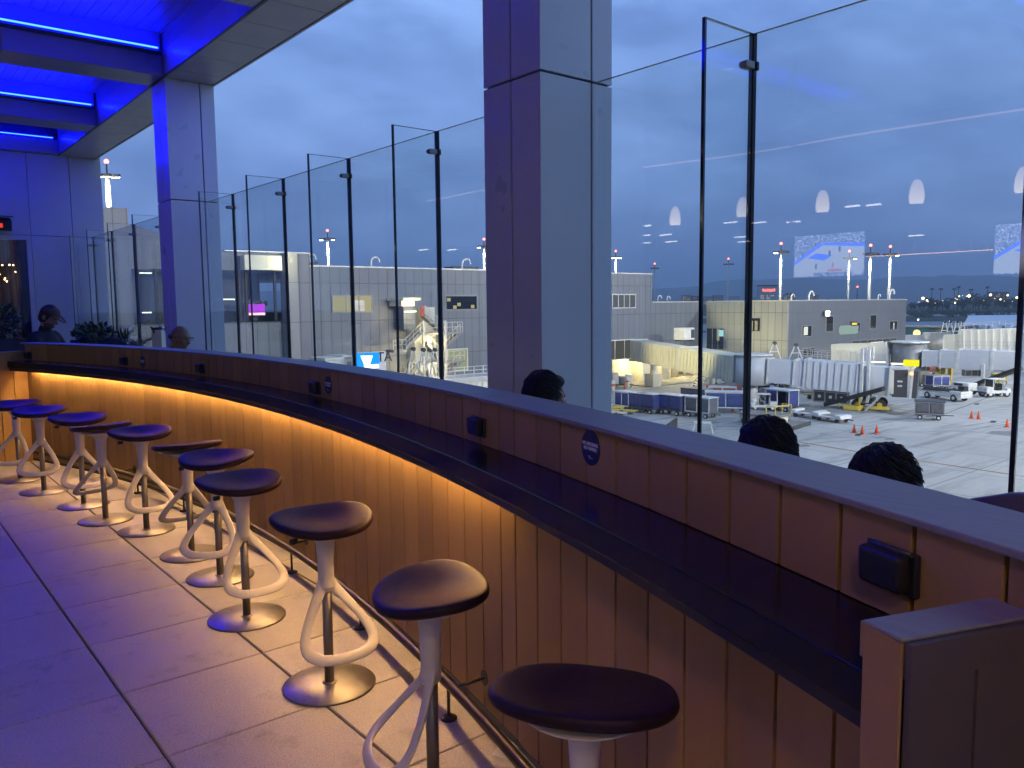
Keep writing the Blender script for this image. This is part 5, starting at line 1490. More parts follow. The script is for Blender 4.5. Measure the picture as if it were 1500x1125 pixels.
# second bridge behind
jb2 = thing('jet_bridge', 'blue grey smooth-sided jet bridge behind the near one', 'jet bridge', (0, 0, 0), 0, 'jet bridges')
r2 = Vector((at_d(1332, 525, 118).x, at_d(1332, 525, 118).y, at_d(1332, 525, 118).z))
s2 = at_d(1216, 522, 127); e2 = at_d(1308, 520.5, 120)
tunnel('tunnel', s2, at_d(1285, 521, 122), 2.9, 3.9, JBW, jb2, .9, .05); tunnel('tunnel', at_d(1285, 521, 122), e2, 3.1, 4.0, JBW, jb2, 0)
MB().cyl((r2.x, r2.y, r2.z-2.3), (r2.x, r2.y, r2.z+2.3), 2.3, n=32).build('rotunda', M['mgrey'], jb2); MB().cyl((r2.x, r2.y, r2.z+2.301), (r2.x, r2.y, r2.z+2.55), 2.6, n=32).build('rotunda_roof', M['white'], jb2)
MB().cyl((r2.x, r2.y, A), (r2.x, r2.y, r2.z-2.3), .8, n=16).build('column', M['yellow'], jb2)
pp = [(1355, 524.5, 116), (1381, 525, 114.5), (1406, 526, 113), (1455, 527, 110.5), (1500, 529, 108.5), (1560, 531, 106)]
for (a, b, h) in ((0, 1, 2.0), (1, 2, 2.25), (2, 3, 2.5), (3, 4, 2.35), (4, 5, 2.35)):
    tunnel('tunnel', at_d(*pp[a]), at_d(*pp[b]), 2.8+.1*a, h*1.08, JBW, jb2, 1.0 if a == 2 else 0, .03)
for px, py in ((1374, 549), (1382, 549), (1392, 549)):
    q = at_d(px, 540, 116); MB().bx(q.x-.25, q.x+.25, q.y-.25, q.y+.25, A, at_d(px, 534, 116).z).build('support', M['yellow'], jb2)
q = at_d(1446, 547, 110.5)
for i in range(3):
    c = at_d(1416+9*i, 546, 111); o = MB().box((c.x, c.y, c.z), (.9, .9, .85), -YAW).build('cooling_unit', M['mgrey'], jb2); f = c-Vector((FWD.x, FWD.y, 0))*.5; MB().box((f.x, f.y, c.z), (.7, .06, .7), -YAW).build('grille', M['black'], o)
r = MB(); a, b = at_d(1398, 511, 113), at_d(1486, 512, 109)
for h in (.5, 1.0): r.bar(a+Vector((0, 0, h)), b+Vector((0, 0, h)), .05, .05)
for i in range(12): c = a.lerp(b, i/11); r.bar(c, c+Vector((0, 0, 1.0)), .05, .05)
r.build('roof_railing', M['galv'], jb2)
for px in (1440, 1470): q = at_d(px, 545, 110); MB().bar((q.x, q.y, A), (q.x, q.y, at_d(px, 533, 110).z), .4, .4).build('lift_column', M['white'], jb2)
# third, floodlit white bridge farther away
jb3 = thing('jet_bridge', 'farthest jet bridge, floodlit white with deep ribs and lettered roof', 'jet bridge', (0, 0, 0), 0, 'jet bridges')
JB3 = mat('white_ribbed_panel', (.66, .65, .62), .5, var=.06, scale=.3)
tunnel('tunnel', at_d(1312, 504, 160), at_d(1368, 504, 150), 3.2, 3.6, JBW, jb3, .9, .08)
c = at_d(1372, 503, 149); MB().cyl((c.x, c.y, c.z-2), (c.x, c.y, c.z+2), 2.4, n=28).build('rotunda', M['mgrey'], jb3); MB().cyl((c.x, c.y, A), (c.x, c.y, c.z-2), .8, n=14).build('column', M['mgrey'], jb3)
a, b = at_d(1384, 504, 148), at_d(1425, 503, 144); tunnel('tunnel', a, b, 3.2, 3.5, JB3, jb3, .9, .12)
a, b = at_d(1416, 503, 144), at_d(1540, 500, 132); tunnel('tunnel', a, b, 3.8, 4.9, JB3, jb3, 1.25, .22)
for k in (.2, .8): q = a.lerp(b, k); MB().cyl((q.x, q.y, A), (q.x, q.y, q.z-2.4), .5, n=14).build('column', M['mgrey'], jb3)
dv = (b-a).normalized(); sd = Vector((0, 0, 1)).cross(dv).normalized(); an = math.atan2(dv.y, dv.x)
r = MB(); ra, rb_ = a+Vector((0, 0, 2.6))-sd*1.8, b+Vector((0, 0, 2.6))-sd*1.8
for h in (.6, 1.1): r.bar(ra+Vector((0, 0, h)), rb_+Vector((0, 0, h)), .06, .06)
for i in range(14): c = ra.lerp(rb_, i/13); r.bar(c, c+Vector((0, 0, 1.1)), .06, .06)
r.build('roof_railing', M['galv'], jb3)
# floodlit flat roof with lettering behind it
hall = thing('pier_hall', 'low hall with pale blue flat roof and dark letters behind the white jet bridge', 'terminal building', (0, 0, 0))
p0, p1, p2, p3 = at_d(1404, 489, 170), at_d(1560, 486, 160), at_d(1560, 474, 205), at_d(1418, 479, 205)
zz = min(p0.z, p1.z)
b = MB(); base = [Vector((p.x, p.y, zz)) for p in (p0, p1)]+[Vector((p2.x, p2.y, zz+3.2)), Vector((p3.x, p3.y, zz+3.2))]
b.add([tuple(v) for v in base]+[(v.x, v.y, A) for v in base], [(0, 1, 2, 3), (7, 6, 5, 4), (0, 4, 5, 1), (1, 5, 6, 2), (2, 6, 7, 3), (3, 7, 4, 0)])
b.build('body', mat('pale_roof', (.60, .63, .68), .45, var=.05, scale=.1), hall)
u = (base[1]-base[0]).normalized(); nrm = (base[1]-base[0]).cross(base[3]-base[0]).normalized(); 
if nrm.z < 0: nrm = -nrm
v = nrm.cross(u); o_ = base[0].lerp(base[1], .16)+(base[3]-base[0])*.30+nrm*.06
mt_ = Matrix((u, v, nrm)).transposed().to_4x4(); mt_.translation = o_
text_mesh('roof_lettering', '\u25B2 DELTA', 4.2, M['dgrey'], hall, mt_ @ Matrix.Diagonal((1, 2.3, 1, 1)), .02, .03)
# green tinted glazed hall further left with lamps
gh = thing('glazed_hall', 'low teal glazed hall right of the dark gate wall', 'terminal building', (0, 0, 0))
a, b = at_d(1326, 495, 190), at_d(1420, 495, 180); d_ = (b-a); an = math.atan2(d_.y, d_.x); c = a.lerp(b, .5)
zt_ = at_d(1370, 479, 185).z
MB().box((c.x, c.y, (A+zt_)/2), (d_.length, 8, zt_-A), an).build('glazing', mat('teal_glass', (.03, .10, .12), .12, var=.4, scale=.15), gh)
MB().box((c.x, c.y, zt_+.2), (d_.length+1, 9, .35), an).build('roof', M['mgrey'], gh)
for i in range(8):
    q = a.lerp(b, i/7); q2 = q-Vector((FWD.x, FWD.y, 0))*5.2; MB().box((q2.x, q2.y, (A+zt_)/2), (.25, .1, zt_-A), an).build('mullion', M['mgrey'], gh)
q = at_d(1343, 488, 178); MB().ball(q, .75, 14, 8).build('amber_lamp', emit('amber_glow', (1, .66, .25), 2.5), gh)
q = at_d(1363, 491, 170); t = thing('gate_sign', 'small pink lit sign near the far white hoists', 'sign', q, -YAW); MB().box((0, 0, 0), (1.1, .3, .9)).build('face', emit('pink_sign', (.85, .42, .95), 1.1), t, bevel=.08); MB().cyl((0, 0, -.45), (0, 0, A-q.z), .08, n=8).build('post', M['galv'], t)

# hoists on bridge roofs and beyond
for (px, pyt, pyb, dep, w, lab) in ((1134, 503, 527, 97, 1.0, 'white A-frame hoist on the pale tunnel just right of the rotunda'), (1165.5, 506, 528, 96, 1.0, 'white A-frame hoist standing on the near jet bridge before the dark wall'),
                                    (1383, 472, 496, 150, 1.7, 'leftmost far white hoist by the floodlit jet bridge'), (1391, 472, 498, 152, 1.7, 'second far white hoist by the floodlit jet bridge'), (1401, 472, 498, 150, 1.7, 'third far white hoist by the floodlit jet bridge'), (1409, 472, 492, 155, 1.6, 'rightmost far white hoist by the floodlit jet bridge')):
    p = at_d(px, pyb, dep); q = at_d(px, pyt, dep)
    t = hoist(p, q.z-p.z, (w*1.7 if dep < 120 else w*1.1), lab, -YAW)

# ------------------------------------------------------------------ ground vehicles
def wheels(t, xs, ys, r, w=.22, hub='white'):
    for x in xs:
        for y in ys:
            o = MB().cyl((x, y-w/2, r), (x, y+w/2, r), r, n=20).build('wheel', M['rubber'], t)
            MB().cyl((x, y-w/2-.01, r), (x, y+w/2+.01, r), r*.5, n=14).build('hub', M[hub], o)
def cart(lab, loc, rz, cover='blue_cover', frame='dgrey', L=3.0, W=1.6, Hh=1.55, open_bay=False, roof='white'):
    t = thing('baggage_cart', lab, 'baggage cart', loc, rz, 'baggage carts on the apron')
    MB().bx(-L/2, L/2, -W/2, W/2, .48, .62).bx(L/2, L/2+.9, -.05, .05, .42, .50).build('chassis', M['dgrey'], t)
    f = MB()
    for x in (-L/2, -.04, L/2-.08):
        for y in (-W/2, W/2-.08): f.bx(x, x+.08, y, y+.08, .62, .62+Hh)
    for y in (-W/2-.01, W/2-.07): f.bx(-L/2, L/2, y, y+.08, .56, .68); f.bx(-L/2, L/2, y, y+.08, .62+Hh-.1, .62+Hh)
    f.build('frame', M[frame], t)
    MB().bx(-L/2-.08, L/2+.08, -W/2-.08, W/2+.08, .62+Hh, .62+Hh+.08).build('roof', M[roof], t, bevel=.03)
    for i, (x0, x1) in enumerate(((-L/2+.09, -.05), (.05, L/2-.09))):
        for y in (-W/2+.03, W/2-.03):
            if open_bay and i == 1 and y < 0: continue
            cm = MB(); n = 12
            for k in range(n+1):
                for z in range(5):
                    x = x0+(x1-x0)*k/n; zz = .66+(Hh-.14)*z/4
                    cm.v.append((x, y+.03*math.sin(k*1.9+z*.7)*(1-.2*z)+.02*noise.noise((k*.6, z*.8, x0)), zz))
            for k in range(n):
                for z in range(4): a = k*5+z; cm.f.append([a, a+1, a+6, a+5]); cm.sm.append(True)
            o = cm.build('curtain', M[cover], t); so = o.modifiers.new('t', 'SOLIDIFY'); so.thickness = .012
    MB().bx(-L/2+.0, -L/2+.03, -W/2+.09, W/2-.09, .64, .6+Hh).bx(L/2-.03, L/2-.0, -W/2+.09, W/2-.09, .64, .6+Hh).build('end_panel', M[cover], t)
    wheels(t, (-L/2+.5, L/2-.5), (-W/2+.15, W/2-.15), .24)
    return t
def dirpx(a, b): p, q = ag(*a), ag(*b); return math.atan2(q.y-p.y, q.x-p.x)
rzt = dirpx((940, 606), (1025, 617))
q = ag(917, 601); cart('white and blue baggage cart at the left end of the train', q, rzt, frame='white', L=2.2)
q = ag(933, 603); cart('blue curtained baggage cart, second from the left of the train', q, rzt, L=2.2)
q = ag(951, 605); cart('blue curtained baggage cart, third from the left of the train', q, rzt, L=2.4)
q = ag(986, 607); cart('blue two-bay baggage cart left of the tall fin', q, rzt, L=3.1)
q = ag(1027, 611); cart('grey curtained baggage cart with white frame behind the tall fin', q, rzt, 'grey_cover', 'white', L=3.2)
q = ag(1020, 596); cart('dark grey baggage cart half hidden behind the grey curtained one', q, rzt, 'grey_cover', 'dgrey', L=3.4, roof='mgrey')
q = ag(1063, 604); cart('long blue baggage cart with white frame right of the tall fin', q, dirpx((1046, 603), (1086, 604)), 'blue_cover', 'white', L=4.4, Hh=1.7)
q = ag(1113, 573); cart('dark blue baggage cart behind the rotunda column', q, dirpx((1106, 573), (1130, 571)), 'blue_cover', 'dgrey', L=3.2, Hh=1.7, roof='blue_cover')
q = ag(1145, 601); cart('baggage cart with one open bay and white frame beside the loader deck', q, dirpx((1127, 598), (1163, 603)), 'blue_cover', 'white', L=3.4, Hh=1.75, open_bay=True)
q = ag(1361, 614); cart('dark grey mesh sided baggage cart standing alone on the open apron', q, dirpx((1342, 614), (1382, 616)), 'grey_cover', 'mgrey', L=2.7, Hh=1.25, roof='dgrey')
q = ag(1373, 571); cart('small blue baggage cart above the white belt loader', q, dirpx((1358, 571), (1386, 570)), 'blue_cover', 'white', L=2.6, Hh=1.35, roof='mgrey')
def rack(lab, a, b, h):
    p, q = ag(*a), ag(*b); L = (q-p).length; t = thing('rack_frame', lab, 'rack', p.lerp(q, .5), math.atan2(q.y-p.y, q.x-p.x))
    f = MB()
    for x in (-L/2, 0, L/2):
        for y in (-.7, .7): f.bar((x, y, 0), (x, y, h), .1, .1)
    for y in (-.7, .7): f.bar((-L/2, y, h), (L/2, y, h), .14, .14)
    for x in (-L/2, L/2): f.bar((x, -.7, h), (x, .7, h), .1, .1)
    f.build('frame', M['white'], t); MB().bx(-L/2, L/2, -.7, .7, .4, .5).build('deck', M['mgrey'], t)
rack('empty white rack frame in front of the red container', (1038, 590), (1078, 591), 2.0)
q = ag(1060, 579)
t = thing('container_box', 'low rust red container between the fins', 'container', q, dirpx((1042, 579), (1078, 577)))
MB().bx(-2.1, 2.1, -1, 1, .1, 1.35).build('body', M['red'], t, bevel=.03); MB().bx(-2.15, 2.15, -1.05, 1.05, 1.352, 1.42).build('lid', mat('rust_lid', (.2, .13, .10), .7), t)
for x in (-1.5, 1.5): MB().bx(x-.15, x+.15, -.9, .9, 0, .099).build('skid', M['dgrey'], t)
def tug(lab, loc, rz, cabin=True, s=1.):
    t = thing('baggage_tractor', lab, 'baggage tractor', loc, rz, 'white tractors on the apron')
    MB().bx(-1.5, 1.5, -.75, .75, .42, .72).bx(.65, 1.5, -.72, .72, .72, 1.12).bx(-1.5, -1.0, -.7, .7, .72, .95).build('body', M['white'], t, bevel=.06, seg=3)
    f = MB()
    for x in (-.65, .62):
        for y in (-.66, .60): f.bx(x, x+.07, y, y+.07, .72, 1.92)
    f.build('cab_frame', M['white'], t); MB().bx(-.80, .80, -.74, .74, 1.92, 2.02).build('cab_roof', M['white'], t, bevel=.04)
    MB().bx(.63, .66, -.58, .58, 1.13, 1.90).build('windscreen', M['glass_dark'], t); MB().bx(-.45, .0, -.5, .5, .73, 1.05).bx(-.55, -.43, -.5, .5, .8, 1.45).build('seat', M['black'], t)
    for y in (-.5, .5): MB().cyl((1.5, y, .9), (1.52, y, .9), .1, n=12).build('headlight', M['galv'], t)
    MB().bx(1.5, 1.62, -.7, .7, .42, .60).build('bumper', M['dgrey'], t)
    wheels(t, (-1.0, 1.0), (-.62, .62), .36)
    if s != 1: t.scale = (s, s, s)
    return t
tug('white baggage tractor with cab facing right below the pale tunnel', ag(1147, 577), -YAW-.25, s=1.12)
tug('white baggage tractor parked at the far right, nose to the left', ag(1456, 581), math.pi-YAW+.15, s=1.15)
tug('white tractor behind the red container, left one of a pair', ag(1057, 565), math.pi-YAW+.5)
tug('white tractor behind the red container, right one of a pair', ag(1078, 567), math.pi-YAW+.5)
tug('white tractor with orange beacons beside the loader deck', ag(1118, 601), -YAW-.2, s=.95)
def belt_loader(lab, loc, rz, L, a0, boom, m_):
    t = thing('belt_loader', lab, 'belt loader', loc, rz, 'belt loaders at the jet bridges')
    MB().bx(-L/2, L/2, -.9, .9, .45, .85).bx(L/2-1.7, L/2, -.9, .9, .852, 1.25).build('chassis', M[m_], t, bevel=.05)
    wheels(t, (-L/2+1.1, L/2-1.1), (-.82, .82), .42)
    MB().bar((-L/2, 0, 1.1), (-L/2+boom*math.cos(a0), 0, 1.1+boom*math.sin(a0)), .95, .30).build('boom', M['dgrey'], t)
    MB().bar((-L/2+.1, 0, 1.27), (-L/2+boom*math.cos(a0)-.1, 0, 1.27+boom*math.sin(a0)), .7, .06).build('belt', M['rubber'], t)
    for y in (-.56, .56): MB().bar((-L/2+.3, y, 1.6), (-L/2+boom*.9*math.cos(a0), y, 1.6+boom*.9*math.sin(a0)), .06, .06).build('side_rail', M['galv'], t)
    MB().bx(L/2-1.5, L/2-.6, .2, .85, 1.252, 1.8).build('seat', M['black'], t)
    return t
rzb = dirpx((1358, 583), (1410, 590))
belt_loader('long white belt loader with low bed below the small blue cart', ag(1385, 585), rzb, 6.2, .02, 6.0, 'white')
# inclined conveyors
def incline(lab, a, b_top, z_b, w=.9):
    p = ag(*a); 
    t = thing('belt_loader', lab, 'belt loader', p, 0, 'belt loaders at the jet bridges')
    e = b_top-p
    MB().bar((0, 0, .35), (e.x, e.y, e.z), w, .42).build('boom', M['black'], t); MB().bar((0, 0, .60), (e.x, e.y, e.z+.25), w*.75, .05).build('belt', M['rubber'], t)
    for k in (.25, .6): q = e*k; MB().bar((q.x, q.y, -.0), (q.x, q.y, q.z), .14, .14).build('strut', M['yellow'], t)
    MB().box((e.x*.5, e.y*.5, .3), (1.8, 1.4, .5), math.atan2(e.y, e.x)).build('chassis', M['yellow'], t, bevel=.05)
    return t
p = along(14.8)+nearside*3.0; p.z = z_over(p, 1303, 570); incline('black inclined conveyor leaning up to the near jet bridge', (1209, 597), p, 0)
p = at_d(1494, 540, 104); incline('dark inclined conveyor rising at the right edge behind the tractor', (1424, 569), p, 0, 1.1)
q = ag(1443, 570); t = thing('loader_cab', 'white conveyor drive unit at the foot of the right-hand conveyor', 'drive unit', ag(1412, 577), rzb)
MB().bx(-1.3, 1.3, -.8, .8, .5, 1.5).build('body', M['white'], t, bevel=.08); MB().bx(-.9, .5, -.82, .82, 1.1, 1.45).build('window_band', M['glass_dark'], t); wheels(t, (-.8, .8), (-.7, .7), .38)
# service truck under the bridge
q = ag(1178, 575); t = thing('service_truck', 'white service truck parked under the near jet bridge', 'truck', q, -YAW-.1)
MB().bx(-3.2, 1.6, -1.1, 1.1, .75, 1.9).build('bed_body', M['white'], t, bevel=.06); MB().bx(1.7, 3.3, -1.1, 1.1, .6, 2.4).build('cab', M['white'], t, bevel=.12); MB().bx(3.28, 3.34, -.95, .95, 1.5, 2.2).build('windscreen', M['glass_dark'], t); MB().bx(-2.9, -1.7, -1.13, -1.09, .95, 1.75).build('side_hatch', M['yellow'], t)
wheels(t, (-2.0, 2.3), (-.95, .95), .55)
q = ag(1131, 566); t = thing('service_truck', 'white truck rear with dark hatches behind the baggage tractor', 'truck', q, -YAW+.2)
MB().bx(-1.6, 1.6, -1.1, 1.1, .6, 2.6).build('box_body', M['white'], t, bevel=.05)
for z in (1.0, 1.8): MB().bx(-1.4, -.4, -1.13, -1.09, z, z+.5).build('hatch', M['black'], t)
wheels(t, (-1.0, 1.0), (-.95, .95), .42)
# flat dollies
def dolly(lab, loc, rz, L=3.4):
    t = thing('flat_dolly', lab, 'dolly', loc, rz, 'low white dollies on the apron')
    MB().bx(-L/2, L/2, -.85, .85, .38, .58).build('deck', M['white'], t, bevel=.08, seg=3); MB().bx(-L/2+.5, L/2-.5, -.55, .55, .581, .62).build('roller_bed', M['deck'], t)
    for s in (-1, 1): MB().bx(s*(L/2-.4)-.35, s*(L/2-.4)+.35, -.9, .9, .5, .80).build('end_fairing', M['white'], t, bevel=.08, seg=3)
    wheels(t, (-L/2+.6, L/2-.6), (-.7, .7), .2, hub='dgrey')
    MB().bar((L/2, 0, .4), (L/2+.8, 0, .35), .08, .08).build('tow_bar', M['dgrey'], t)
dolly('left one of two low white dollies on the open apron', ag(1184, 611), dirpx((1168, 609), (1203, 613))); dolly('right one of two low white dollies on the open apron', ag(1219, 617), dirpx((1202, 614), (1237, 619)))
# loader platform and ramp by the black haired person
q = ag(1118, 622); t = thing('loader_deck', 'worn flat loader deck with yellow rails behind the black haired person', 'loader', q, rzt)
MB().bx(-2.3, 2.3, -1.5, 1.5, 1.0, 1.16).build('deck', M['deck'], t, bevel=.03); MB().bx(-2.0, 2.0, -1.2, 1.2, .35, .99).build('chassis', M['cream'], t)
wheels(t, (-1.4, 1.4), (-1.15, 1.15), .34)
r = MB()
for x in (1.2, 2.2):
    for y in (-1.4, 1.4): r.bar((x, y, 1.16), (x, y, 2.1), .07, .07)
for y in (-1.4, 1.4): r.bar((1.2, y, 2.1), (2.2, y, 2.1), .07, .07)
r.bar((2.2, -1.4, 2.1), (2.2, 1.4, 2.1), .07, .07); r.build('rail', M['yellow'], t)
q = ag(1160, 625); t = thing('loading_ramp', 'dark worn loading ramp lying beside the loader deck', 'ramp', q, dirpx((1140, 628), (1176, 617)))
MB().bx(-2.2, 2.2, -1.0, 1.0, .12, .34).build('plate', M['deck'], t, bevel=.03); MB().bx(-2.2, 2.2, -1.06, -1.0, .0, .42).bx(-2.2, 2.2, 1.0, 1.06, 0, .42).build('side_beam', M['dgrey'], t)
# tow bars
def towbar(lab, a, b, m_='yellow', w=.22):
    p, q = ag(*a), ag(*b); L = (q-p).length; t = thing('tow_bar', lab, 'tow bar', p.lerp(q, .5), math.atan2(q.y-p.y, q.x-p.x), 'tow bars lying on the apron')
    MB().bar((-L/2, 0, .5), (L/2, 0, .5), w, w).build('bar', M[m_], t); MB().box((L/2-.2, 0, .5), (.5, .6, .22)).build('head', M['dgrey'], t)
    o = MB().cyl((-.2, -.5, .28), (-.2, .5, .28), .05, n=8).build('axle', M['galv'], t); 
    for y in (-.5, .5): MB().cyl((-.2, y-.08, .28), (-.2, y+.08, .28), .28, n=16).build('wheel', M['rubber'], t)
towbar('upper of the yellow tow bars at the left of the cart train', (896, 602), (944, 603)); towbar('lower of the yellow tow bars at the left of the cart train', (890, 606), (941, 609)); towbar('pale tow bar in front of the yellow ones', (888, 610), (926, 612), 'cream'); towbar('small yellow tow bar alone under the near jet bridge', (1177, 583), (1206, 586))
q = ag(1029, 634); t = thing('trestle', 'white trestle bench just beyond the rail by the tall fin', 'trestle', q, -YAW-.2)
MB().bx(-.8, .8, -.4, .4, .95, 1.05).build('top', M['white'], t)
for s in (-1, 1): MB().bar((.7*s, -.3, 1.0), (.95*s, -.5, 0), .08, .08).bar((.7*s, .3, 1.0), (.95*s, .5, 0), .08, .08).build('leg', M['white'], t)
q = ag(1000, 622); t = thing('wheel_chock_rack', 'small dark wedge shaped rack just above the rail', 'rack', ag(984, 625), -YAW)
MB().add([(-.7, -.3, 0), (.5, -.3, 0), (.5, -.3, .9), (-.7, .3, 0), (.5, .3, 0), (.5, .3, .9)], [(0, 1, 2), (5, 4, 3), (0, 3, 4, 1), (1, 4, 5, 2), (2, 5, 3, 0)]).build('body', M['dgrey'], t)
# cones
cone0 = None
for px, py, lab in ((1251, 634, 'left cone of the pair joined by a white bar'), (1263, 636, 'right cone of the pair joined by a white bar'), (1284, 635, 'single orange cone right of the joined pair'), (1423, 613, 'left cone of a pair near the right edge'), (1433, 614, 'right cone of a pair near the right edge'),
                    (1475, 626, 'orange cone closest to the thick right-hand fin'), (1073, 604, 'orange cone in front of the long blue cart'), (915, 571, 'orange cone by the bollard near the undercroft')):
    p = ag(px, py)
    if cone0 is None:
        cone0 = thing('traffic_cone', lab, 'traffic cone', p, 0, 'orange cones on the apron')
        MB().bx(-.24, .24, -.24, .24, 0, .05).build('base', M['orange'], cone0, bevel=.02); MB().lathe([(.18, .05), (.05, .78), (.045, .82), (0, .82)], 20).build('body', M['orange'], cone0); MB().lathe([(.130, .33), (.094, .52)], 20).build('band', M['white'], cone0)
        for ch in cone0.children: pass
    else: dup(cone0, p, random.random(), lab)
    
a, b = ag(1251, 634), ag(1263, 636); o = MB().bar(a+Vector((0, 0, .78)), b+Vector((0, 0, .78)), .06, .06).build('cone_bar', M['white']); tag(o, 'white bar joining two orange cones', 'bar')
for px, py, lab in ((1258, 637, 'dark mat lying at the joined cones'), (1455, 618, 'dark mat on the apron left of the right-hand cone'), (1431, 592, 'small dark mat on the apron under the tractor')):
    p = ag(px, py); o = MB().box((0, 0, .03), (1.1, .45, .05), .2).build('rubber_mat', M['rubber'], None, bevel=.01); o.location = p; tag(o, lab, 'mat')
# bollards by the undercroft
for px, py, lab in ((898, 575, 'cream bollard next to the middle pillar'), (919, 569, 'tall cream bollard with a cone beside it')):
    p = ag(px, py); t = thing('bollard', lab, 'bollard', p, 0); MB().lathe([(.3, 0), (.3, 1.5), (.22, 1.65), (0, 1.7)], 18).build('post', M['cream'], t); MB().lathe([(.31, .9), (.31, 1.2)], 18).build('band', M['orange'], t)
q = ag(911, 567); t = thing('equipment_trolley', 'cluttered grey equipment trolley by the undercroft', 'trolley', q, -YAW)
MB().bx(-1.6, 1.6, -.8, .8, .3, .5).build('deck', M['dgrey'], t); 
for i, (x, z, h, m_) in enumerate(((-1, .5, 1.6, 'galv'), (0, .5, 1.1, 'mgrey'), (1, .5, 1.4, 'white'))): MB().bx(x-.45, x+.45, -.6, .6, z, z+h).build('box', M[m_], t, bevel=.06)
wheels(t, (-1.1, 1.1), (-.7, .7), .25)
q = ag(1032, 566); t = thing('passenger_steps', 'grey lattice steps under the cream jet bridge', 'steps', q, -YAW+.3)
f = MB()
for y in (-.8, .8):
    f.bar((-2, y, .2), (2, y, 3.4), .12, .12); f.bar((-2, y, 1.2), (2, y, 4.4), .08, .08); f.bar((2, y, 0), (2, y, 4.4), .1, .1); f.bar((0, y, 0), (0, y, 2.6), .1, .1); f.bar((0, y, 0), (2, y, 3.0), .08, .08)
for i in range(10): f.box((-1.8+.4*i, 0, .35+.32*i), (.35, 1.5, .05))
f.build('frame', M['galv'], t); wheels(t, (-1.2, 1.6), (-.8, .8), .22)
# extra gear right of the cab: posts and a red cart, brown unit
for px, py, w, h, mm, lab, nm in ((1352, 566, 1.5, 2.2, 'deck', 'brown grey power unit right of the near cab', 'power_unit'), (1366, 548, 1.6, 1.2, 'red', 'small red cart under the blue grey jet bridge', 'tool_cart'), (1463, 563, 1.8, 1.6, 'yellow', 'yellow ochre tank unit above the right-hand tractor', 'tank_unit'), (1125, 586, 1.7, 1.5, 'mgrey', 'grey cabinet behind the open baggage cart', 'power_unit')):
    t = thing(nm, lab, 'equipment', ag(px, py), -YAW)
    MB().bx(-w/2, w/2, -.6, .6, .35, h).build('casing', M[mm], t, bevel=.08); MB().bx(-w*.3, w*.3, -.63, -.59, .6, h*.8).build('hatch', M['dgrey'], t); wheels(t, (-w*.32, w*.32), (-.5, .5), .26)

# ------------------------------------------------------------------ floodlight masts
M['mast_lamp'] = emit('mast_lamp', (1.0, .93, .72), 34); M['mast_lamp_dim'] = emit('mast_lens_faint', (.6, .65, .7), .25); M['red_beacon'] = emit('red_beacon', (1, .10, .07), 14)  # unlit mast lenses keep a faint glow in their colour
M['mast_pole'] = mat('mast_pole_paint', (.34, .34, .33), .5, var=.1)
def mast(px, py, dep, lab, power, lit, r=.42, beacon=True):
    p = at_d(px, py, dep); H_ = p.z-A
    t = thing('floodlight_mast', lab, 'light mast', (p.x, p.y, A), -YAW, 'floodlight masts round the apron')
    MB().cyl((0, 0, 0), (0, 0, H_), r*.75, r*.42, 18).build('pole', M['mast_pole'], t)
    MB().bar((-1.4, 0, H_), (1.4, 0, H_), .18, .18).bar((0, -1.0, H_), (0, 1.0, H_), .18, .18).lathe([(.9, H_-.1), (.9, H_+.1)], 20).build('head_frame', M['dgrey'], t)
    for i, (x, y) in enumerate(((-1.2, -.3), (1.2, -.3), (-.45, -.95), (.45, -.95))):
        on = lit and (lit is True or i in lit)
        o = MB().box((x, y, H_-.02), (.8, .6, .32), 0, .3).build('lamp_housing', M['dgrey'], t)
        MB().box((x, y-.08, H_-.24), (.7, .5, .06), 0, .3).build('lens', M['mast_lamp'] if on else M['mast_lamp_dim'], o)
    MB().cyl((0, 0, H_), (0, 0, H_+1.5), .10, n=8).build('spike', M['dgrey'], t)
    if beacon: MB().ball((0, 0, H_+1.7), .26, 12, 8).build('beacon', M['red_beacon'], t)
    if power:
        l = bpy.data.lights.new('mast_light', 'SPOT'); l.energy = power; l.color = (1, .92, .74); l.spot_size = R_(165); l.spot_blend = .6; l.shadow_soft_size = .5
        o = bpy.data.objects.new('mast_light', l); COL.objects.link(o); o.parent = t; o.location = (0, -1.5, H_-.7)
    # point light added to brighten the pole top, under unlit lamps too
    l = bpy.data.lights.new('mast_pole_light', 'POINT'); l.energy = 90 if lit else 30; l.color = (1, .92, .70); l.shadow_soft_size = .2
    o = bpy.data.objects.new('mast_pole_light', l); COL.objects.link(o); o.parent = t; o.location = (0, -1.9, H_-1.2)
    return t
mast(157, 258, 95, 'brightest floodlight mast, beside the end wall at the far left', 9000, True, .62)
mast(480, 350, 165, 'lit floodlight mast above the concourse roof, left of the clamped panes', 14000, (0, 1), .5)
mast(709, 361, 190, 'floodlight mast half hidden behind the middle pillar', 12000, (0, 1), .5)
mast(902, 377, 220, 'lit floodlight mast just right of the middle pillar', 14000, True, .5)
mast(959, 393, 300, 'thin unlit mast on the skyline left of the tall fin', 0, False, .42)
mast(1067, 387, 255, 'thin unlit mast on the skyline between the two edges of the tall fin', 0, False, .42)
mast(1144, 369, 165, 'floodlight mast with one bright lamp, left of the mirrored television', 16000, (0,), .42)
mast(1244, 378, 200, 'floodlight mast in front of the mirrored television', 10000, (1,), .42)
mast(1275, 372, 160, 'thick white unlit mast right of the mirrored television', 6000, False, .52)
mast(1304, 373, 170, 'white mast with a lamp on its right, last before the trees', 10000, (1,), .50)
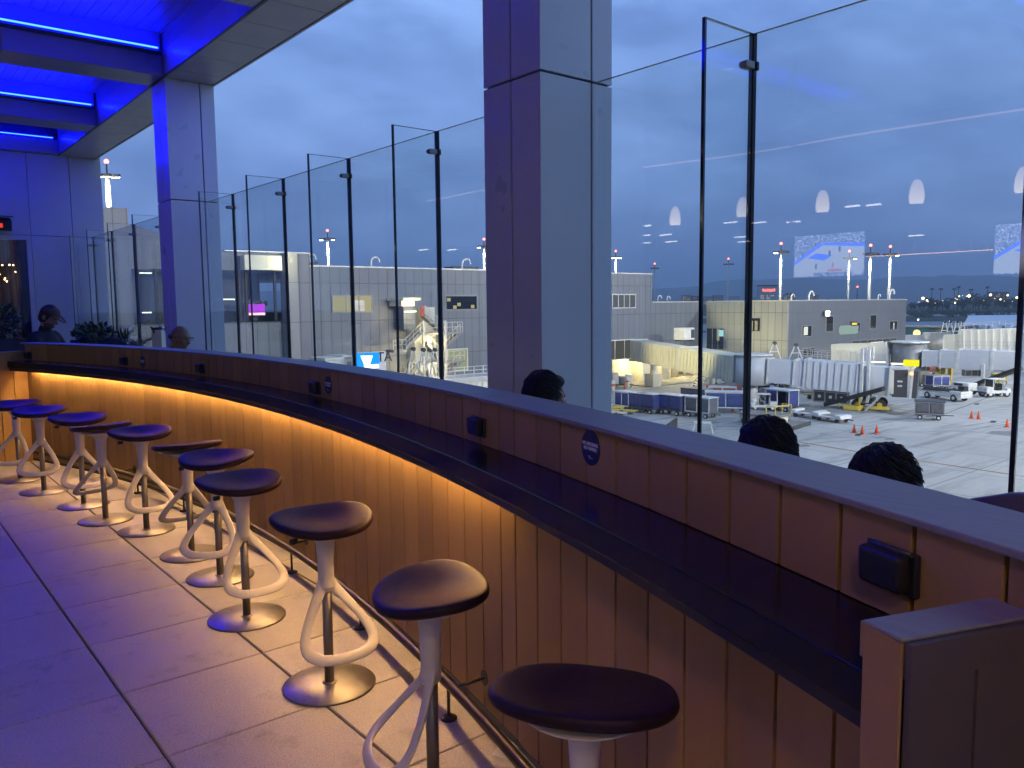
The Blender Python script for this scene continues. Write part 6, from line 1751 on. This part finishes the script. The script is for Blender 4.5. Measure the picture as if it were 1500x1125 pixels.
# ------------------------------------------------------------------ far distance
def far(px, py, d): return at_d(px, py, d)
ridge = [(-700, 428), (-300, 424), (200, 428), (600, 424), (880, 424), (962, 422.5), (997, 421), (1023, 419), (1037, 414), (1057, 411), (1089, 409), (1107, 410), (1187, 406.5), (1233, 410), (1277, 409.5), (1290, 408), (1318, 405), (1346, 404.5), (1363, 406), (1385, 402.4), (1416, 404), (1451, 403), (1493, 406), (1600, 402), (1800, 407), (2200, 410)]
mb = MB(); cols = []
rp = []
for (a, b) in zip(ridge, ridge[1:]):
    n = max(1, int((b[0]-a[0])/6))
    for i in range(n):
        t = i/n; rp.append((a[0]+(b[0]-a[0])*t, a[1]+(b[1]-a[1])*t))
rows = 9
for i, (px, py) in enumerate(rp):
    top = far(px, py+.5*noise.noise((px*.06, 1.3, 0)), 9000.)
    u = Vector((top.x, top.y, 0)).normalized()
    for k in range(rows):
        f = k/(rows-1)*2-1
        w = max(0, 1-abs(f))**1.15
        h = A-2+(top.z-A+2)*w+(140*noise.noise((px*.02, f*2.5, 4))*w*(1-w)*2)
        base = Vector((top.x, top.y, 0))+u*(2600*f)
        mb.v.append((base.x, base.y, h))
for i in range(len(rp)-1):
    for k in range(rows-1):
        a = i*rows+k; mb.f.append([a, a+1, a+rows+1, a+rows]); mb.sm.append(True)
M['hill'] = mat('chaparral_hill', (.055, .06, .045), .95, var=.35, scale=.0015)
structure(mb.build('mountains', M['hill']))

# tree belt across the field: reads as one dark mass
rnd = random.Random(21)
tl = MB()
def crown(mb, c, r, h, n, rnd, s):
    for _ in range(n):
        while True:
            d = Vector((rnd.uniform(-1, 1), rnd.uniform(-1, 1), rnd.uniform(-1, 1)))
            if d.length < 1: break
        k = .75+.5*noise.noise((d.x*1.5+c[0], d.y*1.5, d.z*1.5))
        p = Vector(c)+Vector((d.x*r*k, d.y*r*k, d.z*h*k))
        a = Vector((rnd.uniform(-1, 1), rnd.uniform(-1, 1), rnd.uniform(-1, 1))).normalized()*s*rnd.uniform(.6, 1.3); b = a.orthogonal().normalized()*s*rnd.uniform(.5, 1.1)
        mb.add([p-a, p+b*.8, p+a, p-b*.8], [(0, 1, 2, 3)])
for i in range(120):
    px = rnd.uniform(1120, 1640); d = rnd.uniform(880, 1050)
    ht = rnd.uniform(9, 19)*(1.0 if px > 1330 else .8)*(1.25 if 1425 < px < 1465 else 1)
    p = far(px, 440, d); p.z = A
    tl.cyl(p, p+Vector((0, 0, ht*.5)), .5, .25, 6, False)
    crown(tl, (p.x, p.y, A+ht*.62), ht*.42, ht*.42, 70, rnd, 1.5)
tag(tl.build('tree_line', M['tree']), 'dark belt of trees across the airfield below the mountains', 'trees', None, 'stuff')
sc2 = MB()
for i in range(170):
    px = rnd.uniform(1320, 1640); d = rnd.uniform(560, 800); p = far(px, 440, d); p.z = A
    crown(sc2, (p.x, p.y, A+1.0), rnd.uniform(3, 7), rnd.uniform(1.2, 2.6), 26, rnd, 1.0)
tag(sc2.build('scrub', M['tree']), 'low scrub along the far edge of the airfield', 'scrub', None, 'stuff')
palm0 = None
for i, (px, py, lab) in enumerate(((1365, 424, 'leftmost far palm rising over the tree belt'), (1378, 424, 'second far palm over the tree belt'), (1398, 424, 'third far palm over the tree belt, thin trunk'), (1404, 421, 'tallest far palm over the tree belt'), (1446, 421, 'far palm over the biggest dark tree clump'), (1422, 425, 'short far palm between the lamps'))):
    q = far(px, py, 900); H_ = q.z-A
    t = thing('palm_tree', lab, 'palm tree', (q.x, q.y, A), 0, 'far palms over the tree belt')
    MB().cyl((0, 0, 0), (.4, 0, H_), .45, .28, 8).build('trunk', M['trunk'], t)
    c = MB()
    for k in range(26):
        a = rnd.uniform(0, 6.28); L = rnd.uniform(2.2, 3.6); e = rnd.uniform(-.6, .9); p0 = Vector((.4, 0, H_))
        m1 = p0+Vector((math.cos(a)*L*.55, math.sin(a)*L*.55, L*.45*e+.4)); m2 = p0+Vector((math.cos(a)*L, math.sin(a)*L, L*.3*e-.8)); s = Vector((-math.sin(a), math.cos(a), 0))*.4
        c.add([p0, m1-s, m1+s, m2], [(0, 1, 2), (1, 3, 2)])
    c.build('crown', M['tree'], t)

# town buildings on the skyline
TB = [mat('town_wall_%s' % n, c, .8, var=.15, scale=.05) for n, c in (('tan', (.34, .27, .22)), ('rose', (.30, .20, .16)), ('pale', (.42, .42, .42)))]
M['town_win'] = emit('town_window', (1, .8, .5), .8)
tw = [(1000, 1012, 432, 'tan', 'low tan town building at the left end of the skyline'), (1013, 1024, 433, 'rose', 'low rose town building beside the thick fin edge'), (1030, 1044, 434, 'tan', 'tan town building right of the thick fin edge'), (1046, 1060, 432, 'rose', 'rose roofed town building left of the thin mast'),
      (1070, 1084, 434, 'pale', 'pale low town building right of the thin mast'), (1148, 1153, 431, 'pale', 'slim pale tower at the corner of the gate roof'), (1154, 1166, 429, 'rose', 'pair of rose town blocks above the gate roof'), (1188, 1200, 432, 'tan', 'small tan block among trees above the gate roof'),
      (1100, 1111, 436, 'pale', 'pale town building left of the red lettered hotel'), (1141, 1147, 435, 'tan', 'tan town building right of the red lettered hotel'), (1456, 1478, 427, 'rose', 'rose house on the far slope at right')]
for (x0, x1, yt, c, lab) in tw:
    d = 1250 if x0 < 1400 else 1150
    p, q = far(x0, yt, d), far(x1, yt, d); w = (q-p).length; m_ = p.lerp(q, .5); h = m_.z-A
    t = thing('town_building', lab, 'building', (m_.x, m_.y, A), -YAW, 'town buildings on the skyline')
    MB().bx(-w/2, w/2, 0, w*.7, 0, h-1.2).build('wall', TB[('tan', 'rose', 'pale').index(c)], t); MB().bx(-w/2-.4, w/2+.4, -.4, w*.7+.4, h-1.199, h-.4).build('roof', TB[1], t)
    wn = MB()
    for i in range(max(2, int(w/3))):
        for k in range(3):
            if rnd.random() < .35: x = -w/2+1+i*3; wn.bx(x, x+1, -.06, -.002, h-4.2-3*k, h-3-3*k)
    if wn.v: wn.build('lit_windows', M['town_win'], t)
p, q = far(1113, 417.5, 1150), far(1139, 417.5, 1150); w = (q-p).length; m_ = p.lerp(q, .5); h = m_.z-A
t = thing('hotel', 'grey hotel with glowing red lettering between the thin and bright masts', 'building', (m_.x, m_.y, A), -YAW)
MB().bx(-w/2, w/2, 0, 14, 0, h-1.5).build('wall', TB[2], t); MB().bx(-w/2-.5, w/2+.5, -.5, 14.5, h-1.499, h).build('roof', M['dgrey'], t)
wn = MB()
for i in range(8):
    for k in range(5):
        if rnd.random() < .5: x = -w/2+1.5+i*2.9; wn.bx(x, x+1.5, -.08, -.003, h-16-3.2*k, h-14.6-3.2*k)
wn.build('lit_windows', M['town_win'], t)
red = emit('red_letters', (1, .16, .12), 3.0); lt = MB()
for i in range(6): x = -w*.34+i*w*.125; lt.bx(x, x+w*.075, -.5, -.1, h-9.5+rnd.uniform(-.6, .6), h-5.5+rnd.uniform(-.6, .6))
lt.build('red_lettering', red, t)
# lamps among the trees
M['far_lamp'] = emit('far_lamp', (1.0, .70, .34), 7); M['far_lamp_s'] = emit('far_lamp_small', (1, .8, .5), 2.2)
lamp_px = [(1352, 437, 1.5), (1358, 440, 1.0), (1346, 442.5, .5), (1359.5, 442, .6), (1399.5, 437, .6), (1405, 434, .8), (1402, 438.5, .6), (1410, 433, .5), (1399, 443.5, .8), (1419.5, 433.5, 1.5), (1451, 432, 1.3), (1457, 437, .5), (1465.5, 438.5, .9), (1476, 432.5, .9), (1489.5, 436, 1.1), (1381, 440.5, .5),
           (1305.5, 427, .6), (1416, 434, .6), (1441, 440, .4), (1471, 441, .4), (1370, 444, .4), (1483, 441.5, .4)]
for i, (px, py, r) in enumerate(lamp_px):
    q = far(px, py, 850)
    where = 'largest' if r >= 1.3 else 'small' if r < .7 else 'bright'
    t = thing('street_lamp', 'far warm street lamp among the dark trees', 'street lamp', (q.x, q.y, A), 0, 'far street lamps among the trees')
    MB().cyl((0, 0, 0), (0, 0, max(.6, q.z-A)), .12, n=6).build('pole', M['dgrey'], t)
    MB().ball((0, 0, q.z-A), r*.95, 10, 6).build('lamp', M['far_lamp'] if r > .7 else M['far_lamp_s'], t)
M['taxi_light'] = emit('taxi_light', (.8, .9, 1), 10)
for px, py in ((1352.5, 458.4), (1355.5, 461.6), (1393.5, 459.8), (1438, 470.8), (1480, 462), (1420, 478), (1450, 477.5), (1345, 470)):
    q = ag(px, py); o = MB().lathe([(.18, 0), (.18, .3), (.4, .35), (.4, .7), (0, .9)], 10).build('taxiway_light', M['taxi_light']); o.location = (q.x, q.y, A+.25); tag(o, 'tiny taxiway edge light on the far field', 'runway light', 'taxiway edge lights')
for px, py, lab in ((1256, 421, 'slender far tower with a red light, between two masts'),):
    q = far(px, py, 1300); t = thing('radio_tower', lab, 'tower', (q.x, q.y, A), 0)
    MB().cyl((0, 0, 0), (0, 0, q.z-A), 1.0, .5, 8).build('shaft', M['dgrey'], t); MB().ball((0, 0, q.z-A+1), 1.2, 10, 6).build('beacon', M['red_beacon'], t)

# ------------------------------------------------------------------ unseen flood masts added to brighten the apron
def flood(x, y, z, e, lab, tx, ty, col=(1, .97, .92)):
    t = thing('floodlight_mast', lab, 'light mast', (x, y, A), 0, 'floodlight masts round the apron')
    MB().cyl((0, 0, 0), (0, 0, z-A), .4, .25, 16).build('pole', M['white'], t)
    MB().box((0, 0, z-A+.3), (2.4, 2.4, .4)).build('lamp_head', M['dgrey'], t)
    l = bpy.data.lights.new('flood', 'SPOT'); l.energy = e; l.color = col; l.spot_size = R_(140); l.spot_blend = .8; l.shadow_soft_size = 1.2
    o = bpy.data.objects.new('flood', l); COL.objects.link(o); o.parent = t; o.location = (0, 0, z-A-.2); l.energy *= 2.9
    d = Vector((tx-x, ty-y, A-z)).normalized(); o.rotation_euler = d.to_track_quat('-Z', 'Y').to_euler()
flood(58, -28, 17, 150000, 'added floodlight mast out of frame to the right, lighting the apron', 85, 40)
flood(20, 60, 19, 3000, 'added floodlight mast behind the middle pillar line, lighting the carts', 85, 60)
flood(128, 8, 20, 90000, 'added floodlight mast out of frame far right, lighting the jet bridges', 105, 55)
# warm lamp post added out of sight to light the end wall and cream bridge
wp = at_d(800, 392, 80)
wl = thing('added_lamp_post', 'added lamp post hidden behind the big middle pillar, lighting the yellow end wall', 'lamp post', (wp.x, wp.y, A))
MB().cyl((0, 0, 0), (0, 0, wp.z-A), .16, .10, 12).build('pole', M['galv'], wl)
MB().box((0, 0, wp.z-A+.12), (.7, .7, .22)).build('lamp_head', M['dgrey'], wl)
for k, (tx, ty, tz, en, sz, bl) in enumerate(((Xb, Yd+1.0, wp.z+4, 130000, 37, .3), (86.5, 68.5, -4.5, 60000, 26, .6))):
    l = bpy.data.lights.new('added_post_light', 'SPOT'); l.energy = en; l.color = (1, .86, .42); l.spot_size = R_(sz); l.spot_blend = bl; l.shadow_soft_size = .15
    o = bpy.data.objects.new('added_post_light', l); COL.objects.link(o); o.parent = wl; o.location = (.75, .2, wp.z-A-.1-.5*k)
    o.rotation_euler = (Vector((tx, ty, tz))-Vector((wp.x+.75, wp.y+.2, wp.z-.1-.5*k))).to_track_quat('-Z', 'Y').to_euler()
# pier lamp by the lounge
l = bpy.data.lights.new('pier_light', 'POINT'); l.energy = 420; l.color = (1, .9, .5); l.shadow_soft_size = .3
o = bpy.data.objects.new('pier_light', l); COL.objects.link(o); o.parent = con; o.location = (wx(408, 380).x, Yc-3.0, zt2-.8)

# unseen downlights added to warm the floor and boards
dl0 = None
for k, (x, y) in enumerate(((-2.6, -2.2), (-4.4, -3.2), (-3.2, -4.8), (-6.0, -1.5))):
    if dl0 is None:
        dl0 = thing('added_downlight', 'added warm ceiling downlight, unseen behind the viewpoint', 'downlight', (x, y, 5.14), 0, 'added downlights behind the viewpoint')
        MB().lathe([(.12, 0), (.12, -.10), (.10, -.10), (.10, -.02), (0, -.02)], 24).build('can', M['dgrey'], dl0)
        MB().cyl((0, 0, -.08), (0, 0, -.075), .095, n=24).build('lens', M['bulb'], dl0)
    else: dup(dl0, (x, y, 5.14), 0, 'added warm ceiling downlight, unseen behind the viewpoint')
    l = bpy.data.lights.new('added_downlight_beam', 'SPOT'); l.energy = 330; l.color = (1, .63, .45); l.spot_size = R_(150); l.spot_blend = .9; l.shadow_soft_size = .1
    o = bpy.data.objects.new('added_downlight_beam', l); COL.objects.link(o); o.location = (x, y, 4.98)

# ------------------------------------------------------------------ dusk sky
w = bpy.data.worlds.new('World'); scene.world = w; w.use_nodes = True
nt = w.node_tree; nt.nodes.clear()
def wn_(k): return nt.nodes.new('ShaderNode'+k)
out = wn_('OutputWorld'); bg = wn_('Background'); nt.links.new(bg.outputs[0], out.inputs[0])
tc = wn_('TexCoord'); sep = wn_('SeparateXYZ'); nt.links.new(tc.outputs['Generated'], sep.inputs[0])
SUN_EL, SUN_ROT = R_(1.0), R_(200)
sky = wn_('TexSky'); sky.sky_type = 'NISHITA'; sky.sun_disc = False; sky.sun_elevation = SUN_EL; sky.sun_rotation = SUN_ROT
mpv = wn_('Mapping'); mpv.inputs['Scale'].default_value = (1, 1, 2.6); nt.links.new(tc.outputs['Generated'], mpv.inputs[0])
n1 = wn_('TexNoise'); n1.inputs['Scale'].default_value = 3.4; n1.inputs['Detail'].default_value = 7; n1.inputs['Roughness'].default_value = .55; n1.inputs['Distortion'].default_value = .3; nt.links.new(mpv.outputs[0], n1.inputs['Vector'])
n2 = wn_('TexNoise'); n2.inputs['Scale'].default_value = 8.5; n2.inputs['Detail'].default_value = 5; nt.links.new(mpv.outputs[0], n2.inputs['Vector'])
rp_ = wn_('ValToRGB'); e = rp_.color_ramp.elements
stops = [(0.0, (.15, .25, .51)), (.10, (.128, .22, .47)), (.22, (.118, .208, .455)), (.38, (.145, .255, .54)), (.60, (.175, .30, .60)), (1.0, (.19, .32, .62))]
while len(e) < len(stops): e.new(.5)
for el, (p, c) in zip(e, stops): el.position = p; el.color = (*c, 1)
nt.links.new(sep.outputs[2], rp_.inputs[0])
cr = wn_('ValToRGB'); e = cr.color_ramp.elements; e[0].position = .38; e[0].color = (.71, .745, .80, 1); e[1].position = .62; e[1].color = (1.15, 1.13, 1.08, 1); nt.links.new(n1.outputs[0], cr.inputs[0])
cr2 = wn_('ValToRGB'); e = cr2.color_ramp.elements; e[0].position = .36; e[0].color = (.87, .88, .90, 1); e[1].position = .64; e[1].color = (1.10, 1.09, 1.07, 1); nt.links.new(n2.outputs[0], cr2.inputs[0])
def mul(a, b):
    m_ = wn_('Mix'); m_.data_type = 'RGBA'; m_.blend_type = 'MULTIPLY'; m_.inputs[0].default_value = 1; nt.links.new(a, m_.inputs[6]); nt.links.new(b, m_.inputs[7]); return m_.outputs[2]
col = mul(mul(rp_.outputs[0], cr.outputs[0]), cr2.outputs[0])
sc_ = wn_('Mix'); sc_.data_type = 'RGBA'; sc_.blend_type = 'MULTIPLY'; sc_.inputs[0].default_value = 1; sc_.inputs[7].default_value = (.08, .08, .08, 1); nt.links.new(sky.outputs[0], sc_.inputs[6])
mx = wn_('Mix'); mx.data_type = 'RGBA'; mx.inputs[0].default_value = .08; nt.links.new(col, mx.inputs[6]); nt.links.new(sc_.outputs[2], mx.inputs[7])
nt.links.new(mx.outputs[2], bg.inputs[0]); bg.inputs[1].default_value = 2.12
sl = bpy.data.lights.new('sun', 'SUN'); sl.energy = .04; sl.angle = R_(25); sl.color = (1, .86, .78)
so = bpy.data.objects.new('sun', sl); COL.objects.link(so); so.rotation_euler = (R_(89), 0, R_(180)-SUN_ROT)

# ------------------------------------------------------------------ evening air
HAZE = True
if HAZE:
    t = NT('evening_air'); v = t.n('VolumePrincipled'); v.inputs['Color'].default_value = (.75, .85, 1, 1); v.inputs['Density'].default_value = 1.6e-4; v.inputs['Anisotropy'].default_value = 0.0
    t.l(v.outputs[0], t.out.inputs['Volume'])
    hz = MB().bx(-2900, 14500, -7000, 14500, A-1.3, 620).build('haze', t.m); tag(hz, 'pale evening air over the airfield', 'haze', None, 'stuff'); 

# ------------------------------------------------------------------ render settings
vs = scene.view_settings; vs.view_transform = 'Standard'; vs.look = 'None'; vs.exposure = 0; vs.gamma = 1
cy = scene.cycles
cy.use_denoising = True
try: cy.denoiser = 'OPENIMAGEDENOISE'
except Exception: pass
cy.max_bounces = 8; cy.diffuse_bounces = 3; cy.glossy_bounces = 4; cy.transmission_bounces = 4; cy.transparent_max_bounces = 24; cy.volume_bounces = 0
cy.sample_clamp_indirect = 6; cy.sample_clamp_direct = 0; cy.caustics_reflective = False; cy.caustics_refractive = False
cy.use_light_tree = True
